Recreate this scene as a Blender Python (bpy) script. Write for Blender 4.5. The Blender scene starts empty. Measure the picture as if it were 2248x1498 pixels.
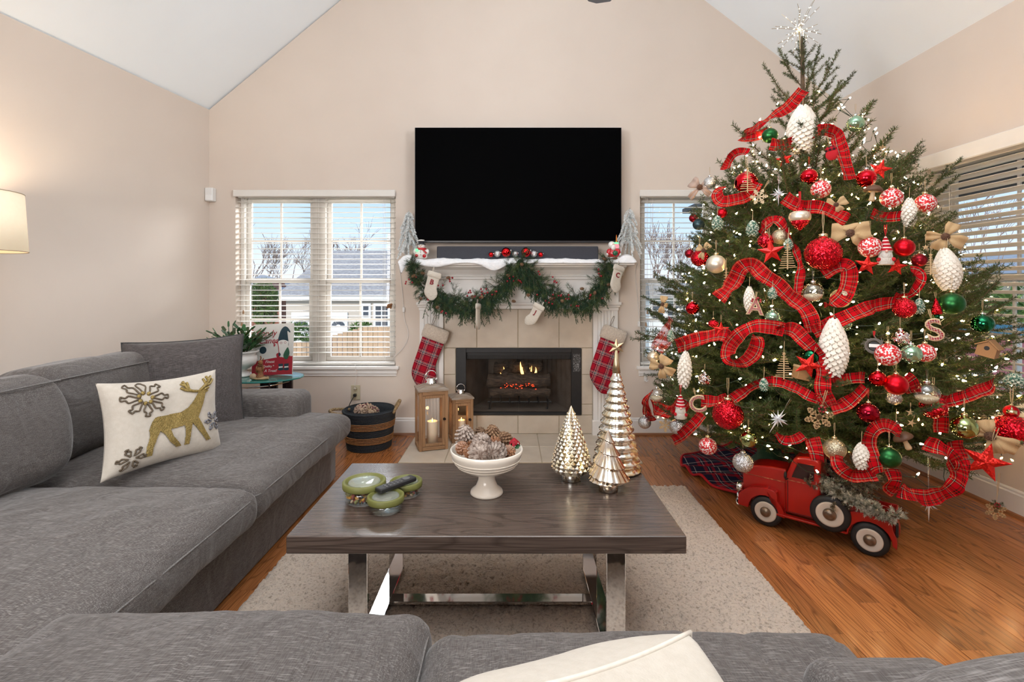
import bpy, bmesh, math, random
import numpy as np
from mathutils import Vector, Matrix, Euler, noise
PI = math.pi
R = math.radians
sc = bpy.context.scene
COL = sc.collection
# ------------------------------------------------------------------ camera
cam_d = bpy.data.cameras.new('camera')
cam = bpy.data.objects.new('camera', cam_d)
COL.objects.link(cam)
cam.location = (0, 0, 1.21)
cam.rotation_euler = (R(90), 0, 0)
cam_d.sensor_width = 36
cam_d.lens = 36 * 1100 / 2248
cam_d.shift_x = (1124 - 1122) / 2248
cam_d.shift_y = -(749 - 630) / 2248
cam_d.clip_start = 0.02
cam_d.clip_end = 300
sc.camera = cam
# ------------------------------------------------------------------ world
w = bpy.data.worlds.new('sky')
sc.world = w
w.use_nodes = True
nt = w.node_tree
nt.nodes.clear()
wo = nt.nodes.new('ShaderNodeOutputWorld')
bg = nt.nodes.new('ShaderNodeBackground')
tc = nt.nodes.new('ShaderNodeTexCoord')
sx = nt.nodes.new('ShaderNodeSeparateXYZ')
rp = nt.nodes.new('ShaderNodeValToRGB')
rp.color_ramp.elements[0].position = 0.0
rp.color_ramp.elements[0].color = (.86, .92, 1.0, 1)
rp.color_ramp.elements[1].position = 0.45
rp.color_ramp.elements[1].color = (.30, .55, .95, 1)
e = rp.color_ramp.elements.new(0.12)
e.color = (.58, .78, 1.0, 1)
nt.links.new(tc.outputs['Generated'], sx.inputs[0])
nt.links.new(sx.outputs['Z'], rp.inputs[0])
nt.links.new(rp.outputs[0], bg.inputs[0])
bg.inputs[1].default_value = 1.15
nt.links.new(bg.outputs[0], wo.inputs[0])
# ------------------------------------------------------------------ sun and added fill lamps
def lamp(name, kind, loc, target, energy, color, size=1.0, size_y=None, spread=180):
    l = bpy.data.lights.new(name, kind)
    l.energy = energy
    l.color = color
    if kind == 'AREA':
        l.shape = 'RECTANGLE'
        l.size = size
        l.size_y = size_y or size
        l.spread = R(spread)
    elif kind == 'SUN':
        l.angle = R(size)
    else:
        l.shadow_soft_size = size
    o = bpy.data.objects.new(name, l)
    COL.objects.link(o)
    o.location = loc
    d = Vector(target) - Vector(loc)
    o.rotation_euler = d.to_track_quat('-Z', 'Y').to_euler()
    return o
lamp('sun', 'SUN', (-6, -8, 12), (0, 12, 0), 3.6, (1, .96, .9), 12)
lamp('ceiling_fill', 'AREA', (0.1, .7, 2.6), (0.1, -.6, 6), 60, (.84, .92, 1), 3.0, 3.0, 120)  # added area lamp without a fixture, lifts the ceiling brightness
lamp('slope_fill_left', 'AREA', (-2.3, .2, 2.2), (1.9, 2.3, 3.2), 30, (.90, .95, 1), 1.0, 1.0, 85)  # invented lamp out of view, brightens the right ceiling slope and wall
lamp('slope_fill_right', 'AREA', (2.35, .2, 2.2), (-1.9, 2.3, 3.2), 25, (.90, .95, 1), 1.0, 1.0, 85)  # mirrored partner, also invented, for the left ceiling slope
lamp('ceiling_light', 'AREA', (0.05, 0.3, 3.5), (0.05, .5, 0), 48, (1, .98, .96), 2.6, 3.0, 115)  # unseen panel added overhead to brighten floor, sofas and table
lamp('rear_fill', 'AREA', (-1.6, -2.6, 1.55), (0.3, 4, .5), 44, (1, .96, .93), 2.2, 1.6, 100)  # made-up fill behind the camera for the mantel and tiles
lamp('window_daylight', 'AREA', (-.5, 6.4, 3.0), (-2.2, 2.6, .9), 430, (.95, .97, 1), 3.0, 1.6, 140)  # extra lamp added outdoors above the window to boost the sky light
sc.view_settings.view_transform = 'Standard'
sc.view_settings.look = 'None'
sc.view_settings.gamma = 1
sc.view_settings.use_curve_mapping = False
sc.view_settings.exposure = 0.05
sc.cycles.max_bounces = 10
sc.cycles.transparent_max_bounces = 24
sc.cycles.diffuse_bounces = 5
sc.cycles.caustics_reflective = False
sc.cycles.caustics_refractive = False
sc.cycles.sample_clamp_indirect = 6.0
# ------------------------------------------------------------------ coordinates
H = 1.21
def P(px, py, d):
    return Vector(((px - 1122) * d / 1100, d, H - (py - 630) * d / 1100))
def XP(px, d):
    return (px - 1122) * d / 1100
def ZP(py, d):
    return H - (py - 630) * d / 1100
WY = 4.10
# ------------------------------------------------------------------ materials
MATS = {}
def new_mat(name):
    m = bpy.data.materials.new(name)
    m.use_nodes = True
    n = m.node_tree
    n.nodes.clear()
    out = n.nodes.new('ShaderNodeOutputMaterial')
    return m, n, out
def setin(node, key, val):
    if key in node.inputs:
        node.inputs[key].default_value = val
def c4(c):
    return (c[0], c[1], c[2], 1)
def mat(name, col, rough=.5, metal=0, col2=None, nscale=30, stretch=(1, 1, 1), bump=0, bscale=None, spec=.5, sheen=0, coat=0,
        emit=None, estr=0, trans=0, contrast=(.35, .65), detail=4, rand=0, ior=1.45, sss=0):
    """principled material; a second colour gives noise mottling, bump adds fine relief"""
    if name in MATS:
        return MATS[name]
    m, n, out = new_mat(name)
    b = n.nodes.new('ShaderNodeBsdfPrincipled')
    n.links.new(b.outputs[0], out.inputs[0])
    setin(b, 'Base Color', c4(col)); setin(b, 'Roughness', rough); setin(b, 'Metallic', metal)
    setin(b, 'Specular IOR Level', spec); setin(b, 'Sheen Weight', sheen); setin(b, 'Coat Weight', coat)
    setin(b, 'Coat Roughness', .1); setin(b, 'Transmission Weight', trans); setin(b, 'IOR', ior)
    if sss:
        setin(b, 'Subsurface Weight', sss); setin(b, 'Subsurface Radius', (.02, .01, .006))
    if emit:
        setin(b, 'Emission Color', c4(emit)); setin(b, 'Emission Strength', estr)
    if col2 or bump:
        t = n.nodes.new('ShaderNodeTexCoord')
        mp = n.nodes.new('ShaderNodeMapping')
        mp.inputs['Scale'].default_value = stretch
        n.links.new(t.outputs['Object'], mp.inputs[0])
        nz = n.nodes.new('ShaderNodeTexNoise')
        nz.inputs['Scale'].default_value = nscale
        nz.inputs['Detail'].default_value = detail
        n.links.new(mp.outputs[0], nz.inputs['Vector'])
        if col2:
            r = n.nodes.new('ShaderNodeValToRGB')
            r.color_ramp.elements[0].position = contrast[0]
            r.color_ramp.elements[1].position = contrast[1]
            r.color_ramp.elements[0].color = c4(col)
            r.color_ramp.elements[1].color = c4(col2)
            n.links.new(nz.outputs[0], r.inputs[0])
            src = r.outputs[0]
            if rand:
                oi = n.nodes.new('ShaderNodeObjectInfo')
                hs = n.nodes.new('ShaderNodeHueSaturation')
                mr = n.nodes.new('ShaderNodeMapRange')
                mr.inputs[3].default_value = 1 - rand
                mr.inputs[4].default_value = 1 + rand
                n.links.new(oi.outputs['Random'], mr.inputs[0])
                n.links.new(mr.outputs[0], hs.inputs['Value'])
                n.links.new(src, hs.inputs['Color'])
                src = hs.outputs[0]
            n.links.new(src, b.inputs['Base Color'])
        if bump:
            bz = nz
            if bscale:
                bz = n.nodes.new('ShaderNodeTexNoise')
                bz.inputs['Scale'].default_value = bscale
                bz.inputs['Detail'].default_value = 3
                n.links.new(mp.outputs[0], bz.inputs['Vector'])
            bp = n.nodes.new('ShaderNodeBump')
            bp.inputs['Strength'].default_value = bump
            bp.inputs['Distance'].default_value = .01
            n.links.new(bz.outputs[0], bp.inputs['Height'])
            n.links.new(bp.outputs[0], b.inputs['Normal'])
    MATS[name] = m
    return m
def glow(name, col, s):
    if name in MATS:
        return MATS[name]
    m, n, out = new_mat(name)
    e = n.nodes.new('ShaderNodeEmission')
    e.inputs[0].default_value = c4(col)
    e.inputs[1].default_value = s
    n.links.new(e.outputs[0], out.inputs[0])
    MATS[name] = m
    return m
def glass(name, tint=(1, 1, 1), refl=.08, rough=.02, pale_refl=0):
    """thin sheet of clear glass: see through, with a mirror share that grows at grazing angles"""
    if name in MATS:
        return MATS[name]
    m, n, out = new_mat(name)
    tr = n.nodes.new('ShaderNodeBsdfTransparent'); tr.inputs[0].default_value = c4(tint)
    gl = n.nodes.new('ShaderNodeBsdfGlossy'); gl.inputs['Roughness'].default_value = rough
    fr = n.nodes.new('ShaderNodeLayerWeight'); fr.inputs[0].default_value = .5
    pw = n.nodes.new('ShaderNodeMath'); pw.operation = 'POWER'; pw.inputs[1].default_value = 5
    n.links.new(fr.outputs['Facing'], pw.inputs[0]); fr = pw
    ma = n.nodes.new('ShaderNodeMath'); ma.operation = 'MULTIPLY_ADD'; ma.inputs[1].default_value = .5; ma.inputs[2].default_value = refl; ma.use_clamp = True
    mx = n.nodes.new('ShaderNodeMixShader')
    n.links.new(fr.outputs[0], ma.inputs[0]); n.links.new(ma.outputs[0], mx.inputs[0])
    n.links.new(tr.outputs[0], mx.inputs[1]); n.links.new(gl.outputs[0], mx.inputs[2])
    last = mx
    if pale_refl:
        df = n.nodes.new('ShaderNodeBsdfDiffuse'); df.inputs[0].default_value = (.9, .9, .88, 1)  # diffuse white mixed into the glass in place of a bright reflection
        m2 = n.nodes.new('ShaderNodeMixShader'); m2.inputs[0].default_value = pale_refl
        n.links.new(mx.outputs[0], m2.inputs[1]); n.links.new(df.outputs[0], m2.inputs[2])
        last = m2
    n.links.new(last.outputs[0], out.inputs[0])
    MATS[name] = m
    return m
def facet_mat(name, col, col2, scale=60, rough=.25, amount=.9, metal=.9):
    """glitter or sequins: every cell of the skin tilts its own way"""
    if name in MATS:
        return MATS[name]
    m, n, out = new_mat(name)
    b = n.nodes.new('ShaderNodeBsdfPrincipled')
    n.links.new(b.outputs[0], out.inputs[0])
    setin(b, 'Roughness', rough); setin(b, 'Metallic', metal)
    t = n.nodes.new('ShaderNodeTexCoord')
    v = n.nodes.new('ShaderNodeTexVoronoi'); v.inputs['Scale'].default_value = scale
    n.links.new(t.outputs['Object'], v.inputs['Vector'])
    sp = n.nodes.new('ShaderNodeSeparateColor'); n.links.new(v.outputs['Color'], sp.inputs[0])
    mx = n.nodes.new('ShaderNodeMix'); mx.data_type = 'RGBA'
    n.links.new(sp.outputs[0], mx.inputs[0]); mx.inputs[6].default_value = c4(col); mx.inputs[7].default_value = c4(col2)
    n.links.new(mx.outputs[2], b.inputs['Base Color'])
    sub = n.nodes.new('ShaderNodeVectorMath'); sub.operation = 'SUBTRACT'; sub.inputs[1].default_value = (.5, .5, .5)
    n.links.new(v.outputs['Color'], sub.inputs[0])
    scl = n.nodes.new('ShaderNodeVectorMath'); scl.operation = 'SCALE'; scl.inputs['Scale'].default_value = amount
    n.links.new(sub.outputs[0], scl.inputs[0])
    g = n.nodes.new('ShaderNodeNewGeometry')
    ad = n.nodes.new('ShaderNodeVectorMath'); ad.operation = 'ADD'
    n.links.new(g.outputs['Normal'], ad.inputs[0]); n.links.new(scl.outputs[0], ad.inputs[1])
    nm = n.nodes.new('ShaderNodeVectorMath'); nm.operation = 'NORMALIZE'
    n.links.new(ad.outputs[0], nm.inputs[0]); n.links.new(nm.outputs[0], b.inputs['Normal'])
    MATS[name] = m
    return m
def plaid_mat(name, bands, size, coord='UV', rough=.8, axes=(0, 1), metal=0, alpha=1, rot=0, bump=.2, spec=.2):
    """woven tartan: the average of one striped warp and one striped weft. bands = [(pos, colour)...] constant ramp"""
    if name in MATS:
        return MATS[name]
    m, n, out = new_mat(name)
    b = n.nodes.new('ShaderNodeBsdfPrincipled')
    setin(b, 'Roughness', rough); setin(b, 'Specular IOR Level', spec); setin(b, 'Alpha', alpha)
    n.links.new(b.outputs[0], out.inputs[0])
    t = n.nodes.new('ShaderNodeTexCoord')
    mp = n.nodes.new('ShaderNodeMapping')
    mp.inputs['Rotation'].default_value = (0, rot, 0) if coord == 'Object' else (0, 0, rot)
    n.links.new(t.outputs[coord], mp.inputs[0])
    s = n.nodes.new('ShaderNodeSeparateXYZ')
    n.links.new(mp.outputs[0], s.inputs[0])
    cols = []
    for ax in axes:
        d = n.nodes.new('ShaderNodeMath'); d.operation = 'DIVIDE'; d.inputs[1].default_value = size
        n.links.new(s.outputs[ax], d.inputs[0])
        f = n.nodes.new('ShaderNodeMath'); f.operation = 'FRACT'
        n.links.new(d.outputs[0], f.inputs[0])
        r = n.nodes.new('ShaderNodeValToRGB'); r.color_ramp.interpolation = 'CONSTANT'
        els = r.color_ramp.elements
        els[0].position = bands[0][0]; els[0].color = c4(bands[0][1])
        els[1].position = bands[1][0]; els[1].color = c4(bands[1][1])
        for p_, c_ in bands[2:]:
            q = els.new(p_); q.color = c4(c_)
        n.links.new(f.outputs[0], r.inputs[0])
        cols.append(r)
    mx = n.nodes.new('ShaderNodeMix'); mx.data_type = 'RGBA'; mx.inputs[0].default_value = .5
    n.links.new(cols[0].outputs[0], mx.inputs[6]); n.links.new(cols[1].outputs[0], mx.inputs[7])
    n.links.new(mx.outputs[2], b.inputs['Base Color'])
    nz = n.nodes.new('ShaderNodeTexNoise'); nz.inputs['Scale'].default_value = 300
    n.links.new(t.outputs[coord], nz.inputs['Vector'])
    bp = n.nodes.new('ShaderNodeBump'); bp.inputs['Strength'].default_value = bump; bp.inputs['Distance'].default_value = .004
    n.links.new(nz.outputs[0], bp.inputs['Height']); n.links.new(bp.outputs[0], b.inputs['Normal'])
    MATS[name] = m
    return m
def slub_mat(name, base, light, dark, rough=.85):
    """slubby woven linen: short pale threads in two directions over a mottled ground"""
    if name in MATS:
        return MATS[name]
    m, n, out = new_mat(name)
    b = n.nodes.new('ShaderNodeBsdfPrincipled')
    setin(b, 'Roughness', rough); setin(b, 'Sheen Weight', .25); setin(b, 'Sheen Roughness', .4); setin(b, 'Specular IOR Level', .25)
    n.links.new(b.outputs[0], out.inputs[0])
    t = n.nodes.new('ShaderNodeTexCoord')
    facs = []
    for st in ((34, 460, 460), (460, 34, 460)):
        mp = n.nodes.new('ShaderNodeMapping'); mp.inputs['Scale'].default_value = st
        n.links.new(t.outputs['Object'], mp.inputs[0])
        nz = n.nodes.new('ShaderNodeTexNoise'); nz.inputs['Scale'].default_value = 1; nz.inputs['Detail'].default_value = 2
        n.links.new(mp.outputs[0], nz.inputs['Vector'])
        facs.append(nz)
    ra = n.nodes.new('ShaderNodeMapRange'); ra.inputs[1].default_value = .50; ra.inputs[2].default_value = .85
    n.links.new(facs[0].outputs[0], ra.inputs[0])
    rb = n.nodes.new('ShaderNodeMapRange'); rb.inputs[1].default_value = .35; rb.inputs[2].default_value = .68
    n.links.new(facs[1].outputs[0], rb.inputs[0])
    m1 = n.nodes.new('ShaderNodeMix'); m1.data_type = 'RGBA'
    m1.inputs[6].default_value = c4(dark); m1.inputs[7].default_value = c4(base)
    n.links.new(rb.outputs[0], m1.inputs[0])
    m2 = n.nodes.new('ShaderNodeMix'); m2.data_type = 'RGBA'; m2.inputs[7].default_value = c4(light)
    n.links.new(m1.outputs[2], m2.inputs[6]); n.links.new(ra.outputs[0], m2.inputs[0])
    n.links.new(m2.outputs[2], b.inputs['Base Color'])
    bp = n.nodes.new('ShaderNodeBump'); bp.inputs['Strength'].default_value = .25; bp.inputs['Distance'].default_value = .003
    n.links.new(facs[1].outputs[0], bp.inputs['Height'])
    cz = n.nodes.new('ShaderNodeTexNoise'); cz.inputs['Scale'].default_value = 5.5; cz.inputs['Detail'].default_value = 2.5; cz.inputs['Distortion'].default_value = 1.6
    n.links.new(t.outputs['Object'], cz.inputs['Vector'])
    b2 = n.nodes.new('ShaderNodeBump'); b2.inputs['Strength'].default_value = .42; b2.inputs['Distance'].default_value = .035
    n.links.new(cz.outputs[0], b2.inputs['Height']); n.links.new(bp.outputs[0], b2.inputs['Normal']); n.links.new(b2.outputs[0], b.inputs['Normal'])
    MATS[name] = m
    return m
def wood_mat(name, light, dark, rough=.35, axis=0, ring=9, rand=.12, grain=.5, coat=0, fine=1.0, spec=.5):
    """sawn timber, grain along the given local axis, every object cut from another place of the log"""
    if name in MATS:
        return MATS[name]
    m, n, out = new_mat(name)
    b = n.nodes.new('ShaderNodeBsdfPrincipled')
    setin(b, 'Roughness', rough); setin(b, 'Coat Weight', coat); setin(b, 'Coat Roughness', .15); setin(b, 'Specular IOR Level', spec)
    n.links.new(b.outputs[0], out.inputs[0])
    t = n.nodes.new('ShaderNodeTexCoord')
    oi = n.nodes.new('ShaderNodeObjectInfo')
    mu = n.nodes.new('ShaderNodeVectorMath'); mu.operation = 'SCALE'
    cb = n.nodes.new('ShaderNodeCombineXYZ')
    for k in range(3):
        cb.inputs[k].default_value = (7.3, 3.1, 5.7)[k]
    n.links.new(cb.outputs[0], mu.inputs[0]); n.links.new(oi.outputs['Random'], mu.inputs['Scale'])
    ad = n.nodes.new('ShaderNodeVectorMath'); ad.operation = 'ADD'
    n.links.new(t.outputs['Object'], ad.inputs[0]); n.links.new(mu.outputs[0], ad.inputs[1])
    mp = n.nodes.new('ShaderNodeMapping')
    s = [1, 1, 1]; s[axis] = .09
    mp.inputs['Scale'].default_value = s
    n.links.new(ad.outputs[0], mp.inputs[0])
    nz = n.nodes.new('ShaderNodeTexNoise'); nz.inputs['Scale'].default_value = ring; nz.inputs['Detail'].default_value = 1.5
    n.links.new(mp.outputs[0], nz.inputs['Vector'])
    mm = n.nodes.new('ShaderNodeMath'); mm.operation = 'MULTIPLY'; mm.inputs[1].default_value = 14
    n.links.new(nz.outputs[0], mm.inputs[0])
    fr = n.nodes.new('ShaderNodeMath'); fr.operation = 'PINGPONG'; fr.inputs[1].default_value = .5
    n.links.new(mm.outputs[0], fr.inputs[0])
    mp2 = n.nodes.new('ShaderNodeMapping')
    s2 = [420 * fine] * 3; s2[axis] = 5
    mp2.inputs['Scale'].default_value = s2
    n.links.new(ad.outputs[0], mp2.inputs[0])
    n2 = n.nodes.new('ShaderNodeTexNoise'); n2.inputs['Scale'].default_value = 1; n2.inputs['Detail'].default_value = 2
    n.links.new(mp2.outputs[0], n2.inputs['Vector'])
    r1 = n.nodes.new('ShaderNodeMapRange'); r1.inputs[1].default_value = 0.0; r1.inputs[2].default_value = .16
    n.links.new(fr.outputs[0], r1.inputs[0])
    r2 = n.nodes.new('ShaderNodeMapRange'); r2.inputs[1].default_value = .22; r2.inputs[2].default_value = .58
    n.links.new(n2.outputs[0], r2.inputs[0])
    ml = n.nodes.new('ShaderNodeMath'); ml.operation = 'MULTIPLY'
    n.links.new(r2.outputs[0], ml.inputs[0])
    am = n.nodes.new('ShaderNodeMath'); am.operation = 'MULTIPLY_ADD'; am.inputs[1].default_value = grain; am.inputs[2].default_value = 1 - grain
    n.links.new(r1.outputs[0], am.inputs[0]); n.links.new(am.outputs[0], ml.inputs[1])
    mx = n.nodes.new('ShaderNodeMix'); mx.data_type = 'RGBA'
    mx.inputs[6].default_value = c4(dark); mx.inputs[7].default_value = c4(light)
    n.links.new(ml.outputs[0], mx.inputs[0])
    hs = n.nodes.new('ShaderNodeHueSaturation')
    mr = n.nodes.new('ShaderNodeMapRange'); mr.inputs[3].default_value = 1 - rand; mr.inputs[4].default_value = 1 + rand
    n.links.new(oi.outputs['Random'], mr.inputs[0]); n.links.new(mr.outputs[0], hs.inputs['Value'])
    n.links.new(mx.outputs[2], hs.inputs['Color']); n.links.new(hs.outputs[0], b.inputs['Base Color'])
    bp = n.nodes.new('ShaderNodeBump'); bp.inputs['Strength'].default_value = .08; bp.inputs['Distance'].default_value = .003
    n.links.new(n2.outputs[0], bp.inputs['Height']); n.links.new(bp.outputs[0], b.inputs['Normal'])
    MATS[name] = m
    return m
# ------------------------------------------------------------------ mesh kit
class MB:
    """collects shapes of one material into one mesh"""
    def __init__(s):
        s.v = []; s.f = []; s.uv = {}
    def add(s, vs, fs, M=None):
        o = len(s.v)
        if M is not None:
            vs = [M @ Vector(q) for q in vs]
        s.v.extend([tuple(q) for q in vs])
        s.f.extend([tuple(i + o for i in q) for q in fs])
        return s
    def box(s, x0, x1, y0, y1, z0, z1, c=0, M=None):
        if c <= 0:
            vs = [(x, y, z) for x in (x0, x1) for y in (y0, y1) for z in (z0, z1)]
            return s.add(vs, [(0, 1, 3, 2), (4, 6, 7, 5), (0, 4, 5, 1), (2, 3, 7, 6), (0, 2, 6, 4), (1, 5, 7, 3)], M)
        cx, cy, cz = (x0 + x1) / 2, (y0 + y1) / 2, (z0 + z1) / 2
        h = (abs(x1 - x0) / 2, abs(y1 - y0) / 2, abs(z1 - z0) / 2)
        c = min(c, .49 * min(h) * 2)
        vs = []; idx = {}
        for a in (-1, 1):
            for b in (-1, 1):
                for d in (-1, 1):
                    for k in range(3):
                        q = [a * h[0], b * h[1], d * h[2]]
                        for j in range(3):
                            if j != k:
                                q[j] -= (a, b, d)[j] * c
                        idx[(a, b, d, k)] = len(vs)
                        vs.append((q[0] + cx, q[1] + cy, q[2] + cz))
        I = lambda sg, k: idx[(sg[0], sg[1], sg[2], k)]
        fs = []
        for k in range(3):
            i, j = [(1, 2), (2, 0), (0, 1)][k]
            for sg in (-1, 1):
                quad = []
                for (u, w_) in ((-1, -1), (1, -1), (1, 1), (-1, 1)):
                    g = [0, 0, 0]; g[k] = sg; g[i] = u; g[j] = w_
                    quad.append(I(g, k))
                fs.append(tuple(quad if sg > 0 else quad[::-1]))
            for u in (-1, 1):
                for w_ in (-1, 1):
                    a_ = [0, 0, 0]; a_[i] = u; a_[j] = w_
                    a_[k] = -1; p, q = I(a_, i), I(a_, j)
                    a_[k] = 1; p2, q2 = I(a_, i), I(a_, j)
                    f_ = (p, p2, q2, q)
                    fs.append(f_ if u * w_ < 0 else f_[::-1])
        for a in (-1, 1):
            for b in (-1, 1):
                for d in (-1, 1):
                    t_ = (I((a, b, d), 0), I((a, b, d), 1), I((a, b, d), 2))
                    fs.append(t_ if a * b * d > 0 else t_[::-1])
        return s.add(vs, fs, M)
    def tube(s, pts, r, n=6, closed=False, M=None, flat=1.0):
        pts = [Vector(p) for p in pts]
        m = len(pts)
        rr = r if callable(r) else (lambda t: r)
        vs = []; fs = []
        up = None
        for i, p in enumerate(pts):
            if closed:
                t = pts[(i + 1) % m] - pts[i - 1]
            else:
                t = pts[min(i + 1, m - 1)] - pts[max(i - 1, 0)]
            if t.length < 1e-9:
                t = Vector((0, 0, 1))
            t.normalize()
            if up is None:
                up = Vector((0, 0, 1)) if abs(t.z) < .9 else Vector((1, 0, 0))
            a = t.cross(up)
            if a.length < 1e-6:
                a = t.cross(Vector((0, 1, 0)))
            a.normalize()
            b = a.cross(t); up = b
            q = rr(i / max(1, m - 1))
            for k in range(n):
                g = 2 * PI * k / n
                vs.append(p + a * (math.cos(g) * q) + b * (math.sin(g) * q * flat))
        for i in range(m if closed else m - 1):
            j = (i + 1) % m
            for k in range(n):
                l = (k + 1) % n
                fs.append((i * n + k, i * n + l, j * n + l, j * n + k))
        if not closed:
            fs.append(tuple(range(n))[::-1]); fs.append(tuple((m - 1) * n + k for k in range(n)))
        return s.add(vs, fs, M)
    def lathe(s, prof, n=24, M=None, sx=1, sy=1, wob=None):
        vs = []; fs = []
        m = len(prof)
        for i, (r, z) in enumerate(prof):
            for k in range(n):
                g = 2 * PI * k / n
                q = r * (wob(g, i / (m - 1)) if wob else 1)
                vs.append((q * math.cos(g) * sx, q * math.sin(g) * sy, z))
        for i in range(m - 1):
            for k in range(n):
                l = (k + 1) % n
                fs.append((i * n + k, i * n + l, (i + 1) * n + l, (i + 1) * n + k))
        if prof[0][0] > 1e-5:
            fs.append(tuple(range(n))[::-1])
        if prof[-1][0] > 1e-5:
            fs.append(tuple((m - 1) * n + k for k in range(n)))
        return s.add(vs, fs, M)
    def ball(s, c, r, n=12, m=8, sc_=(1, 1, 1), M=None):
        prof = [(max(1e-6, r * math.sin(PI * i / m)), -r * math.cos(PI * i / m)) for i in range(m + 1)]
        T = Matrix.Translation(Vector(c)) @ Matrix.Diagonal((*sc_, 1))
        if M is not None:
            T = M @ T
        return s.lathe(prof, n, T)
    def prism(s, poly, y0, y1, M=None):
        """polygon in x,z pushed along y"""
        n = len(poly)
        vs = [(x, y0, z) for x, z in poly] + [(x, y1, z) for x, z in poly]
        fs = [tuple(range(n)), tuple(range(2 * n - 1, n - 1, -1))]
        for i in range(n):
            j = (i + 1) % n
            fs.append((i, i + n, j + n, j))
        return s.add(vs, fs, M)
    def grid(s, fn, nu, nv, closed_u=False, closed_v=False):
        o = len(s.v)
        for i in range(nu):
            for j in range(nv):
                s.v.append(tuple(fn(i / (nu - (0 if closed_u else 1)), j / (nv - (0 if closed_v else 1)))))
        for i in range(nu if closed_u else nu - 1):
            for j in range(nv if closed_v else nv - 1):
                a, b = (i + 1) % nu, (j + 1) % nv
                s.f.append((o + i * nv + j, o + a * nv + j, o + a * nv + b, o + i * nv + b))
        return s
    def mesh(s, name, material=None, smooth=False):
        me = bpy.data.meshes.new(name)
        me.from_pydata(s.v, [], s.f)
        if material:
            for q in (material if isinstance(material, (list, tuple)) else [material]):
                me.materials.append(q)
        if smooth:
            me.polygons.foreach_set('use_smooth', [True] * len(me.polygons))
        me.validate()
        me.update()
        return me
    def build(s, name, material, parent=None, loc=None, rot=None, smooth=False, fixn=True):
        me = s.mesh(name, material, smooth)
        if fixn:
            b = bmesh.new(); b.from_mesh(me)
            bmesh.ops.recalc_face_normals(b, faces=b.faces)
            b.to_mesh(me); b.free()
        return put(name, me, parent, loc, rot)
def put(name, me, parent=None, loc=None, rot=None):
    o = bpy.data.objects.new(name, me)
    COL.objects.link(o)
    if parent:
        o.parent = parent
    if loc is not None:
        o.location = loc
    if rot is not None:
        o.rotation_euler = rot
    return o
def tag(o, label, cat, group=None, kind=None):
    o['label'] = label
    o['category'] = cat
    if group:
        o['group'] = group
    if kind:
        o['kind'] = kind
    return o
def thing(name, label, cat, loc=(0, 0, 0), rotz=0, group=None):
    o = bpy.data.objects.new(name, None)
    COL.objects.link(o)
    o.empty_display_size = .05
    o.location = loc
    o.rotation_euler = (0, 0, rotz)
    return tag(o, label, cat, group)
def struct(o, label=None):
    o['kind'] = 'structure'
    if label:
        o['label'] = label; o['category'] = o.name.split('_')[0]
    return o
def kids(o, _c={}):
    return [c for c in COL.objects if c.parent == o]
def dup(root, loc, rotz=None, label=None, tree=None):
    """a copy of a thing with copies of its parts and sub-parts (tree: its list of (part, [sub-parts]))"""
    r = root.copy(); COL.objects.link(r); r.location = loc
    if rotz is not None:
        r.rotation_euler = (0, 0, rotz)
    if label:
        r['label'] = label
    for ch in root.children:
        c = ch.copy(); COL.objects.link(c); c.parent = r
        for g in ch.children:
            d = g.copy(); COL.objects.link(d); d.parent = c
    return r
def bevel_mesh(me, width, seg=2, angle=30):
    b = bmesh.new(); b.from_mesh(me)
    bmesh.ops.recalc_face_normals(b, faces=b.faces)
    es = [e for e in b.edges if len(e.link_faces) == 2 and e.calc_face_angle(0) > R(angle)]
    bmesh.ops.bevel(b, geom=es, offset=width, segments=seg, profile=.6, affect='EDGES', clamp_overlap=True)
    b.to_mesh(me); b.free()
    return me
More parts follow.
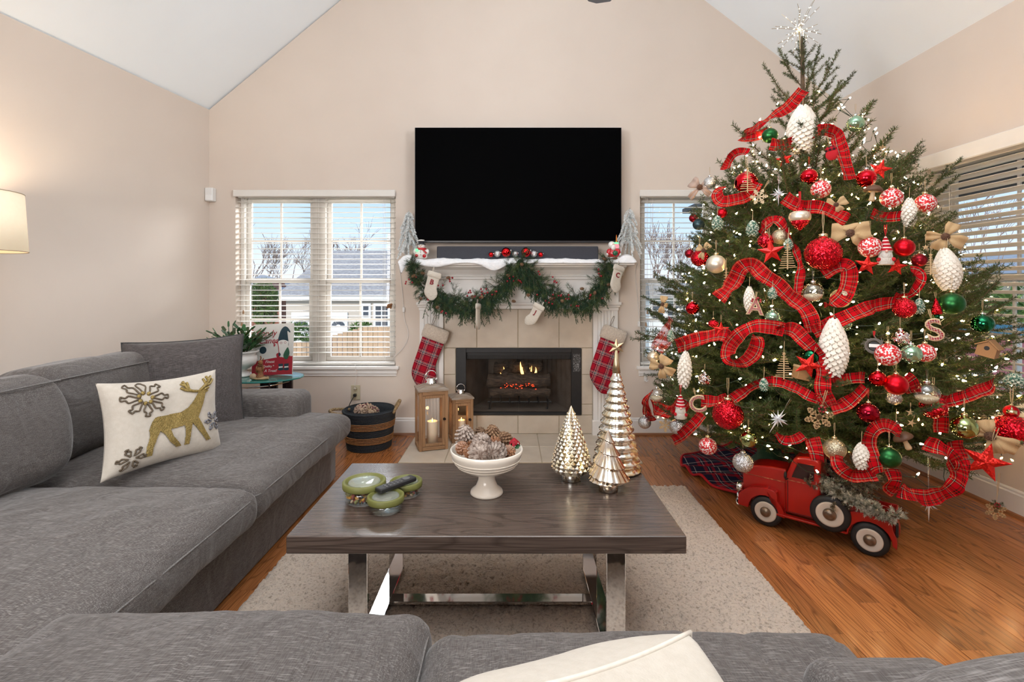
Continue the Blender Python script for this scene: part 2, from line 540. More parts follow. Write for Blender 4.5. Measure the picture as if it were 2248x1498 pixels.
def soft_box(sx, sy, sz, r, puff=0.0, puff_b=0.0, side=0.0, n=22, wr=0.0, seed=0, freq=4):
    """upholstered cushion centred on its own origin; half sizes come from sx, sy, sz"""
    h = (sx / 2, sy / 2, sz / 2)
    keys = {}; mb = MB()
    def vert(q):
        k = tuple(round(a, 5) for a in q)
        if k in keys:
            return keys[k]
        p = Vector((q[0] * h[0], q[1] * h[1], q[2] * h[2]))
        inn = Vector([max(-(h[i] - r), min(h[i] - r, p[i])) for i in range(3)])
        d = p - inn
        if d.length > 1e-9:
            p = inn + d.normalized() * r
        ex = 1 - min(1, abs(p.x) / h[0]) ** 2.4; ey = 1 - min(1, abs(p.y) / h[1]) ** 2.4
        ez = 1 - min(1, abs(p.z) / h[2]) ** 2
        t = max(0, p.z / h[2])
        p.z += puff * t * ex * ey - puff_b * max(0, -p.z / h[2]) * ex * ey
        p.x += side * (p.x / h[0]) * ez; p.y += side * (p.y / h[1]) * ez
        if wr:
            a = noise.noise(Vector((p.x * freq + seed * 7.1, p.y * freq * 1.3, p.z * freq)))
            b_ = noise.noise(Vector((p.x * freq * 3.1 + seed, p.y * freq * 2.2 + p.x * 5, p.z * freq * 2)))
            g = noise.noise(Vector((p.x * 1.3 * freq, p.y * .8 * freq + seed * 3.3, 4.2)))
            cr = -max(0, 1 - abs(g) * 9) * .55
            dd = d.normalized() if d.length > 1e-9 else Vector((0, 0, 1))
            p += dd * wr * (a * .9 + b_ * .35 + cr)
        keys[k] = len(mb.v); mb.v.append(tuple(p))
        return keys[k]
    g = [math.sin(PI / 2 * (2 * i / n - 1)) for i in range(n + 1)]
    g = [.55 * a + .45 * (2 * i / n - 1) for i, a in enumerate(g)]
    for ax in range(3):
        i1, i2 = [(1, 2), (2, 0), (0, 1)][ax]
        for sgn in (-1, 1):
            for i in range(n):
                for j in range(n):
                    f = []
                    for (a, b) in ((i, j), (i + 1, j), (i + 1, j + 1), (i, j + 1)):
                        q = [0, 0, 0]; q[ax] = sgn; q[i1] = g[a]; q[i2] = g[b]
                        f.append(vert(q))
                    mb.f.append(tuple(f if sgn > 0 else f[::-1]))
    return mb
def pillow_pt(w_, h_, t_, u, v, s=1, ear=.09):
    x = w_ / 2 * u * (1 - ear * (1 - v * v)); y = h_ / 2 * v * (1 - ear * (1 - u * u))
    z = s * t_ / 2 * (max(0, (1 - u ** 4)) * max(0, (1 - v ** 4))) ** .55
    return Vector((x, y, z))
def pillow(w_, h_, t_, n=26, wr=.004, seed=0, ear=.09):
    mb = MB()
    for s in (1, -1):
        def fn(a, b, s=s):
            u, v = 2 * a - 1, 2 * b - 1
            u = .5 * u + .5 * math.sin(PI / 2 * u); v = .5 * v + .5 * math.sin(PI / 2 * v)
            p = pillow_pt(w_, h_, t_, u, v, s, ear)
            k = (1 - u * u) * (1 - v * v)
            p.z += s * wr * k ** .5 * (noise.noise(Vector((p.x * 9 + seed, p.y * 9, s))) + .6 * noise.noise(Vector((p.x * 25 + seed, p.y * 12, s))))
            return p
        mb.grid(fn, n, n)
    return mb
def edge_loop(w_, h_, ear=.09, n=20):
    pts = []
    for (a, b) in (((-1, -1), (1, -1)), ((1, -1), (1, 1)), ((1, 1), (-1, 1)), ((-1, 1), (-1, -1))):
        for i in range(n):
            t = i / n
            u = a[0] + (b[0] - a[0]) * t; v = a[1] + (b[1] - a[1]) * t
            pts.append(pillow_pt(w_, h_, 0, u, v, 1, ear))
    return pts
def text_mesh(txt, size, depth, name='lettering', font_align='CENTER', bevel=0, shear=0):
    c = bpy.data.curves.new(name, 'FONT')
    c.body = txt; c.size = size; c.extrude = depth; c.align_x = font_align; c.align_y = 'CENTER'; c.bevel_depth = bevel
    c.resolution_u = 3; c.shear = shear
    o = bpy.data.objects.new(name, c)
    COL.objects.link(o)
    dg = bpy.context.evaluated_depsgraph_get()
    me = bpy.data.meshes.new_from_object(o.evaluated_get(dg))
    bpy.data.objects.remove(o); bpy.data.curves.remove(c)
    return me
def spline(pts, n=8, closed=False):
    """Catmull-Rom through the points"""
    pts = [Vector(p) for p in pts]
    out = []
    m = len(pts)
    rng = range(m) if closed else range(m - 1)
    for i in rng:
        a = pts[(i - 1) % m] if closed else pts[max(i - 1, 0)]
        b = pts[i]; c = pts[(i + 1) % m]; d = pts[(i + 2) % m] if closed else pts[min(i + 2, m - 1)]
        for k in range(n):
            t = k / n
            out.append(.5 * ((2 * b) + (c - a) * t + (2 * a - 5 * b + 4 * c - d) * t * t + (3 * b - 3 * c + d - a) * t ** 3))
    if not closed:
        out.append(pts[-1])
    return out
# ------------------------------------------------------------------ shared materials
m_wall = mat('wall_paint', (.650, .562, .486), .85, col2=(.665, .577, .500), nscale=3, bump=.03, bscale=260, spec=.3)
m_ceil = mat('ceiling_paint', (.86, .92, .965), .9, col2=(.87, .93, .97), nscale=4, bump=.03, bscale=200, spec=.2)
m_trim = mat('white_trim_paint', (.80, .78, .75), .45, col2=(.78, .76, .73), nscale=6)
m_vinyl = mat('window_vinyl', (.64, .60, .55), .4, col2=(.62, .58, .53), nscale=10)
m_slat = mat('blind_slat_white', (.72, .69, .64), .42, col2=(.70, .67, .62), nscale=12)
m_pane = glass('window_glass', (1, 1, 1), .025)
m_wood_floor = wood_mat('oak_laminate', (.43, .160, .048), (.135, .042, .013), .26, axis=1, ring=11, rand=.27, grain=.72, coat=.2)
m_quarter = wood_mat('oak_quarter_round', (.30, .12, .045), (.17, .06, .02), .35, axis=0)
m_chrome = mat('chrome', (.80, .80, .80), .05, 1, col2=(.78, .78, .79), nscale=5)
m_sofa = slub_mat('grey_linen', (.118, .106, .100), (.29, .27, .258), (.070, .060, .056))
m_black = mat('black_plastic', (.012, .012, .013), .4, col2=(.016, .016, .017), nscale=20)
m_cord_w = mat('white_cord', (.75, .73, .70), .5, col2=(.7, .68, .65), nscale=50)
m_brass = mat('ornament_gold_cap', (.72, .60, .38), .25, 1, col2=(.65, .54, .33), nscale=40)
m_silver = mat('ornament_silver_cap', (.78, .77, .75), .2, 1, col2=(.7, .69, .68), nscale=40)
m_twine = mat('natural_twine', (.50, .36, .20), .9, col2=(.42, .29, .15), nscale=120)
# ------------------------------------------------------------------ setting
FLOOR_Y0, FLOOR_Y1 = -3.2, WY + .02
base = struct(MB().box(-3.9, 2.9, FLOOR_Y0, FLOOR_Y1, -.12, -.012).build('floor', m_wood_floor))
# boards of the laminate: every visible board is a part; those under rug and sofas are joined
rng = random.Random(3)
SW = .0835
plank_cache = {}
def plank_mesh(L):
    k = round(L, 2)
    if k not in plank_cache:
        plank_cache[k] = MB().box(-SW / 2 + .0006, SW / 2 - .0006, -k / 2 + .0006, k / 2 - .0006, -.012, 0, .0012).mesh('plank', m_wood_floor)
    return plank_cache[k]
hid = MB()
x = -3.85
n_pl = 0
while x < 2.67:
    xc = x + SW / 2
    y = FLOOR_Y0 - rng.random() * .9
    while y < WY - .01:
        L = rng.choice((.42, .62, .84, 1.06, 1.24))
        y1 = min(y + L, WY - .005)
        ys = max(y, FLOOR_Y0)
        if y1 - ys > .02:
            yc = (ys + y1) / 2
            seen = (xc > 1.0 and y1 > .75 and xc < yc * 1.06 + .3) or (-1.2 < xc < -.9 and y1 > 1.2) or (y1 > 3.0 and -1.6 < xc < 1.1)
            if seen and n_pl < 296:
                put('plank', plank_mesh(y1 - ys), base, (xc, yc, 0))
                n_pl += 1
            else:
                hid.box(xc - SW / 2 + .0006, xc + SW / 2 - .0006, ys, y1 - .001, -.012, 0)
        y += L
    x += SW
o = hid.build('hidden_planks', m_wood_floor, base)
o['kind'] = 'stuff'

# windows (openings): name -> x or y span, z span
ZS, ZT = .557, 1.985
WIN_L = (-2.255, -.945)
WIN_R = (1.055, 2.36)
EAVE_L, EAVE_R, RX, RZ = 2.66, 2.73, .026, 4.74
XL, XR = -2.47, 2.67
T = .15
def wall_panel(mb, xs, zs, holes, put_):
    for i in range(len(xs) - 1):
        for j in range(len(zs) - 1):
            cx, cz = (xs[i] + xs[i + 1]) / 2, (zs[j] + zs[j + 1]) / 2
            if any(a < cx < b and c < cz < d for a, b, c, d in holes):
                continue
            put_(mb, xs[i], xs[i + 1], zs[j], zs[j + 1])
FB = (-.45, .59, .10, .74)   # hole behind the firebox
mb = MB()
wall_panel(mb, [XL - .15, WIN_L[0], WIN_L[1], FB[0], FB[1], WIN_R[0], WIN_R[1], XR + .15], [-.1, FB[2], ZS, FB[3], ZT, 2.60],
           [(WIN_L[0], WIN_L[1], ZS, ZT), (WIN_R[0], WIN_R[1], ZS, ZT), FB],
           lambda m_, a, b, c, d: m_.box(a, b, WY, WY + T, c, d))
mb.prism([(XL - .15, 2.60), (XR + .15, 2.60), (XR + .15, 2.66), (XR, EAVE_R), (RX, RZ), (XL, EAVE_L), (XL - .15, 2.62)], WY, WY + T)
struct(mb.build('wall_back', m_wall))
# left wall flares a little outwards towards the camera
FL = .161
yl0 = -3.2
xl0 = XL - (WY - yl0) * FL
mb = MB()
mb.add([(XL, WY, -.1), (xl0, yl0, -.1), (xl0 - T, yl0, -.1), (XL - T, WY, -.1),
        (XL, WY, EAVE_L), (xl0, yl0, EAVE_L), (xl0 - T, yl0, EAVE_L), (XL - T, WY, EAVE_L)],
       [(0, 1, 2, 3), (4, 7, 6, 5), (0, 4, 5, 1), (1, 5, 6, 2), (2, 6, 7, 3), (3, 7, 4, 0)])
struct(mb.build('wall_left', m_wall))
struct(MB().box(xl0 - .2, XR + .2, yl0 - T, yl0, -.1, RZ + .1).build('wall_front', m_wall))
WRY = (1.35, 3.215)   # right-hand window along y
mb = MB()
wall_panel(mb, [-3.2, WRY[0], WRY[1], WY + T], [-.1, ZS, ZT, EAVE_R], [(WRY[0], WRY[1], ZS, ZT)],
           lambda m_, a, b, c, d: m_.box(XR, XR + T, a, b, c, d))
struct(mb.build('wall_right', m_wall))
mb = MB()
y0c = -3.2
CA, CB, CC, CD = [Vector(q) for q in ((XL, WY + T, EAVE_L), (RX, WY + T, RZ), (RX, y0c, RZ), (xl0, y0c, EAVE_L))]
mb.grid(lambda u, v: CA.lerp(CB, u).lerp(CD.lerp(CC, u), v), 13, 13)
mb.add([(XL, WY + T, EAVE_L), (RX, WY + T, RZ), (RX, y0c, RZ), (xl0, y0c, EAVE_L),
        (XL - .1, WY + T, EAVE_L + .15), (RX, WY + T, RZ + .15), (RX, y0c, RZ + .15), (xl0 - .1, y0c, EAVE_L + .15)],
       [(4, 7, 6, 5), (0, 3, 7, 4), (0, 4, 5, 1), (2, 6, 7, 3)])
mb.add([(XR, WY + T, EAVE_R), (RX, WY + T, RZ), (RX, y0c, RZ), (XR, y0c, EAVE_R),
        (XR + .1, WY + T, EAVE_R + .15), (RX, WY + T, RZ + .15), (RX, y0c, RZ + .15), (XR + .1, y0c, EAVE_R + .15)],
       [(0, 3, 2, 1), (4, 5, 6, 7), (0, 4, 7, 3), (0, 1, 5, 4), (2, 3, 7, 6)])
o = struct(mb.build('ceiling', m_ceil, fixn=False))
for q in range(144):
    o.data.polygons[q].use_smooth = True
# baseboards with quarter round
def base_prof(d=1):
    return [(0, 0), (.014, 0), (.014, .115), (.009, .122), (.009, .132), (.004, .14), (0, .14)]
def run_profile(mb, prof, p0, p1, nrm):
    p0, p1, nrm = Vector(p0), Vector(p1), Vector(nrm)
    n = len(prof)
    vs = [p0 + nrm * a + Vector((0, 0, b)) for a, b in prof] + [p1 + nrm * a + Vector((0, 0, b)) for a, b in prof]
    fs = [tuple(range(n)), tuple(range(2 * n - 1, n - 1, -1))] + [(i, (i + 1) % n, (i + 1) % n + n, i + n) for i in range(n)]
    return mb.add(vs, fs)
qr = [(.014, 0), (.032, 0), (.030, .008), (.024, .014), (.014, .018)]
m1 = MB(); run_profile(m1, base_prof(), (XL, WY, 0), (-.745, WY, 0), (0, -1, 0)); run_profile(m1, base_prof(), (.875, WY, 0), (XR, WY, 0), (0, -1, 0))
bb = struct(m1.build('baseboard_back', m_trim))
m2 = MB(); run_profile(m2, qr, (XL, WY, 0), (-.775, WY, 0), (0, -1, 0)); run_profile(m2, qr, (.905, WY, 0), (XR, WY, 0), (0, -1, 0))
m2.build('quarter_round', m_quarter, bb)
m1 = MB(); run_profile(m1, base_prof(), (XR, WY, 0), (XR, -3.2, 0), (-1, 0, 0))
bb = struct(m1.build('baseboard_right', m_trim))
m2 = MB(); run_profile(m2, qr, (XR, WY, 0), (XR, -3.2, 0), (-1, 0, 0))
m2.build('quarter_round', wood_mat('oak_quarter_round_long', (.30, .12, .045), (.17, .06, .02), .35, axis=1), bb)
dl = Vector((XL - xl0, WY - yl0, 0)).normalized()
m1 = MB(); run_profile(m1, base_prof(), (XL, WY, 0), (xl0, yl0, 0), (dl.y, -dl.x, 0))
struct(m1.build('baseboard_left', m_trim))

# ------------------------------------------------------------------ windows and blinds
def frame_rect(mb, a0, a1, z0, z1, wd, f0, f1, B):
    """four bars of a rectangle; B maps (along, depth, z) to the world"""
    for (x0, x1, q0, q1) in ((a0, a1, z0, z0 + wd), (a0, a1, z1 - wd, z1), (a0, a0 + wd, z0 + wd, z1 - wd), (a1 - wd, a1, z0 + wd, z1 - wd)):
        mb.box(x0, x1, f0, f1, q0, q1, .004, M=B)
def window(idx, a0, a1, B, sill=True):
    """twin double-hung window with four-pane sashes; B maps (along the wall, outwards, z) to the world"""
    mb = MB()
    mid = (a0 + a1) / 2
    frame_rect(mb, a0, a1, ZS, ZT, .035, .075, .145, B)
    mb.box(mid - .055, mid + .055, .072, .15, ZS, ZT, .004, M=B)
    win = struct(mb.build('window_%d' % idx, m_vinyl))
    for (s0, s1) in ((a0 + .035, mid - .055), (mid + .055, a1 - .035)):
        zm = (ZS + ZT) / 2 - .01
        for (q0, q1, dep) in ((zm - .02, ZT - .035, .118), (ZS + .035, zm + .02, .092)):
            m_ = MB()
            frame_rect(m_, s0, s1, q0, q1, .036, dep, dep + .024, B)
            m_.build('sash', m_vinyl, win)
            g = MB()
            cx, cz = (s0 + s1) / 2, (q0 + q1) / 2
            g.box(cx - .009, cx + .009, dep + .004, dep + .018, q0 + .036, q1 - .036, .003, M=B)
            g.box(s0 + .036, s1 - .036, dep + .0035, dep + .0185, cz - .009, cz + .009, .003, M=B)
            g.build('muntin', m_vinyl, win)
            for (u0, u1) in ((s0 + .034, cx), (cx, s1 - .034)):
                for (w0, w1) in ((q0 + .034, cz), (cz, q1 - .034)):
                    MB().box(u0, u1, dep + .010, dep + .0125, w0, w1, M=B).build('pane', m_pane, win)
    if sill:
        m_ = MB()
        m_.box(a0 - .03, a1 + .03, -.035, .0765, ZS - .022, ZS + .005, .005, M=B)
        run = [(0, 0), (.012, 0), (.018, -.02), (.024, -.035), (.024, -.012), (.03, 0)]
        m_.box(a0 - .015, a1 + .015, -.018, .0, ZS - .062, ZS - .022, .008, M=B)
        m_.box(a0 - .01, a1 + .01, -.010, .0, ZS - .078, ZS - .058, .004, M=B)
        m_.build('sill', m_trim, win)
    return win
def blind(label, a0, a1, B, tilt, valance_out, group, slat_pitch=.0428, cord_side=1):
    t = thing('window_blind', label, 'blind', B @ Vector(((a0 + a1) / 2, 0, ZT)), 0)
    t['group'] = group
    O = t.location
    T0 = Matrix.Translation(-O)
    L = T0 @ B
    MB().box(a0 + .01, a1 - .01, .012, .06, ZT - .045, ZT - .004, .004, M=L).build('headrail', m_slat, t)
    MB().box(a0 - .008, a1 + .004, valance_out - .012, valance_out, ZT - .042, ZT + (.014 if valance_out > -.03 else .05), .006, M=L).build('valance', m_slat, t)
    n = int((ZT - .075 - ZS - .03) / slat_pitch)
    nseg = 5
    prof = [(-.025 + .05 * i / nseg, .0028 * (1 - (2 * i / nseg - 1) ** 2)) for i in range(nseg + 1)]
    sm = MB()
    for s_ in (a0 + .008 - (a0 + a1) / 2, a1 - .008 - (a0 + a1) / 2):
        for (a, b) in prof:
            sm.v.append((s_, a, b))
        for (a, b) in reversed(prof):
            sm.v.append((s_, a, b - .0026))
    k = len(prof) * 2
    sm.f = [tuple(range(k)), tuple(range(2 * k - 1, k - 1, -1))] + [(i, (i + 1) % k, (i + 1) % k + k, i + k) for i in range(k)]
    me = sm.mesh('slat', m_slat)
    bmm = bmesh.new(); bmm.from_mesh(me); bmesh.ops.recalc_face_normals(bmm, faces=bmm.faces); bmm.to_mesh(me); bmm.free()
    rot = B.to_3x3().to_4x4()
    r2 = random.Random(len(label))
    zs = []
    for i in range(n):
        z = ZT - .075 - i * slat_pitch
        zs.append(z)
        o = put('slat', me, t)
        p = L @ Vector(((a0 + a1) / 2, .036, z))
        o.matrix_local = Matrix.Translation(p) @ rot @ Matrix.Rotation(tilt + R(r2.uniform(-1.5, 1.5)), 4, 'X')
    MB().box(a0 + .008, a1 - .008, .012, .060, ZS + .012, ZS + .032, .004, M=L).build('bottom_rail', m_slat, t)
    lad = MB()
    for f in (.08, .5, .92):
        xx = a0 + (a1 - a0) * f
        for dy in (.012, .060):
            lad.tube([L @ Vector((xx, dy, ZT - .04)), L @ Vector((xx, dy, ZS + .03))], .0011, 4)
        lad.tube([L @ Vector((xx + .012, .036, ZT - .04)), L @ Vector((xx + .012, .036, ZS + .03))], .0009, 4)
    lad.build('ladder_cord', m_cord_w, t)
    cd = MB(); ts = MB()
    for q, (dx, zl) in enumerate(((.05, .92), (.062, 1.02))):
        xx = a0 + dx if cord_side > 0 else a1 - dx
        cd.tube([L @ Vector((xx, .004, ZT - .03)), L @ Vector((xx, .004, zl))], .0012, 4)
        ts.lathe([(.003, .03), (.006, .02), (.009, 0), (.0085, -.002)], 8, M=Matrix.Translation(L @ Vector((xx, .004, zl - .03))))
    cd.build('pull_cord', m_cord_w, t)
    ts.build('tassel', mat('blind_tassel_wood', (.35, .20, .10), .5, col2=(.28, .15, .07), nscale=40), t)
    return t
I4 = Matrix.Identity(4)
B_back = Matrix.Translation((0, WY, 0))
B_right = Matrix.Translation((XR, 0, 0)) @ Matrix.Rotation(R(-90), 4, 'Z')   # along = -y... flipped below
B_right = Matrix(((0, 1, 0, XR), (1, 0, 0, 0), (0, 0, 1, 0), (0, 0, 0, 1)))
window(1, *WIN_L, B_back)
window(2, *WIN_R, B_back)
window(3, *WRY, B_right)
blind('white slatted blind on the left back window beside the sofa', *WIN_L, B_back, R(1), -.018, 'white window blinds')
blind('white slatted blind behind the Christmas tree, right of the fireplace', *WIN_R, B_back, R(3), -.018, 'white window blinds')
blind('white slatted blind with deep valance on the right side wall', *WRY, B_right, R(-20), -.05, 'white window blinds', cord_side=1)
# ================================================================== furniture
def rounded_block(x0, x1, y0, y1, z0, z1, r, name, m, parent, n=10, wr=.0, seed=0, puff=0):
    mb = soft_box(x1 - x0, y1 - y0, z1 - z0, r, puff, 0, 0, n, wr, seed)
    return mb.build(name, m, parent, ((x0 + x1) / 2, (y0 + y1) / 2, (z0 + z1) / 2), smooth=True, fixn=False)
m_welt = mat('linen_welt', (.13, .12, .115), .9, col2=(.20, .19, .18), nscale=200)
def cushion(name, x0, x1, y0, y1, z0, z1, parent, seed, puff=.03, r=.055, n=40, wr=.009, seam=True, side=.015):
    c = Vector(((x0 + x1) / 2, (y0 + y1) / 2, (z0 + z1) / 2))
    o = soft_box(x1 - x0, y1 - y0, z1 - z0, r, puff, .0, side, n, wr, seed).build(name, m_sofa, parent, c, smooth=True, fixn=False)
    if seam:
        h = ((x1 - x0) / 2 - .004 + side * .75, (y1 - y0) / 2 - .004 + side * .75)
        z = (z1 - z0) / 2 - r * .75
        pts = []
        rr = r * .8
        for (cx, cy, a0) in ((1, 1, 0), (-1, 1, 90), (-1, -1, 180), (1, -1, 270)):
            for k in range(5):
                a = R(a0 + k * 22.5)
                pts.append(Vector((cx * (h[0] - rr) + rr * math.cos(a), cy * (h[1] - rr) + rr * math.sin(a), z)))
        MB().tube(pts, .0034, 5, closed=True).build('seam', m_welt, o, smooth=True)
    return o
# ---- long sofa on the left wall
t = thing('sofa', 'long grey linen sofa along the left wall with the reindeer pillow', 'sofa', (-1.75, 2.06, 0))
O = t.location
def loc(x0, x1, y0, y1, z0, z1):
    return (x0 - O.x, x1 - O.x, y0 - O.y, y1 - O.y, z0 - O.z, z1 - O.z)
rounded_block(*loc(-2.42, -1.10, 1.02, 3.16, .0, .275), .02, 'base', m_sofa, t, 10)
cushion('seat_cushion', *loc(-2.12, -1.015, 1.985, 3.16, .262, .418), t, 3, .055)
cushion('seat_cushion', *loc(-2.12, -1.0, 1.02, 1.965, .266, .432), t, 8, .060, n=44)
rounded_block(*loc(-2.40, -1.245, 2.90, 3.17, .05, .577), .06, 'armrest', m_sofa, t, 14, .003, 5)
rounded_block(*loc(-2.46, -2.22, 1.02, 3.17, .05, .70), .07, 'back_frame', m_sofa, t, 12)
def lean(o, ang, axis='Y'):
    o.rotation_euler = Euler((0, R(ang), 0)) if axis == 'Y' else Euler((R(ang), 0, 0))
o = cushion('back_cushion', *loc(-2.235, -1.95, 2.13, 2.92, .42, .850), t, 12, .01, .075, wr=.010, side=.04)
lean(o, -6)
o = cushion('back_cushion', *loc(-2.14, -1.81, 1.0, 2.03, .42, .850), t, 17, .01, .075, wr=.010, side=.045)
lean(o, -13)
# ---- near sofa seen over its back
t = thing('sofa', 'grey linen sofa at the near edge, seen over its seat cushions', 'sofa', (-.19, .55, 0))
O = t.location
rounded_block(*loc(-1.09, .72, .0, 1.0, .0, .275), .02, 'base', m_sofa, t, 10)
cushion('seat_cushion', *loc(-1.06, -.196, .36, 1.185, .270, .462), t, 21, .045, .06, n=44, wr=.009)
cushion('seat_cushion', *loc(-.178, .735, .36, 1.135, .270, .448), t, 27, .045, .06, n=44, wr=.008)
rounded_block(*loc(.475, .735, .02, .86, .05, .602), .055, 'armrest', m_sofa, t, 16, .002, 6)
rounded_block(*loc(-1.09, -.86, .02, .80, .05, .585), .06, 'armrest', m_sofa, t, 14)
rounded_block(*loc(-1.09, .735, .0, .20, .05, .70), .06, 'back_frame', m_sofa, t, 12)
o = cushion('back_cushion', *loc(-.86, -.2, .17, .38, .43, .775), t, 31, .01, .07, side=.02, seam=False)
o = cushion('back_cushion', *loc(-.17, .60, .17, .41, .43, .79), t, 35, .0, .07, side=.02, seam=False)
# bolster cushion tipped up at the far right
o = cushion('bolster', *loc(.36, .90, .26, .505, .43, .890), t, 41, .0, .06, side=.01, seam=False)
o.rotation_euler = (0, R(-9.5), 0)

# ---- throw pillows
m_pil_g = slub_mat('grey_pillow_linen', (.090, .079, .077), (.19, .175, .168), (.055, .047, .046))
m_pil_w = mat('white_pillow_cotton', (.56, .51, .44), .9, col2=(.52, .47, .40), nscale=60, bump=.15, bscale=300, sheen=.2)
def throw(name, label, w_, h_, th, M_, m, seed, piping=None, ear=.09, wr=.006):
    t = thing(name, label, 'pillow')
    t.matrix_world = M_
    o = pillow(w_, h_, th, 34, wr, seed, ear).build('cover', m, t, smooth=True)
    if piping:
        MB().tube(edge_loop(w_, h_, ear), .0045, 6, closed=True).build('piping', piping, t, smooth=True)
    return t
def frame_m(loc_, xdir, up, roll=0):
    """local x along xdir, local y near up, local z towards the viewer side"""
    x = Vector(xdir).normalized(); y = (Vector(up) - x * Vector(up).dot(x)).normalized(); z = x.cross(y)
    M_ = Matrix((x, y, z)).transposed().to_4x4()
    return Matrix.Translation(loc_) @ M_ @ Matrix.Rotation(roll, 4, 'Z')
m_pipe = mat('charcoal_piping', (.035, .033, .035), .8, col2=(.05, .05, .05), nscale=90)
# large grey pillow leaning on the far arm and back
c = (P(302, 758, 2.62) + P(533, 745, 2.78) + P(546, 942, 2.74) + P(300, 950, 2.58)) / 4
throw('throw_pillow', 'large charcoal pillow with dark piping behind the reindeer pillow', .60, .56, .19,
      frame_m((-1.815, 2.785, .643), (.92, .28, .035), (-.04, .16, 1), R(1)), m_pil_g, 2, m_pipe, ear=.06)
# reindeer pillow
DW, DH, DT = .50, .385, .15
Md = frame_m((-1.515, 2.19, .628), (.42, .905, -.04), (-.16, .06, .98), R(0))
dp = throw('throw_pillow', 'cream pillow with gold embroidered reindeer and snowflakes', DW, DH, DT, Md, m_pil_w, 5, None, ear=.10, wr=.005)
m_gold = mat('gold_thread', (.42, .31, .11), .45, .55, col2=(.26, .19, .06), nscale=160, bump=.5, bscale=260)
m_brown_th = mat('brown_thread', (.10, .075, .05), .6, .2, col2=(.16, .12, .08), nscale=200)
m_silver_th = mat('silver_thread', (.30, .30, .33), .45, .5, col2=(.18, .18, .2), nscale=200)
deer = [(-.42, .02), (-.36, .12), (-.15, .13), (.10, .14), (.25, .22), (.36, .36), (.42, .46), (.47, .55), (.40, .60), (.56, .62), (.66, .60), (.70, .54),
        (.62, .50), (.60, .40), (.56, .24), (.50, .08), (.44, -.06), (.50, -.22), (.58, -.46), (.66, -.66), (.57, -.68), (.47, -.48), (.36, -.26), (.31, -.18),
        (.27, -.40), (.24, -.68), (.15, -.68), (.17, -.40), (.16, -.20), (.0, -.22), (-.10, -.22), (-.06, -.40), (.06, -.60), (.10, -.68), (.01, -.69), (-.12, -.52),
        (-.20, -.32), (-.28, -.22), (-.34, -.36), (-.40, -.56), (-.40, -.74), (-.50, -.74), (-.50, -.50), (-.46, -.30), (-.47, -.14)]
def inside(poly, x, y):
    c_ = False; j = len(poly) - 1
    for i in range(len(poly)):
        (a, b), (c2, d) = poly[i], poly[j]
        if (b > y) != (d > y) and x < (c2 - a) * (y - b) / (d - b) + a:
            c_ = not c_
        j = i
    return c_
def on_pillow(u, v, off=.003):
    p = pillow_pt(DW, DH, DT, u, v, 1, .10)
    k = (1 - u * u) * (1 - v * v)
    p.z += .005 * max(0, k) ** .5 * (noise.noise(Vector((p.x * 9 + 5, p.y * 9, 1))) + .6 * noise.noise(Vector((p.x * 25 + 5, p.y * 12, 1)))) + off
    return p
mb = MB()
N = 190
vid = {}
def gv(i, j):
    if (i, j) not in vid:
        vid[(i, j)] = len(mb.v)
        mb.v.append(tuple(on_pillow(2 * i / N - 1, 2 * j / N - 1, .0045)))
    return vid[(i, j)]
for i in range(N):
    for j in range(N):
        u, v = 2 * (i + .5) / N - 1, 2 * (j + .5) / N - 1
        if inside(deer, u, v):
            mb.f.append((gv(i, j), gv(i + 1, j), gv(i + 1, j + 1), gv(i, j + 1)))
for (pts) in ([(.46, .58), (.34, .62), (.26, .74), (.24, .88)], [(.34, .62), (.24, .66), (.16, .74)], [(.30, .68), (.30, .84)], [(.27, .74), (.18, .84)],
              [(.52, .60), (.62, .68), (.72, .76), (.70, .90)], [(.62, .68), (.74, .70), (.82, .80)], [(.68, .73), (.80, .88)], [(.66, .71), (.62, .86)], [(.60, .60), (.70, .62)]):
    sp_ = spline([Vector((a, b, 0)) for a, b in pts], 5)
    mb.tube([on_pillow(q.x, q.y, .004) for q in sp_], .0065, 5)
mb.build('reindeer_embroidery', m_gold, dp, smooth=True)
def stitch_flake(cu, cv, s, m, seed, petals=8, core=True):
    f = MB(); r3 = random.Random(seed)
    for k in range(petals):
        a = 2 * PI * k / petals
        pts = []
        for q, (rr, da) in enumerate(((.25, 0), (.5, -.22), (.72, -.28), (.85, -.10), (1.0, -.16), (1.02, .06), (.86, .05), (.78, .24), (.55, .2), (.25, .06))):
            pts.append(Vector((cu + s * rr * math.cos(a + da), cv + s * 1.15 * rr * math.sin(a + da), 0)))
        pts = [q for q in spline(pts, 3) if abs(q.x) < .97 and abs(q.y) < .97]
        if len(pts) > 3:
            f.tube([on_pillow(q.x, q.y, .004) for q in pts], .0032, 4)
    f.build('snowflake_stitching', m, dp, smooth=True)
    if core:
        g = MB()
        for k in range(7):
            a = 2 * PI * k / 7
            g.ball(on_pillow(cu + s * .3 * math.cos(a), cv + s * .34 * math.sin(a), .003), .009, 8, 5, (1, 1, .5))
        g.build('gold_sequins', m_gold, dp, smooth=True)
stitch_flake(-.46, .60, .36, m_brown_th, 1)
stitch_flake(.78, -.22, .20, m_silver_th, 2, 6, False)
stitch_flake(-.70, -.68, .20, m_brown_th, 3, 6, False)
# white pillow on the near sofa, turned a little, its seam towards us
Mw = frame_m((.098, .635, .504), (.155, .125, -.006), (-.10, .13, 1), R(-12))
throw('throw_pillow', 'plain off-white pillow with stitched seam on the near grey sofa', .46, .40, .36, Mw, m_pil_w, 9, mat('white_piping', (.70, .64, .56), .9, col2=(.66, .60, .52), nscale=80), ear=.07, wr=.006)

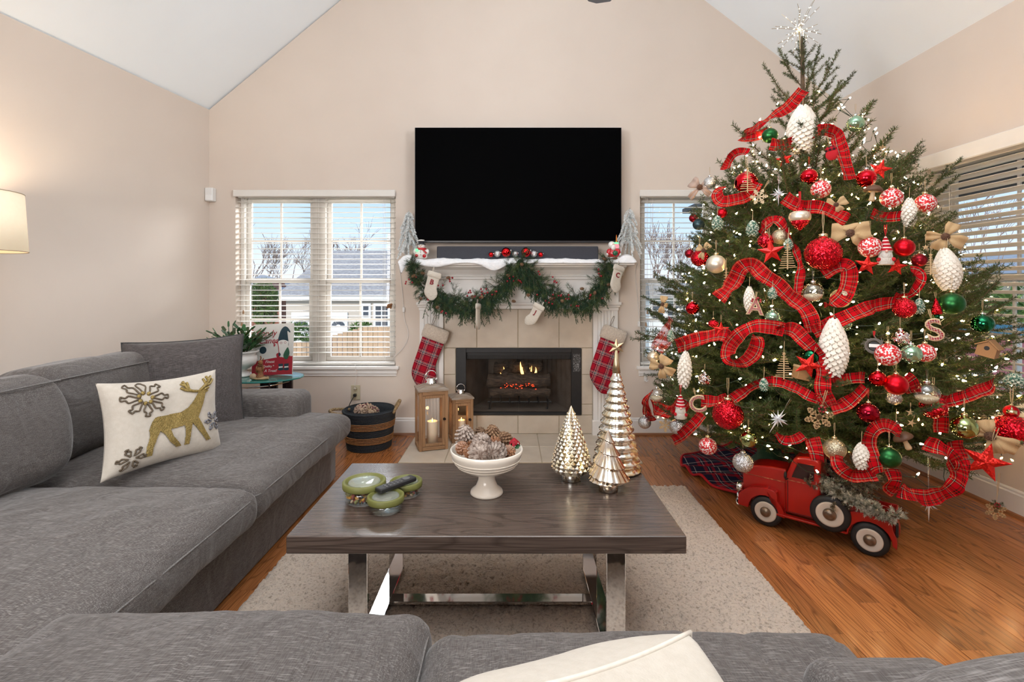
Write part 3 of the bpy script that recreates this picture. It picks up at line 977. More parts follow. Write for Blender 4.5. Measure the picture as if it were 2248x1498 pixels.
# ---- rug
m_rug = mat('cream_pile', (.58, .475, .385), .95, col2=(.29, .225, .17), nscale=95, contrast=(.50, .72), bump=.9, bscale=170, sheen=.2, detail=3)
RX0, RX1, RY0, RY1 = -1.015, 1.045, .72, 3.005
nx, ny = 300, 330
xs = np.linspace(RX0, RX1, nx); ys = np.linspace(RY0, RY1, ny)
rs = np.random.RandomState(4)
zz = .020 + .004 * rs.rand(nx, ny)
for cs_, am_ in ((2, .006), (3, .010)):
    coarse = rs.rand(nx // cs_ + 2, ny // cs_ + 2)
    zz += am_ * (np.kron(coarse, np.ones((cs_, cs_)))[:nx, :ny] - .5)
# brushed streaks running along the pile
for q in range(60):
    cx_, cy_ = rs.randint(0, nx), rs.randint(0, ny)
    X_, Y_ = np.meshgrid(np.arange(nx), np.arange(ny), indexing='ij')
    zz += .004 * (rs.rand() - .5) * np.exp(-((X_ - cx_) / 14.) ** 2 - ((Y_ - cy_) / 34.) ** 2)
edge = np.minimum.reduce([np.arange(nx)[:, None] + 0 * np.arange(ny)[None, :], (nx - 1 - np.arange(nx))[:, None] + 0 * np.arange(ny)[None, :],
                          np.arange(ny)[None, :] + 0 * np.arange(nx)[:, None], (ny - 1 - np.arange(ny))[None, :] + 0 * np.arange(nx)[:, None]])
zz *= np.clip(.25 + edge / 2.5, 0, 1)
jx = (rs.rand(nx, ny) - .5) * .006; jy = (rs.rand(nx, ny) - .5) * .006
V = np.stack([xs[:, None] + jx, ys[None, :] + jy, zz], -1).reshape(-1, 3)
I_ = np.arange(nx * ny).reshape(nx, ny)
F = np.stack([I_[:-1, :-1], I_[1:, :-1], I_[1:, 1:], I_[:-1, 1:]], -1).reshape(-1, 4)
me = bpy.data.meshes.new('rug'); me.from_pydata(V.tolist(), [], F.tolist()); me.materials.append(m_rug); me.update()
me.polygons.foreach_set('use_smooth', [True] * len(me.polygons))
o = put('rug', me)
tag(o, 'cream shaggy wool rug under the coffee table', 'rug')

# ---- coffee table
t = thing('coffee_table', 'dark grey-brown oak coffee table on chrome sled legs', 'table', (-.076, 1.843, 0))
O = t.location
m_oak = wood_mat('smoked_oak', (.105, .076, .062), (.038, .026, .020), .24, axis=0, ring=10, rand=.03, grain=.6, coat=.25, fine=.7)
TX0, TX1, TY0, TY1 = -.686, .535, 1.526, 2.160
me = MB().box(*loc(TX0, TX1, TY0, TY1, .395, .45)).mesh('table_top', m_oak)
bevel_mesh(me, .005, 3)
put('table_top', me, t)
def bar(name, x0, x1, y0, y1, z0, z1):
    return MB().box(*loc(x0, x1, y0, y1, z0, z1), c=.002).build(name, m_chrome, t)
for (a, b) in ((-.512, -.452), (.300, .360)):
    bar('leg', a, b, 1.575, 1.590, .02, .395); bar('leg', a, b, 2.100, 2.115, .02, .395)
    bar('sled_rail', a, b, 1.575, 2.115, .020, .034)
    bar('top_rail', a, b, 1.590, 2.100, .381, .395)
bar('stretcher', -.452, .300, 1.850, 1.902, .034, .046)

# ---- things on the table
ZT_ = .45
m_ceram = mat('glazed_ivory_stoneware', (.78, .71, .62), .22, col2=(.75, .68, .59), nscale=8, coat=.3)
t = thing('footed_bowl', 'ivory ceramic footed bowl heaped with pinecones on the coffee table', 'bowl', (-.09, 1.845, ZT_))
prof = [(.0, .0), (.058, .0), (.0605, .004), (.058, .012), (.040, .028), (.031, .05), (.0295, .072), (.036, .079), (.060, .082), (.085, .091), (.106, .106), (.122, .126), (.131, .149), (.1335, .164),
        (.130, .167), (.1255, .163), (.123, .148), (.114, .127), (.098, .109), (.07, .098), (.03, .094), (.0, .094)]
def ribs(g, u):
    return 1
pr2 = []
for i, (r_, z_) in enumerate(prof):
    pr2.append((r_, z_))
MB().lathe(pr2, 56).build('bowl', m_ceram, t, smooth=True)
mb = MB()
for zr, rr in ((.108, .1085), (.120, .1185), (.132, .1255)):
    mb.tube([(rr * math.cos(2 * PI * k / 48), rr * math.sin(2 * PI * k / 48), zr) for k in range(48)], .0016, 5, closed=True)
mb.build('throwing_ridges', m_ceram, t, smooth=True)
def cone_mesh(name, L, rad, rows, per, m, shingle=False, open_=.5):
    """pinecone: overlapping woody scales set in a spiral on a core; axis along z, stalk at the top"""
    mb = MB()
    core = MB()
    n_ = rows * per
    for i in range(n_):
        f = (i + .5) / n_
        z = -L / 2 + L * f
        rr = rad * math.sin(PI * min(.97, .10 + .86 * f)) ** .75
        a = i * 2.39996
        # a scale: thick lip, pointing outwards and towards the tip
        d = Vector((math.cos(a), math.sin(a), 0)); tdir = Vector((-math.sin(a), math.cos(a), 0))
        up = Vector((0, 0, 1))
        out = (d * math.cos(open_) - up * math.sin(open_) * .55).normalized() if not shingle else (d * .42 - up).normalized()
        nrm = out.cross(tdir).normalized()
        if nrm.z < 0:
            nrm = -nrm
        wl = rad * 2 * PI / per * (.62 if shingle else .36) * (.45 + .55 * rr / rad)
        ln = rad * .55 * (.5 + .5 * rr / rad)
        b0 = d * rr * (.86 if shingle else .55) + up * (z + (ln * .5 if shingle else 0))
        th = wl * .28
        q = [b0 - tdir * wl * .35, b0 + tdir * wl * .35, b0 + out * ln * .75 + tdir * wl * .72, b0 + out * ln * .75 - tdir * wl * .72, b0 + out * ln + nrm * th * .6]
        vs = [p + nrm * th for p in q[:4]] + [p - nrm * th for p in q[:4]] + [q[4]]
        mb.add(vs, [(0, 1, 2, 3), (7, 6, 5, 4), (0, 4, 5, 1), (1, 5, 6, 2), (3, 7, 4, 0), (2, 6, 8), (6, 7, 8), (7, 3, 8), (3, 2, 8)])
    mb.ball((0, 0, 0), 1, 10, 8, (rad * (.88 if shingle else .62), rad * (.88 if shingle else .62), L * .48))
    me = mb.mesh(name, m)
    return me
m_cone_b = mat('pinecone_brown', (.11, .055, .028), .75, col2=(.26, .15, .08), nscale=70, rand=.25)
m_cone_f = mat('pinecone_frosted', (.15, .10, .075), .8, col2=(.44, .37, .32), nscale=55, rand=.2)
m_cone_r = mat('cone_red_brown', (.20, .075, .028), .5, col2=(.30, .14, .06), nscale=60, coat=.3)
bowlC = Vector((-.09, 1.845, ZT_))
cs = [('frosted', P(1020, 955, 1.84), .036, .052, (20, 25), 'grey frosted pinecone upright at the left of the bowl'),
      ('frosted', P(1060, 975, 1.80), .040, .040, (70, 40), 'pale frosted pinecone behind the front pair in the bowl'),
      ('frosted', P(1052, 996, 1.745), .042, .040, (95, 10), 'large pale pinecone facing front in the middle of the bowl'),
      ('frosted', P(1088, 994, 1.755), .038, .040, (80, -30), 'frosted open pinecone at the front right of the bowl'),
      ('brown', P(1081, 953, 1.85), .030, .048, (15, -10), 'dark brown pinecone standing tallest at the back of the bowl'),
      ('brown', P(1052, 956, 1.90), .030, .045, (30, 50), 'small dark pinecone with pale tips behind the tall ones'),
      ('brown', P(1104, 966, 1.85), .032, .046, (55, -60), 'dark pinecone leaning right beside the red flower'),
      ('red', P(1007, 985, 1.79), .024, .030, (50, 20), 'glossy red-brown cone at the left rim of the bowl'),
      ('red', P(1024, 976, 1.83), .024, .030, (80, 60), 'red-brown cone behind the one at the left rim'),
      ('red', P(1021, 997, 1.745), .022, .028, (85, 10), 'small red-brown cone low at the front left of the bowl'),
      ('red', P(1117, 992, 1.80), .024, .030, (60, 0), 'red-brown cone at the right rim under the flower'),
      ('red', P(1037, 982, 1.80), .024, .032, (70, 90), 'red-brown cone between the frosted pinecones at left'),
      ('red', P(1086, 972, 1.82), .024, .032, (70, 30), 'red-brown cone behind the front right frosted pinecone')]
for kind, p, rad, L, (tx, ty), lab in cs:
    mm = {'frosted': m_cone_f, 'brown': m_cone_b, 'red': m_cone_r}[kind]
    rows, per = {'frosted': (8, 11), 'brown': (9, 11), 'red': (6, 9)}[kind]
    o = put('pinecone', cone_mesh('pinecone', L * 1.5, rad, rows, per, mm, open_=.55 if kind != 'red' else .2))
    p = p.copy()
    dd = (p - bowlC).to_2d()
    if dd.length > .098:
        dd *= .098 / dd.length
        p.x, p.y = bowlC.x + dd.x, bowlC.y + dd.y
    o.location = p
    o.rotation_euler = (R(tx), 0, R(ty))
    tag(o, lab, 'pinecone', 'pinecones in the footed bowl')
t = thing('artificial_flower', 'small red cloth flower with green leaves in the bowl of pinecones', 'flower', P(1129, 980, 1.825))
mb = MB()
rr_ = random.Random(5)
for k in range(16):
    a = k * 2.4; q = .004 + .0012 * k
    M_ = Matrix.Translation((q * math.cos(a) * .9, q * math.sin(a) * .9, .026 - .001 * k)) @ Matrix.Rotation(a, 4, 'Z') @ Matrix.Rotation(R(40 + 2 * k), 4, 'Y')
    mb.ball((0, 0, 0), .0085, 8, 5, (1, .8, .22), M=M_)
mb.build('petals', mat('red_cloth', (.35, .008, .02), .8, col2=(.22, .004, .012), nscale=100), t, smooth=True)
mb = MB()
for k in range(7):
    a = k * .9
    mb.ball((.014 * math.cos(a), .014 * math.sin(a), .002 - .004 * (k % 3)), .010, 6, 4, (1, .7, .3), M=Matrix.Rotation(R(20), 4, 'X'))
mb.build('leaves', mat('cloth_leaf', (.02, .08, .03), .7, col2=(.03, .12, .04), nscale=100), t)

m_jar = glass('jar_glass', (.98, 1, .99), .05, .01)
m_lid = mat('olive_silicone', (.150, .155, .042), .5, col2=(.14, .145, .038), nscale=30)
beans = [mat('bean_%s' % n_, c_, .35, col2=c2_, nscale=200) for n_, c_, c2_ in
         (('cream', (.70, .55, .42), (.6, .45, .33)), ('rose', (.42, .10, .09), (.34, .07, .06)), ('brown', (.16, .07, .045), (.25, .12, .08)), ('olive', (.30, .28, .12), (.22, .2, .08)), ('yellow', (.65, .33, .06), (.6, .28, .05)))]
def jar(label, x, y, r, h, fill, seed):
    t = thing('glass_jar', label, 'food container', (x, y, ZT_), 0, 'lidded glass containers on the coffee table')
    hl = h - .018
    prof = [(0, .001), (r * .80, .0), (r * .88, .004), (r * .93, hl * .5), (r * .95, hl), (r * .91, hl), (r * .89, hl * .5), (r * .84, .008), (0, .006)]
    MB().lathe(prof, 40).build('bowl', m_jar, t, smooth=True)
    MB().lathe([(r * .86, hl - .004), (r, hl - .004), (r * 1.02, hl), (r * 1.02, h - .002), (r * .98, h), (r * .88, h), (r * .86, h - .004), (r * .76, h - .006), (r * .74, h - .010), (r * .74, hl)], 40).build('lid_rim', m_lid, t, smooth=True)
    MB().lathe([(0, h - .008), (r * .75, h - .008), (r * .75, h - .004), (r * .70, h - .003), (0, h - .003)], 40).build('lid_window', glass('lid_glass', (.95, 1, .93), .14, .06, .12), t, smooth=True)
    if fill:
        rr = random.Random(seed)
        for bi, bm_ in enumerate(beans):
            q = MB()
            for k in range(fill // len(beans)):
                a = rr.random() * 6.283; d_ = r * .78 * rr.random() ** .4
                zz_ = .011 + rr.random() * hl * .42
                q.ball((0, 0, 0), .0075, 7, 4, (1.3, .75, .65), M=Matrix.Translation((d_ * math.cos(a), d_ * math.sin(a), zz_)) @ Euler((rr.random() * 1, rr.random() * 1, rr.random() * 6)).to_matrix().to_4x4())
            so = q.build('beans', bm_, t, smooth=True); so['kind'] = 'stuff'
    return t
jar('large glass container with olive lid holding speckled beans, leftmost on table', -.523, 1.786, .074, .071, 130, 1)
jar('small empty glass container with olive lid, in front of its pair', -.4265, 1.706, .0605, .052, 0, 2)
jar('olive-lidded glass container of dried beans behind, under the remote', -.385, 1.835, .058, .052, 90, 3)
t = thing('remote_control', 'slim black remote lying across two olive lids', 'remote', (0, 0, 0))
a_, b_ = P(846, 1071, 1.735), P(893, 1047, 1.80)
a_.z = .5035; b_.z = .506
cx = (a_ + b_) / 2
xd = (b_ - a_).normalized()
t.matrix_world = frame_m(cx + Vector((0, 0, .009)), xd, Vector((0, 0, 1)).cross(xd))
Lr = .150
me = MB().box(-Lr / 2, Lr / 2, -.019, .019, -.008, .008).mesh('body', m_black); bevel_mesh(me, .006, 3); put('body', me, t)
m_btn = mat('remote_button', (.08, .08, .085), .4, col2=(.1, .1, .1), nscale=50)
MB().lathe([(.009, .008), (.0135, .008), (.0135, .0092), (.009, .0092)], 20, M=Matrix.Translation((.042, 0, 0))).build('navigation_ring', m_btn, t)
for i in range(5):
    for j in (-1, 0, 1):
        MB().lathe([(0, .0078), (.0042, .0078), (.0036, .0096), (0, .0098)], 10, M=Matrix.Translation((.015 - i * .015, j * .0105, 0))).build('button', m_btn, t)

# mercury glass trees
def merc(name, col, col2):
    return mat(name, col, .16, 1, col2=col2, nscale=26, contrast=(.42, .6), bump=.05)
m_merc_g = merc('mercury_glass_gold', (.84, .71, .46), (.80, .75, .64))
m_merc_s = merc('mercury_glass_silver', (.80, .80, .76), (.78, .68, .48))
m_merc_b = merc('mercury_glass_bronze', (.66, .53, .38), (.72, .66, .58))
t = thing('glass_tree', 'gold mercury glass tree with diamond studs, left of the three glass trees', 'ornament', (.237, 1.976, ZT_))
MB().lathe([(0, 0), (.036, 0), (.038, .003), (.036, .030), (.034, .034), (0, .034)], 28).build('stem', m_merc_s, t, smooth=True)
mb = MB(); core = [(0, .034), (.070, .034), (.073, .045)]
rows = 17
hh = .245
prof = [(0, .034), (.068, .036), (.072, .05)]
for i in range(1, 13):
    f = i / 12
    prof.append((.072 * (1 - f) ** .92 + .010 * f ** .5 * (1 - f) + .0045, .05 + hh * f * .96))
prof.append((0, .292))
mb.lathe(prof, 28)
def rad_at(z):
    for (r0, z0), (r1, z1) in zip(prof[2:], prof[3:]):
        if z0 <= z <= z1:
            return r0 + (r1 - r0) * (z - z0) / max(1e-6, z1 - z0)
    return .004
for i in range(rows):
    z = .052 + hh * .90 * (i / rows) ** .93
    r_ = rad_at(z)
    cnt = max(9, int(22 - i * .55))
    dz = .0118 * (1 - .5 * i / rows); wd = 2 * PI * r_ / cnt / 2
    for k in range(cnt):
        a = 2 * PI * (k + .5 * (i % 2)) / cnt
        d = Vector((math.cos(a), math.sin(a), 0)); tg = Vector((-math.sin(a), math.cos(a), 0))
        c_ = d * r_ + Vector((0, 0, z))
        mb.add([c_ - tg * wd, c_ + Vector((0, 0, -dz)) + d * .001, c_ + tg * wd, c_ + Vector((0, 0, dz)) - d * .002, c_ + d * (.0075 * (1 - .5 * i / rows))], [(0, 1, 4), (1, 2, 4), (2, 3, 4), (3, 0, 4)])
mb.build('studded_cone', m_merc_g, t)
t = thing('glass_tree', 'small bronze mercury glass tree with swirled ridges, front of the three', 'ornament', (.363, 1.874, ZT_))
MB().lathe([(0, 0), (.034, 0), (.036, .003), (.034, .034), (.030, .038), (0, .038)], 28).build('stem', m_merc_b, t, smooth=True)
mb = MB()
tiers = 5
def spiral(u, v):
    a = 2 * PI * u
    f = v
    z = .040 + .185 * f
    base_r = .068 * (1 - f) ** .85 + .004 * (1 - f)
    ph = (f * 4.2 + u) % 1.0
    sh = 1.10 - .26 * ph
    rib = 1 + .055 * abs(math.sin(a * 9)) * (1 - f * .7)
    r_ = max(.0015, base_r * sh * rib) if f < .985 else .001
    return Vector((r_ * math.cos(a), r_ * math.sin(a), z))
mb.grid(spiral, 108, 70, closed_u=True)
mb.lathe([(0, .036), (.06, .038), (.068, .041)], 28)
mb.build('ridged_cone', m_merc_b, t, smooth=True)
t = thing('glass_tree', 'tall silver and gold tiered mercury glass tree topped by a star', 'ornament', (.437, 2.080, ZT_))
mb = MB()
n_t = 13
z = 0.0
prof = [(0, 0), (.076, .0)]
for i in range(n_t):
    f = i / n_t
    r_ = .085 * (1 - f) ** .95 + .018
    h_ = .0335 * (1 - .22 * f)
    prof += [(r_ * .88, z + h_ * .06), (r_ * .985, z + h_ * .20), (r_, z + h_ * .36), (r_ * .93, z + h_ * .56), (r_ * .80, z + h_ * .80), (r_ * .735, z + h_ * .94)]
    z += h_
prof += [(.014, z + .01), (.011, z + .03), (0, z + .034)]
mb.lathe(prof, 72, wob=lambda g, u: 1 + .018 * math.sin(g * 22) * (1 if u > .02 else 0))
mb.build('tiered_cone', m_merc_s, t, smooth=True)
ztip = z + .012
MB().lathe([(.0175, ztip), (.013, ztip + .035), (.006, ztip + .092), (.003, ztip + .098), (0, ztip + .098)], 16).build('spike', mat('antique_brass', (.38, .29, .17), .35, .9, col2=(.5, .4, .25), nscale=40), t, smooth=True)
def star_mb(r_out, r_in, th, n=5, rot=PI / 2):
    mb = MB()
    ring = []
    for k in range(2 * n):
        a = rot + PI * k / n
        q = r_out if k % 2 == 0 else r_in
        ring.append((q * math.cos(a), 0, q * math.sin(a)))
    vs = ring + [(0, -th, 0), (0, th, 0)]
    m_ = 2 * n
    fs = [(i, (i + 1) % m_, m_) for i in range(m_)] + [((i + 1) % m_, i, m_ + 1) for i in range(m_)]
    mb.add(vs, fs)
    return mb
star_mb(.038, .016, .009, 6).build('star', MATS['antique_brass'], t, (0, 0, ztip + .105), (0, 0, R(12)))

# ---- floor lamp by the left wall
t = thing('floor_lamp', 'floor lamp with lit cream drum shade by the left wall', 'lamp', (-2.512, 2.32, 0))
m_shade = mat('lamp_shade_linen', (.85, .74, .56), .9, col2=(.83, .72, .54), nscale=60, emit=(1, .80, .55), estr=.30)
zb, zt = 1.378, 1.655
mb = MB()
mb.lathe([(.203, zb), (.188, zt), (.186, zt), (.201, zb)], 40)
mb.build('shade', m_shade, t, smooth=True)
mb = MB()
for z_, r_ in ((zb, .203), (zt, .188)):
    mb.tube([(r_ * math.cos(2 * PI * k / 40), r_ * math.sin(2 * PI * k / 40), z_) for k in range(40)], .002, 5, closed=True)
mb.build('shade_trim', mat('shade_trim', (.45, .36, .25), .8, col2=(.4, .32, .22), nscale=50), t)
m_lampmetal = mat('brushed_nickel', (.5, .48, .45), .3, 1, col2=(.45, .43, .4), nscale=50)
MB().lathe([(0, 0), (.14, 0), (.14, .012), (.02, .025), (.011, .03), (.011, 1.42), (.018, 1.43), (.018, 1.47), (0, 1.47)], 24).build('pole', m_lampmetal, t, smooth=True)
MB().ball((0, 0, 1.52), .03, 14, 10, (1, 1, 1.2)).build('bulb', glow('warm_bulb', (1, .78, .5), 9), t, smooth=True)
mb = MB()
for k in range(3):
    a = 2 * PI * k / 3
    mb.tube([(0, 0, 1.45), (.2 * math.cos(a), .2 * math.sin(a), zb + .005)], .002, 4)
mb.build('shade_spider', m_lampmetal, t)
l = bpy.data.lights.new('lamp_glow', 'POINT'); l.energy = 17; l.color = (1, .80, .58); l.shadow_soft_size = .05
lo = bpy.data.objects.new('lamp_glow', l); COL.objects.link(lo); lo.location = (-2.512, 2.32, 1.575)

# ---- round glass side table in the corner
t = thing('side_table', 'round glass side table with dark curved legs in the corner', 'table', (-1.80, 3.62, 0))
m_gt = glass('table_glass', (.90, .98, .95), .10, .01)
m_ge = mat('glass_edge_teal', (.03, .26, .24), .1, col2=(.05, .34, .31), nscale=10, trans=.4)
MB().lathe([(0, .552), (.285, .552), (.290, .555), (.290, .559), (.285, .562), (0, .562)], 56, sx=1.0, sy=.78).build('glass_top', m_gt, t, smooth=False)
MB().lathe([(.2895, .553), (.2915, .5545), (.2915, .5595), (.2895, .561)], 56, sx=1.0, sy=.78).build('glass_edge', m_ge, t, smooth=True)
MB().lathe([(0, .300), (.20, .300), (.20, .308), (0, .308)], 48, sx=1, sy=.78).build('glass_shelf', m_gt, t)
m_dk = wood_mat('espresso_wood', (.030, .018, .020), (.012, .007, .008), .25, axis=2, coat=.3)
for (lx, ly) in ((.20, -.03), (-.20, .03), (.0, .17), (.10, -.15)):
    MB().box(lx - .035, lx + .035, ly - .012, ly + .012, 0, .552, .004).build('leg', m_dk, t)
mb = MB()
mb.tube(spline([(.22, -.04, .535), (.12, -.16, .525), (-.03, -.2, .52), (-.18, -.12, .515)], 8), .006, 6)
mb.build('curved_rail', m_chrome, t, smooth=True)
ZG = .562
# plant in white urn
t = thing('potted_plant', 'green leafy holiday cactus in a white urn on the glass table', 'plant', (-1.955, 3.63, ZG))
MB().lathe([(0, 0), (.062, 0), (.066, .006), (.060, .02), (.038, .034), (.036, .046), (.06, .062), (.095, .085), (.108, .115), (.104, .14), (.094, .158), (.098, .168), (.118, .176), (.120, .184), (.112, .186), (.095, .178), (.085, .16), (0, .15)], 40,
           ).build('urn', mat('white_urn', (.80, .78, .75), .3, col2=(.77, .75, .72), nscale=10), t, smooth=True)
MB().lathe([(0, .160), (.088, .160), (.086, .168), (.04, .175), (0, .176)], 24).build('soil', mat('potting_soil', (.02, .014, .010), .95, col2=(.04, .03, .02), nscale=90, bump=.6), t)
m_leafs = [mat('cactus_leaf_%s' % a, c1, .35, col2=c2, nscale=30) for a, c1, c2 in (('dark', (.018, .062, .024), (.03, .09, .03)), ('mid', (.035, .12, .035), (.05, .16, .045)), ('olive', (.05, .085, .02), (.035, .05, .02)))]
rp_ = random.Random(12)
def leaf_mesh(m):
    mb = MB()
    ol = [(0, 0), (.35, .10), (.8, .18), (1.0, .30), (.75, .42), (.95, .55), (.7, .72), (.8, .85), (.3, 1.0), (0, .95)]
    L = [(a * .011, b * .042) for a, b in ol]
    pts = L + [(-a, b) for a, b in reversed(L[1:-1])]
    vs = [(a, b, .0014) for a, b in pts] + [(a, b, -.0014) for a, b in pts]
    n = len(pts)
    fs = [tuple(range(n)), tuple(range(2 * n - 1, n - 1, -1))] + [(i, i + n, (i + 1) % n + n, (i + 1) % n) for i in range(n)]
    mb.add(vs, fs)
    return mb.mesh('leaf', m)
lms = [leaf_mesh(m) for m in m_leafs]
nl = 0
stems = MB()
for sidx in range(60):
    az = rp_.random() * 2 * PI
    el = R(rp_.uniform(18, 85))
    p = Vector((.05 * math.cos(az), .05 * math.sin(az), .185))
    d = Vector((math.cos(az) * math.cos(el), math.sin(az) * math.cos(el) * .7, math.sin(el)))
    pts = [p.copy()]
    for k in range(rp_.randint(3, 5)):
        if nl >= 240:
            break
        ln = .046 * rp_.uniform(.85, 1.15)
        o = put('leaf', rp_.choice(lms), t)
        xdir = d.cross(Vector((0, 0, 1)) + Vector((rp_.uniform(-.6, .6), rp_.uniform(-.6, .6), 0)))
        if xdir.length < .05:
            xdir = Vector((1, 0, 0))
        o.matrix_local = frame_m(p, xdir, d) @ Matrix.Scale(ln / .040, 4)
        p = p + d * ln
        pts.append(p.copy())
        d = (d + Vector((rp_.uniform(-.4, .4), rp_.uniform(-.4, .4), rp_.uniform(-.25, .15)))).normalized()
        nl += 1
for (b, e_) in (((.03, 0, .16), (.12, -.05, .29)), ((.02, .02, .16), (-.10, .02, .28)), ((0, -.02, .16), (.02, -.05, .30))):
    stems.tube(spline([b, ((Vector(b) + Vector(e_)) / 2 + Vector((.01, 0, .02))), e_], 4), .004, 5)
stems.build('stem', mat('cactus_stem', (.16, .10, .05), .8, col2=(.1, .07, .04), nscale=60), t)
# sign
t = thing('holiday_sign', 'square candy canes sign with a bearded gnome on the glass table', 'sign')
sg_c = P(603, 774, 3.70)
SWd, SHt = .315, .375
t.matrix_world = frame_m((sg_c.x - .022, 3.715, ZG + SHt / 2 - .002), (.995, -.10, .045), (.0, .14, 1))
MB().box(-SWd / 2, SWd / 2, -SHt / 2, SHt / 2, -.010, 0, .001).build('panel', mat('sign_cream', (.66, .64, .60), .6, col2=(.62, .60, .56), nscale=20), t)
def flat(poly, z0, z1, name, m):
    n = len(poly)
    mb = MB().add([(a, b, z0) for a, b in poly] + [(a, b, z1) for a, b in poly],
                  [tuple(range(n))[::-1], tuple(range(n, 2 * n))] + [(i, (i + 1) % n, (i + 1) % n + n, i + n) for i in range(n)])
    return mb.build(name, m, t)
def smooth_poly(pts, n=5):
    return [(q.x, q.y) for q in spline([Vector((a, b, 0)) for a, b in pts], n, True)]
m_sr = mat('sign_red', (.38, .02, .035), .6, col2=(.34, .018, .03), nscale=30)
m_sn = mat('sign_navy', (.012, .035, .055), .6, col2=(.016, .045, .06), nscale=30)
m_sw = mat('sign_white', (.74, .72, .68), .6, col2=(.70, .68, .64), nscale=30)
m_sg = mat('sign_green', (.02, .09, .05), .6, col2=(.03, .11, .06), nscale=30)
flat([(-SWd / 2, -SHt / 2), (SWd / 2, -SHt / 2), (SWd / 2, -.055), (.02, -.063), (-SWd / 2, -.09)], 0, .0008, 'red_field', m_sr)
flat(smooth_poly([(.045, .048), (.048, .10), (.065, .145), (.09, .165), (.115, .155), (.135, .125), (.128, .12), (.112, .13), (.116, .09), (.122, .05), (.118, .02)]), .0008, .0018, 'hat', m_sn)
flat(smooth_poly([(.044, .05), (.05, .06), (.085, .066), (.118, .055), (.122, .046), (.118, -.02), (.09, -.062), (.06, -.045), (.046, -.0)]), .0018, .0028, 'beard', m_sw)
flat(smooth_poly([(.03, -.04), (.05, -.03), (.06, -.06), (.12, -.06), (.138, -.05), (.135, -.09), (.125, -.11), (.052, -.11), (.04, -.075)]), .0010, .0016, 'coat', m_sr)
flat(smooth_poly([(.088, -.04), (.115, .008), (.126, .0), (.134, -.035), (.118, -.075), (.095, -.07)]), .0028, .0036, 'tree_bag', m_sg)
flat(smooth_poly([(.05, -.032), (.058, -.028), (.066, -.04), (.06, -.052), (.05, -.048)]), .0028, .0036, 'mitten', m_sn)
for s_ in (.05, .094):
    flat([(s_, -.11), (s_ + .036, -.108), (s_ + .034, -.14), (s_ + .004, -.142)], .0016, .0022, 'boot_top', m_sn)
    flat([(s_ + .004, -.129), (s_ + .034, -.127), (s_ + .034, -.137), (s_ + .004, -.139)], .0022, .0028, 'boot_cuff', m_sw)
    flat(smooth_poly([(s_ - .002, -.152), (s_ + .004, -.14), (s_ + .035, -.138), (s_ + .038, -.153), (s_ + .018, -.158)]), .0016, .0024, 'boot', m_sn)
mb = MB()
mb.tube([(.066 + .008 * math.cos(a), .044 + .007 * math.sin(a), .0032) for a in [k * PI / 6 for k in range(12)]], .0012, 4, closed=True)
mb.tube([(.098 + .008 * math.cos(a), .046 + .007 * math.sin(a), .0032) for a in [k * PI / 6 for k in range(12)]], .0012, 4, closed=True)
mb.build('spectacles', m_sr, t)
mb = MB(); mb.tube(spline([(.02, .035, .002), (.012, .02, .002), (.015, .05, .002), (.035, .048, .002), (.045, .025, .002), (.052, -.03, .002)], 4), .003, 5)
mb.build('candy_cane', m_sr, t)
flat([(-.075 + .027 * math.cos(a), -.005 + .027 * math.sin(a)) for a in [k * PI / 10 for k in range(20)]], .0008, .0016, 'bauble', m_sn)
for txt, s_, x_, y_, m in (('Candy', .062, -.055, .118, m_sr), ('Canes', .062, -.035, .062, m_sr), ('Finest', .030, -.018, -.092, m_sw), ('* Quality *', .024, -.035, -.125, m_sw), ('A Treat!', .028, -.01, -.158, m_sw)):
    o = put('lettering', text_mesh(txt, s_, .0006, shear=.25 if s_ > .025 else 0), t, (x_, y_, .0016)); o.data.materials.append(m)
# wooden figurine
t = thing('carved_figurine', 'small carved wooden deer figurine on pale driftwood before the sign', 'figurine', (-1.755, 3.50, ZG))
m_carv = mat('carved_wood', (.30, .13, .045), .6, col2=(.16, .065, .025), nscale=60, bump=.8, bscale=90)
m_strw = mat('straw', (.50, .36, .20), .9, col2=(.36, .24, .12), nscale=120, bump=.8)
mb = MB()
mb.tube(spline([(.0, 0, .012), (.004, 0, .045), (-.003, .002, .08), (.002, 0, .105)], 6), lambda u: .024 - .010 * u + .004 * math.sin(u * 14), 10)
mb.ball((.004, 0, .118), .017, 10, 8, (1, .9, 1.15))
mb.ball((-.018, -.006, .072), .012, 8, 6, (.8, .8, 2.2)); mb.ball((.024, -.004, .08), .011, 8, 6, (.8, .8, 2.0))
mb.tube(spline([(.0, 0, .13), (.008, 0, .15), (.004, 0, .165)], 4), .004, 5); mb.tube(spline([(.008, 0, .128), (.022, 0, .14), (.026, 0, .15)], 4), .0035, 5)
mb.build('body', m_carv, t, smooth=True)
mb = MB(); r4 = random.Random(3)
mb.ball((.01, 0, .008), .05, 14, 6, (1.1, .7, .25))
for k in range(50):
    a = r4.random() * 6.28; q = r4.uniform(.01, .055)
    p0 = Vector((.012 + q * math.cos(a), q * .7 * math.sin(a), .010 + .008 * r4.random()))
    mb.tube([p0, p0 + Vector((r4.uniform(-.02, .02), r4.uniform(-.015, .015), r4.uniform(-.002, .008)))], .0012, 3)
mb.build('straw_base', m_strw, t)
MB().ball((-.042, -.01, .022), .024, 12, 8, (1, .8, .95)).build('driftwood_slice', mat('driftwood', (.46, .34, .22), .8, col2=(.38, .27, .17), nscale=40), t, smooth=True)
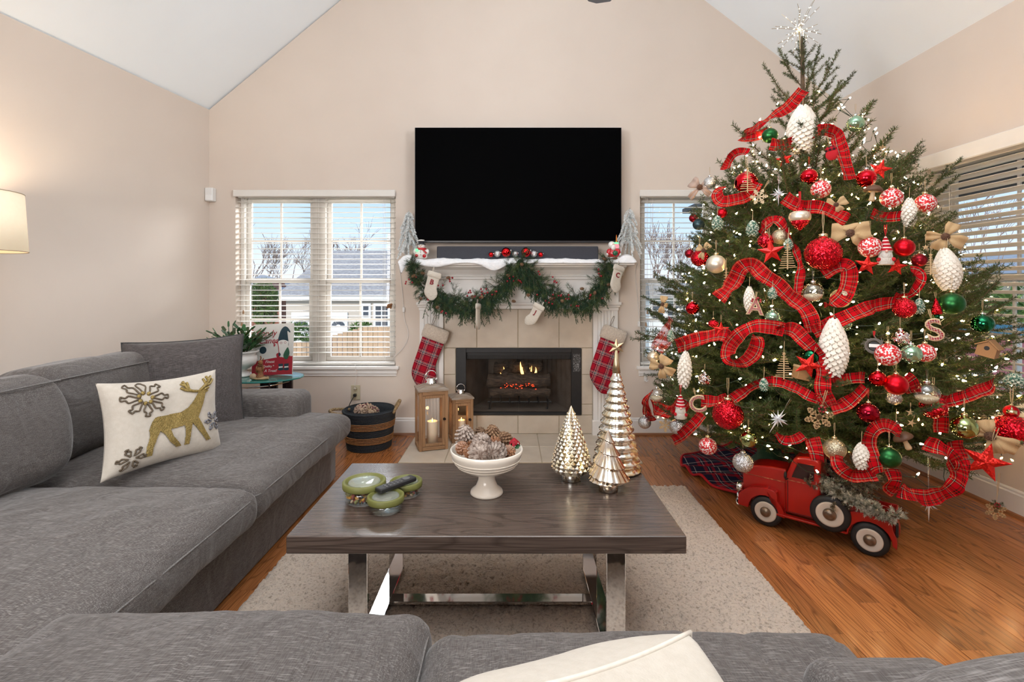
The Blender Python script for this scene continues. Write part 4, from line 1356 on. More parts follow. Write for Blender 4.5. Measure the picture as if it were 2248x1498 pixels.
# ================================================================== foliage kit
def needles(V, F, path, n, length, width, rs, spread=(35, 65), flat=.35, droop=0.0, bias=.35):
    """fir needles along a twig; appended as thin lozenges"""
    path = np.array([tuple(p) for p in path])
    seg = np.linalg.norm(np.diff(path, axis=0), axis=1)
    cum = np.concatenate([[0], np.cumsum(seg)])
    if cum[-1] < 1e-6:
        return
    s = np.sort(rs.rand(n)) * cum[-1]
    k = np.clip(np.searchsorted(cum, s) - 1, 0, len(seg) - 1)
    f = (s - cum[k]) / np.maximum(seg[k], 1e-9)
    p = path[k] + (path[k + 1] - path[k]) * f[:, None]
    t = (path[k + 1] - path[k]) / np.maximum(seg[k], 1e-9)[:, None]
    up = np.array([0, 0, 1.0])
    side = np.cross(t, up); ln = np.linalg.norm(side, axis=1)
    side[ln < .05] = np.array([1, 0, 0])
    side /= np.linalg.norm(side, axis=1)[:, None]
    nup = np.cross(side, t)
    a = rs.rand(n) * 2 * np.pi
    lat = np.cos(a); ver = np.sin(a) * flat + bias * rs.rand(n)
    rad = side * lat[:, None] + nup * ver[:, None]
    rad /= np.maximum(np.linalg.norm(rad, axis=1), 1e-6)[:, None]
    ang = np.radians(rs.uniform(spread[0], spread[1], n))
    d = t * np.cos(ang)[:, None] + rad * np.sin(ang)[:, None]
    d[:, 2] -= droop
    L = length * rs.uniform(.7, 1.15, n)
    wv = np.cross(d, rs.normal(size=(n, 3))); wv /= np.maximum(np.linalg.norm(wv, axis=1), 1e-6)[:, None]
    wv *= width * .5
    mid = p + d * (L * .45)[:, None]
    tip = p + d * L[:, None]
    o = len(V)
    vs = np.stack([p, mid + wv, tip, mid - wv], 1).reshape(-1, 3)
    V.extend(vs.tolist())
    idx = o + np.arange(n) * 4
    F.extend(np.stack([idx, idx + 1, idx + 2, idx + 3], 1).tolist())
def foliage_mesh(name, V, F, wood, mats):
    """needles in slot 0, the wood of MB in slot 1"""
    me = bpy.data.meshes.new(name)
    o = len(V)
    fs = [tuple(f) for f in F] + [tuple(i + o for i in f) for f in wood.f]
    me.from_pydata([tuple(v) for v in V] + wood.v, [], fs)
    for m in mats:
        me.materials.append(m)
    mi = np.zeros(len(me.polygons), dtype=np.int32)
    mi[len(F):] = 1
    me.polygons.foreach_set('material_index', mi)
    me.update()
    return me
def leafy(name, c1, c2, rough=.55, trans=.25, scale=14, c3=None):
    m, n, out = new_mat(name)
    b = n.nodes.new('ShaderNodeBsdfPrincipled')
    setin(b, 'Roughness', rough); setin(b, 'Specular IOR Level', .35)
    g = n.nodes.new('ShaderNodeNewGeometry')
    nz = n.nodes.new('ShaderNodeTexNoise'); nz.inputs['Scale'].default_value = scale; nz.inputs['Detail'].default_value = 3
    n.links.new(g.outputs['Position'], nz.inputs['Vector'])
    r = n.nodes.new('ShaderNodeValToRGB')
    r.color_ramp.elements[0].position = .3; r.color_ramp.elements[1].position = .7
    r.color_ramp.elements[0].color = c4(c1); r.color_ramp.elements[1].color = c4(c2)
    if c3:
        q = r.color_ramp.elements.new(.5); q.color = c4(c3)
    n.links.new(nz.outputs[0], r.inputs[0]); n.links.new(r.outputs[0], b.inputs['Base Color'])
    tl = n.nodes.new('ShaderNodeBsdfTranslucent'); n.links.new(r.outputs[0], tl.inputs[0])
    mx = n.nodes.new('ShaderNodeMixShader'); mx.inputs[0].default_value = trans
    n.links.new(b.outputs[0], mx.inputs[1]); n.links.new(tl.outputs[0], mx.inputs[2])
    n.links.new(mx.outputs[0], out.inputs[0])
    MATS[name] = m
    return m
m_fir = leafy('fir_needles', (.024, .044, .013), (.105, .135, .034), .5, .2, 16, (.048, .078, .020))
m_bark = mat('fir_bark', (.13, .085, .05), .9, col2=(.07, .048, .03), nscale=60, bump=.6)
m_gar = leafy('garland_needles', (.018, .055, .030), (.12, .165, .055), .55, .2, 24, (.034, .080, .036))
m_flock = leafy('flocked_needles', (.50, .56, .56), (.93, .93, .93), .8, .1, 60, (.84, .86, .86))

# ================================================================== fireplace
t = thing('fireplace', 'white mantel fireplace with beige tile surround and lit gas logs', 'fireplace', (.063, 4.09, 0))
fp = t
O = t.location
def L6(x0, x1, y0, y1, z0, z1):
    return (x0 - O.x, x1 - O.x, y0 - O.y, y1 - O.y, z0, z1)
m_tile = mat('beige_tile', (.58, .50, .405), .35, col2=(.49, .415, .33), nscale=9, contrast=(.3, .75), detail=6, bump=.08, bscale=160, rand=.05)
m_grout = mat('tile_grout', (.42, .35, .25), .9, col2=(.36, .30, .21), nscale=80)
def tiles(xb, zb, name, plane):
    for i in range(len(xb) - 1):
        for j in range(len(zb) - 1):
            g = .0028
            if plane == 'wall':
                MB().box(*L6(xb[i] + g, xb[i + 1] - g, 4.078, 4.10, zb[j] + g, zb[j + 1] - g), c=.0022).build(name, m_tile, fp)
            else:
                MB().box(*L6(xb[i] + g, xb[i + 1] - g, zb[j] + g, zb[j + 1] - g, .0, .0125), c=.0022).build(name, m_tile, fp)
tiles([-.548, -.279, .056, .391, .664], [.712, 1.03], 'tile', 'wall')
tiles([-.548, -.279, .056, .391, .664], [.012, .165], 'tile', 'wall')
tiles([-.548, -.450], [.165, .253, .495, .712], 'tile', 'wall')
tiles([.574, .664], [.165, .253, .495, .712], 'tile', 'wall')
tiles([-.770, -.455, -.122, .212, .546, .896], [3.42, 3.752, 4.088], 'hearth_tile', 'floor')
mb = MB()
mb.box(*L6(-.548, -.450, 4.083, 4.098, 0, 1.03)); mb.box(*L6(.574, .664, 4.083, 4.098, 0, 1.03))
mb.box(*L6(-.450, .574, 4.083, 4.098, .712, 1.03)); mb.box(*L6(-.450, .574, 4.083, 4.098, 0, .165))
mb.box(*L6(-.772, .898, 3.418, 4.09, -.011, .0085))
mb.build('grout', m_grout, fp)
# pilasters
SWAP = Matrix(((1, 0, 0, 0), (0, 0, 1, 0), (0, 1, 0, 0), (0, 0, 0, 1)))
def pilaster(x0, x1):
    w_ = x1 - x0
    poly = [(x0 - O.x, 4.10 - O.y)]
    poly.append((x0 - O.x, 4.045 - O.y))
    nf = 5; m0 = .032; fw = (w_ - 2 * m0) / nf
    for k in range(nf):
        cx = x0 + m0 + fw * (k + .5)
        for q in range(7):
            a = PI * q / 6
            poly.append((cx - math.cos(a) * fw * .40 - O.x, 4.045 + math.sin(a) * .011 - O.y))
    poly += [(x1 - O.x, 4.045 - O.y), (x1 - O.x, 4.10 - O.y)]
    MB().prism(poly, .13, 1.02, SWAP).build('pilaster', m_trim, fp)
    MB().box(*L6(x0 - .008, x1 + .008, 4.035, 4.10, 0, .13), c=.004).build('plinth', m_trim, fp)
    mb = MB()
    mb.box(*L6(x0 - .006, x1 + .006, 4.036, 4.10, 1.02, 1.045), c=.003)
    mb.box(*L6(x0 - .016, x1 + .016, 4.026, 4.10, 1.045, 1.062), c=.005)
    mb.box(*L6(x0 - .024, x1 + .024, 4.018, 4.10, 1.062, 1.088), c=.004)
    mb.build('capital', m_trim, fp)
pilaster(-.738, -.548); pilaster(.664, .862)
mb = MB()
mb.box(*L6(-.742, .868, 4.040, 4.10, 1.03, 1.36))
mb.box(*L6(-.55, .67, 4.034, 4.10, 1.03, 1.062), c=.005)
mb.box(*L6(-.55, .67, 4.026, 4.10, 1.062, 1.086), c=.005)
mb.build('frieze', m_trim, fp)
mb = MB()
mb.box(*L6(-.75, .876, 4.022, 4.10, 1.268, 1.292), c=.006); mb.box(*L6(-.752, .878, 4.014, 4.10, 1.292, 1.302), c=.003)
pr = [(0, 0), (.01, .004), (.016, .014), (.05, .045), (.095, .062), (.105, .066), (.105, .078), (0, .078)]
mb2 = MB()
for (xa, xb_, yv) in ((-.78, .906, 4.03),):
    run_profile(mb2, pr, (xa - O.x, yv - O.y, 1.300), (xb_ - O.x, yv - O.y, 1.300), (0, -1, 0))
mb2.box(*L6(-.78, .906, 4.03, 4.10, 1.30, 1.378))
mb.build('bed_moulding', m_trim, fp)
mb2.build('crown_moulding', m_trim, fp)
me = MB().box(*L6(-.862, .955, 3.868, 4.10, 1.378, 1.408)).mesh('mantel_shelf', m_trim); bevel_mesh(me, .004, 2); put('mantel_shelf', me, fp)
# firebox
m_fb = mat('firebox_black', (.010, .010, .011), .45, col2=(.014, .014, .015), nscale=30)
m_brick_d = mat('firebox_refractory', (.20, .155, .12), .9, col2=(.12, .09, .07), nscale=7, bump=.3, bscale=60)
x0, x1, z0, z1 = -.448, .572, .167, .710
mb = MB()
fw = .075
for (a, b, c_, d) in ((x0, x0 + .082, z0, z1), (x1 - .082, x1, z0, z1), (x0 + .082, x1 - .082, z1 - .035, z1), (x0 + .082, x1 - .082, z0, z0 + .022)):
    mb.box(*L6(a, b, 4.070, 4.10, c_, d), c=.002)
mb.box(*L6(x0 + .075, x1 - .075, 4.11, 4.16, z1 - .095, z1 - .03), c=.004)
mb.build('firebox_frame', m_fb, fp)
mb = MB()
xa, xb_ = x0 + .07, x1 - .07
ba, bb_ = xa + .17, xb_ - .17
yf, yb = 4.10, 4.62
zf = z0 + .02
q = lambda x, y, z: (x - O.x, y - O.y, z)
mb.add([q(xa, yf, zf), q(ba, yb, zf), q(ba, yb, z1), q(xa, yf, z1)], [(0, 1, 2, 3)])
mb.add([q(xb_, yf, zf), q(bb_, yb, zf), q(bb_, yb, z1), q(xb_, yf, z1)], [(0, 3, 2, 1)])
mb.add([q(ba, yb, zf), q(bb_, yb, zf), q(bb_, yb, z1), q(ba, yb, z1)], [(0, 1, 2, 3)])
mb.add([q(xa, yf, zf), q(xb_, yf, zf), q(bb_, yb, zf), q(ba, yb, zf)], [(0, 1, 2, 3)])
mb.add([q(xa, yf, z1), q(xb_, yf, z1), q(bb_, yb, z1), q(ba, yb, z1)], [(0, 3, 2, 1)])
mb.build('firebox_lining', m_brick_d, fp, fixn=False)
MB().box(*L6(x1 - .067, x1 - .010, 4.066, 4.071, .52, .665)).build('rating_plate', mat('rating_plate', (.03, .03, .03), .5, col2=(.30, .30, .30), nscale=190, contrast=(.55, .6)), fp)
# mesh spark curtain
m, n, out = new_mat('spark_mesh')
tr = n.nodes.new('ShaderNodeBsdfTransparent'); df = n.nodes.new('ShaderNodeBsdfPrincipled')
setin(df, 'Base Color', (.05, .045, .04, 1)); setin(df, 'Roughness', .5); setin(df, 'Metallic', .6)
tcn = n.nodes.new('ShaderNodeTexCoord'); ck = n.nodes.new('ShaderNodeTexChecker'); ck.inputs['Scale'].default_value = 330
n.links.new(tcn.outputs['Object'], ck.inputs['Vector'])
mth = n.nodes.new('ShaderNodeMapRange'); mth.inputs[3].default_value = .12; mth.inputs[4].default_value = .42
n.links.new(ck.outputs['Fac'], mth.inputs[0])
mx = n.nodes.new('ShaderNodeMixShader'); n.links.new(mth.outputs[0], mx.inputs[0]); n.links.new(tr.outputs[0], mx.inputs[1]); n.links.new(df.outputs[0], mx.inputs[2])
n.links.new(mx.outputs[0], out.inputs[0]); MATS['spark_mesh'] = m
for (a, b) in ((x0 + .08, .060), (.064, x1 - .08)):
    mb = MB()
    mb.grid(lambda u, v, a=a, b=b: (a + (b - a) * u - O.x, 4.104 + .004 * math.sin(u * 70) - O.y, z0 + .02 + (z1 - .06 - z0 - .02) * v), 90, 2)
    mb.build('spark_curtain', m, fp, fixn=False)
# logs, grate, embers, flames
m_log = mat('ceramic_log', (.16, .11, .075), .9, col2=(.055, .04, .032), nscale=16, stretch=(1, 6, 6), bump=1.0, bscale=30)
def log(p0, p1, r, seed):
    p0, p1 = Vector(p0), Vector(p1)
    mb = MB()
    n_ = 14
    pts = [p0.lerp(p1, i / n_) + Vector((0, .006 * math.sin(i * 1.7 + seed), .006 * math.cos(i * 1.3 + seed))) - O for i in range(n_ + 1)]
    mb.tube(pts, lambda u: r * (1 + .12 * math.sin(u * 17 + seed) + .07 * math.sin(u * 41)), 14)
    for i, v in enumerate(mb.v):
        nn = noise.noise(Vector(v) * 34 + Vector((seed, 0, 0)))
        mb.v[i] = tuple(Vector(v) + Vector((0, nn * .010, nn * .010)))
    return mb.build('log', m_log, fp, smooth=True)
log((-.20, 4.30, .405), (.33, 4.28, .415), .058, 1)
log((-.14, 4.40, .500), (.26, 4.42, .505), .052, 2)
log((-.17, 4.22, .325), (.32, 4.23, .318), .034, 3)
log((-.06, 4.26, .45), (.02, 4.44, .56), .030, 4)
log((.16, 4.27, .45), (.10, 4.42, .55), .028, 5)
mb = MB()
for k in range(7):
    xx = -.17 + k * .08
    mb.tube([Vector((xx, 4.17, .275)) - O, Vector((xx, 4.17, .245)) - O, Vector((xx, 4.40, .245)) - O], .008, 6)
mb.tube([Vector((-.2, 4.22, .24)) - O, Vector((.34, 4.22, .24)) - O], .008, 6)
for xx in (-.17, .31):
    mb.tube([Vector((xx, 4.20, .245)) - O, Vector((xx - .01, 4.19, .187)) - O], .009, 6)
mb.build('grate', m_fb, fp)
em = MB(); r5 = random.Random(8)
for k in range(34):
    px = r5.choice((r5.uniform(1098, 1128), r5.uniform(1130, 1160), r5.uniform(1160, 1178)))
    p = P(px, r5.uniform(842, 856), 4.212) - O
    em.ball(p, r5.uniform(.003, .006), 6, 4, (1.3, .6, .7))
so = em.build('embers', glow('ember', (1, .06, .015), 3.2), fp); so['kind'] = 'stuff'
m_flame = glow('gas_flame', (1, .50, .14), 5.5)
for k, (px, yb_, yt_, wd) in enumerate(((1105, 824, 805, 3.6), (1099, 824, 818, 2), (1145, 824, 794, 5), (1148, 823, 806, 4), (1163, 824, 806, 3.4), (1166, 824, 803, 2.4), (1175, 824, 806, 3.8), (1158, 824, 818, 2), (1179, 824, 817, 2))):
    d_ = 4.335
    b_ = P(px, yb_, d_) - O; h_ = (yb_ - yt_) * d_ / 1100; w_ = wd * d_ / 1100
    mb = MB().lathe([(0, 0), (w_ * .55, h_ * .08), (w_ * .7, h_ * .22), (w_ * .55, h_ * .45), (w_ * .28, h_ * .72), (w_ * .1, h_ * .92), (0, h_)], 10)
    mb.v = [(a + w_ * .5 * math.sin(c_ / h_ * 3 + k), b * .5, c_) for a, b, c_ in mb.v]
    mb.build('flame', m_flame, fp, b_, smooth=True)

# ================================================================== television, soundbar
t = thing('television', 'large wall-mounted flat television with black screen above the mantel', 'television', (.056, 4.09, 1.56)); O = t.location
def L7(x0, x1, y0, y1, z0, z1):
    return (x0 - O.x, x1 - O.x, y0 - O.y, y1 - O.y, z0 - O.z, z1 - O.z)
me = MB().box(*L7(-.766, .8785, 3.985, 4.02, 1.562, 2.478)).mesh('bezel', mat('tv_bezel', (.02, .021, .025), .35, col2=(.025, .026, .03), nscale=20)); bevel_mesh(me, .003, 2); put('bezel', me, t)
MB().box(*L7(-.761, .8735, 3.983, 3.986, 1.577, 2.474)).build('screen', mat('tv_screen_off', (.0008, .0008, .001), .5, spec=0.02), t)
MB().box(*L7(-.25, .35, 4.018, 4.098, 1.75, 2.2)).build('wall_bracket', m_black, t)
t = thing('soundbar', 'long charcoal soundbar standing on the mantel below the television', 'soundbar', (.05, 3.99, 1.408))
m_sb = mat('soundbar_cloth', (.030, .032, .042), .7, col2=(.040, .042, .054), nscale=300)
mb = MB().box(-.636, .638, -.045, .045, .0, .122)
me = mb.mesh('body', m_sb); bevel_mesh(me, .012, 3); put('body', me, t)

# ================================================================== mantel decor
m_snow = mat('snow_batting', (.86, .86, .87), .95, col2=(.80, .81, .83), nscale=30, bump=.5, bscale=70, sheen=.3)
mb = MB()
def drape(x):
    d = .010 + .006 * noise.noise(Vector((x * 7, 3, 0)))
    d += .058 * math.exp(-((x + .13) / .085) ** 2)
    d += .03 * math.exp(-((x + .60) / .12) ** 2)
    d += .09 * max(0, min(1, (-.80 - x) / .05))
    return d
def snow(u, v):
    x = -.868 + (.965 + .868) * u
    heap = .020 + .012 * noise.noise(Vector((x * 9, 1.3, 0))) + .035 * math.exp(-((x + .80) / .06) ** 2) + .03 * math.exp(-((x - .90) / .06) ** 2)
    endk = min(1, min(u, 1 - u) / .012)
    heap *= .3 + .7 * endk
    dr = drape(x) * endk
    path = [(4.06, 1.409), (4.05, 1.409 + heap * .8), (3.99, 1.409 + heap), (3.92, 1.409 + heap * 1.05), (3.872, 1.409 + heap * .8), (3.850, 1.400 + heap * .3), (3.846, 1.40 - dr * .6), (3.853, 1.40 - dr), (3.8655, 1.40 - dr * .8), (3.8665, 1.405), (3.90, 1.4085)]
    q = v * (len(path) - 1); i = min(int(q), len(path) - 2); f = q - i
    y = path[i][0] + (path[i + 1][0] - path[i][0]) * f; z = path[i][1] + (path[i + 1][1] - path[i][1]) * f
    nn = noise.noise(Vector((x * 30, y * 30, z * 30)))
    y -= .004 * abs(nn) if y < 3.9 else 0
    return (x, y, z + (.005 * nn if v < .5 else 0))
mb.grid(snow, 220, 31)
o = mb.build('snow_blanket', m_snow, smooth=True)
tag(o, 'fluffy white snow batting laid along the mantel shelf', 'snow blanket')
# left end of the batting hanging down
def frosted_tree(label, px, pyb, pyt, wpx, seed, lean_=0):
    d_ = 3.965
    base = P(px, pyb, d_); h_ = (pyb - pyt) * d_ / 1100
    base.z = 1.432; h_ = ZP(pyt, d_) - 1.432
    t = thing('frosted_tree', label, 'tree', base, 0, 'frosted trees on the mantel')
    rs = np.random.RandomState(seed); rr = random.Random(seed)
    wood = MB(); V = []; F = []
    wood.tube(spline([(0, 0, 0), (.002, 0, h_ * .5), (.006, 0, h_)], 6), lambda u: .006 - .004 * u, 6)
    for k in range(40):
        f = (k + .5) / 40
        z = h_ * (.30 + .68 * f)
        a = k * 2.4 + rr.random()
        L = (wpx / 2 * d_ / 1100) * (1.2 - .82 * f) * rr.uniform(.9, 1.3)
        dx = Vector((math.cos(a), math.sin(a) * .55, 0))
        pts = spline([Vector((0, 0, z)), Vector((0, 0, z - .02)) + dx * L * .55, Vector((0, 0, z - .055 - .07 * (1 - f))) + dx * L], 5)
        pts = [Vector((p.x, max(-.1, min(.1, p.y)), max(.003, p.z))) for p in pts]
        wood.tube(pts, .0018, 4)
        needles(V, F, pts, int(330 * (1.1 - .5 * f)), .014, .0030, rs, (25, 55), 1.0, .02, 0)
    me = foliage_mesh('foliage', V, F, wood, [m_flock, mat('flocked_twig', (.45, .47, .46), .9, col2=(.3, .32, .3), nscale=60)])
    so = put('foliage', me, t); so['kind'] = 'stuff'
    MB().lathe([(0, 0), (.032, 0), (.030, .012), (0, .014)], 14).build('base', m_snow, t)
frosted_tree('slim snow-flocked tree at the left end of the mantel', 896, 556, 462, 46, 4)
frosted_tree('snow-flocked tree at the right end of the mantel', 1381, 565, 456, 50, 9)
ZM = 1.432
m_cw = mat('painted_white_ceramic', (.80, .78, .74), .25, col2=(.76, .74, .70), nscale=14, coat=.4)
m_cr = mat('painted_red_ceramic', (.52, .015, .025), .25, col2=(.45, .012, .02), nscale=14, coat=.4)
m_ck = mat('painted_black_ceramic', (.02, .02, .025), .3, col2=(.03, .03, .035), nscale=14)
m_cg = mat('painted_green_ceramic', (.02, .10, .05), .3, col2=(.03, .13, .06), nscale=14)
m_skin_p = mat('painted_pink_ceramic', (.72, .42, .34), .35, col2=(.68, .38, .3), nscale=14)
m_orange = mat('painted_orange', (.75, .22, .03), .4, col2=(.7, .2, .03), nscale=14)
t = thing('snowman_figurine', 'small ceramic snowman with red scarf and black hat on the mantel', 'figurine', P(925, 567, 3.90)); t.location.z = ZM - .004
mb = MB(); mb.ball((0, 0, .040), .046, 18, 12, (1.05, .85, .95)); mb.ball((.0, 0, .098), .027, 16, 10)
mb.ball((-.030, -.022, .022), .020, 12, 8); mb.ball((.030, -.022, .020), .020, 12, 8); mb.ball((.046, -.004, .055), .016, 10, 8, (1, 1, 1.3)); mb.ball((-.046, -.004, .058), .016, 10, 8, (1, 1, 1.3))
mb.build('body', m_cw, t, smooth=True)
mb = MB()
mb.tube([(.032 * math.cos(a), .028 * math.sin(a), .076) for a in [k * PI / 10 for k in range(20)]], .009, 8, closed=True)
mb.tube(spline([(.012, -.026, .074), (.030, -.036, .058), (.046, -.034, .040)], 5), .010, 8, flat=.5)
mb.lathe([(0, -.001), (.013, -.001), (.013, .003), (0, .004)], 14, M=Matrix.Translation((-.030, -.040, .022)) @ Matrix.Rotation(R(90), 4, 'X'))
mb.lathe([(0, -.001), (.014, -.001), (.014, .003), (0, .004)], 14, M=Matrix.Translation((.030, -.040, .020)) @ Matrix.Rotation(R(90), 4, 'X'))
mb.build('scarf', m_cr, t, smooth=True)
MB().lathe([(0, .112), (.034, .112), (.034, .117), (.022, .119), (.021, .138), (.0, .140)], 18).build('hat', m_ck, t, smooth=True)
MB().lathe([(.021, .136), (.025, .139), (.024, .147), (0, .150)], 18).build('hat_crown', m_cw, t, smooth=True)
mb = MB()
for z_ in (.058, .044, .030):
    mb.ball((.002, -.041, z_), .0035, 6, 4)
mb.ball((-.009, -.025, .104), .003, 6, 4); mb.ball((.009, -.025, .104), .003, 6, 4)
mb.build('buttons', m_ck, t)
MB().lathe([(.004, 0), (0, .016)], 8, M=Matrix.Translation((0, -.026, .098)) @ Matrix.Rotation(R(90), 4, 'X')).build('nose', m_orange, t)
MB().lathe([(0, 0), (.012, .0), (.012, .012), (0, .014)], 10, M=Matrix.Translation((-.028, -.034, .062)) @ Matrix.Rotation(R(60), 4, 'X')).build('green_light', glow('figurine_green_light', (.25, 1, .45), 1.3), t)
t = thing('santa_figurine', 'small red-suited white-bearded figurine with an orange candle on the mantel', 'figurine', P(1346, 561, 3.90)); t.location.z = ZM - .004
mb = MB(); mb.ball((0, 0, .042), .047, 18, 12, (1, .85, .95)); mb.ball((-.034, -.014, .050), .02, 10, 8, (1, 1, 1.4)); mb.ball((.036, -.014, .050), .02, 10, 8, (1, 1, 1.4))
mb.build('suit', m_cr, t, smooth=True)
mb = MB(); mb.lathe([(0, 0), (.05, 0), (.05, .008), (.044, .012), (0, .012)], 20, sy=.85)
mb.ball((-.012, -.004, .108), .028, 14, 10); mb.ball((-.004, -.032, .086), .020, 12, 8, (1, .6, 1.1)); mb.ball((-.048, -.02, .034), .010, 8, 6); mb.ball((.05, -.02, .034), .010, 8, 6)
mb.build('beard_and_fur', m_cw, t, smooth=True)
MB().ball((.0, -.024, .104), .018, 12, 8, (1, .7, .8)).build('face', m_skin_p, t, smooth=True)
MB().ball((.008, -.040, .042), .020, 12, 8, (1, .6, 1)).build('green_bag', m_cg, t, smooth=True)
MB().lathe([(0, 0), (.020, 0), (.022, .02), (.018, .03), (0, .032)], 14, M=Matrix.Translation((.020, -.020, .082))).build('lit_face_lamp', glow('figurine_pink_light', (1, .30, .34), 1.25), t, smooth=True)
MB().lathe([(0, 0), (.022, 0), (.016, .012), (0, .016)], 14, M=Matrix.Translation((.020, -.020, .114))).build('green_cap', glow('figurine_green_light', (.25, 1, .45), 1.3), t, smooth=True)
MB().lathe([(0, .128), (.006, .128), (.004, .165), (.0015, .185), (0, .186)], 10, M=Matrix.Translation((.022, -.018, 0))).build('candle', m_orange, t, smooth=True)
m_redball = mat('red_mirror_ball', (.70, .015, .02), .06, 1, col2=(.66, .014, .018), nscale=10)
m_silvglit = facet_mat('silver_glitter', (.78, .78, .78), (.5, .5, .51), 650, .3, .9)
for px, py, rp, kind, lab in ((1078, 565, 5.6, 'r', 'small red mirror ball leftmost in the row on the mantel'),
                              (1092, 563, 7.3, 's', 'silver glitter ball second in the row on the mantel'),
                              (1111, 560, 10.6, 'r', 'large red mirror ball left of the middle of the mantel row'),
                              (1131, 564, 6.6, 's', 'silver glitter ball between the two large red ones on the mantel'),
                              (1154.5, 560, 10.6, 'r', 'large red mirror ball right of the middle of the mantel row'),
                              (1172, 563, 7.2, 's', 'silver glitter ball right of the large red pair on the mantel'),
                              (1187, 565, 5.6, 'r', 'small red mirror ball rightmost in the row on the mantel')):
    d_ = 3.892; r_ = rp * d_ / 1100
    p = P(px, py, d_); p.z = 1.441 + r_
    t = thing('ball_ornament', lab, 'ornament', p, 0, 'balls lying on the mantel')
    MB().ball((0, 0, 0), r_, 28, 18).build('ball', m_redball if kind == 'r' else m_silvglit, t, smooth=True)
    MB().lathe([(0, 0), (r_ * .2, 0), (r_ * .2, r_ * .2), (0, r_ * .22)], 10, M=Matrix.Rotation(R(70), 4, 'Y') @ Matrix.Translation((0, 0, r_ * .96))).build('cap', m_silver, t)

# ---- garland
t = thing('garland', 'evergreen garland with red berries and pinecones swagged across the mantel', 'garland', (.06, 3.86, 1.25)); O = t.location
gp = [(908, 580), (910, 602), (924, 626), (944, 644), (972, 656), (1000, 666), (1026, 672), (1052, 668), (1078, 655), (1102, 636), (1122, 608), (1142, 588), (1160, 606), (1176, 628), (1198, 645), (1228, 657), (1260, 662), (1292, 656), (1316, 634), (1330, 610), (1334, 594), (1330, 576)]
path = spline([P(a, b, 3.862 if i not in (0, 11, 21) else 3.85) for i, (a, b) in enumerate(gp)], 7)
rs = np.random.RandomState(6); rr = random.Random(6)
V = []; F = []; wood = MB()
wood.tube([p - O + Vector((0, .015, 0)) for p in path], .006, 6)
NP = len(path)
for k in range(980):
    f = rr.random()
    i = int(f * (NP - 1)); p = path[i] + Vector((rr.uniform(-.015, .015), rr.uniform(-.025, .015), rr.uniform(-.045, .075) * (.3 if f < .1 or f > .93 else 1)))
    endk = min(1, .35 + 3.2 * min(f, 1 - f))
    thick = .62 if f < .10 or f > .93 else 1
    kind = 'cedar' if (rr.random() < .55 and .14 < f < .93) else 'pine'
    if kind == 'cedar':
        L = rr.uniform(.07, .165) * thick
        dx = rr.uniform(-.55, .55)
        tip = p + Vector((dx * L, rr.uniform(-.045, .0), -L * rr.uniform(.65, 1.0)))
        pts = spline([p - O, (p + tip) / 2 - O + Vector((dx * .02, -.012, .012)), tip - O], 4)
        wood.tube(pts, .0012, 3)
        needles(V, F, pts, int(90 * L / .1), .013, .0022, rs, (25, 50), .5, .1, 0)
        for q in range(6):
            s0 = pts[min(len(pts) - 1, 1 + q)]
            e_ = s0 + Vector((rr.uniform(-.035, .035), rr.uniform(-.012, .008), -rr.uniform(.015, .04)))
            needles(V, F, [s0, (s0 + e_) / 2 + Vector((0, 0, .003)), e_], 34, .010, .0022, rs, (20, 45), .5, .1, 0)
    else:
        L = rr.uniform(.05, .10) * thick
        a = rr.uniform(-PI, PI)
        tip = p + Vector((math.cos(a) * L, rr.uniform(-.04, .0), math.sin(a) * L * .9 + .01))
        pts = [p - O, (p + tip) / 2 - O, tip - O]
        wood.tube(pts, .0014, 3)
        needles(V, F, pts, int(52 * L / .07), .040, .0017, rs, (18, 50), 1.0, .06, 0)
V = [(v[0], min(v[1], 4.012 - O.y), v[2]) for v in V]
me = foliage_mesh('greenery', V, F, wood, [m_gar, m_bark]); so = put('greenery', me, t); so['kind'] = 'stuff'
m_berry = mat('red_berry', (.33, .006, .016), .3, col2=(.24, .004, .012), nscale=60, coat=.4)
bmesh_ = MB().ball((0, 0, 0), .0075, 10, 7).mesh('berry', m_berry, True)
for (px, py, n_) in ((899, 622, 3), (906, 610, 2), (940, 660, 3), (975, 688, 4), (966, 628, 2), (993, 616, 4), (1025, 644, 4), (1064, 640, 6), (1085, 646, 3), (1094, 647, 1), (1121, 612, 4), (1142, 615, 4), (1178, 603, 2), (1216, 614, 5), (1222, 653, 4), (1205, 662, 3), (1240, 652, 5), (1262, 671, 3), (1302, 654, 4), (1316, 595, 3), (1320, 602, 2), (1051, 654, 2), (1178, 649, 1), (1324, 650, 1)):
    for q in range(n_):
        put('berry', bmesh_, t, P(px + rr.uniform(-9, 9), py + rr.uniform(-7, 7), 3.815 + rr.uniform(-.012, .01)) - O)
cm = cone_mesh('pinecone', .034, .013, 6, 8, m_cone_b)
for (px, py) in ((928, 600), (908, 606), (938, 652), (924, 656), (960, 675), (984, 610), (1037, 652), (1058, 652), (1116, 605), (1128, 662), (1146, 581), (1160, 648), (1210, 656), (1234, 661), (1278, 634), (1306, 643), (1336, 625), (1326, 568), (1351, 567)):
    o = put('pinecone', cm, t, P(px, py, 3.812) - O, (R(rr.uniform(40, 100)), R(rr.uniform(-60, 60)), R(rr.uniform(0, 360))))
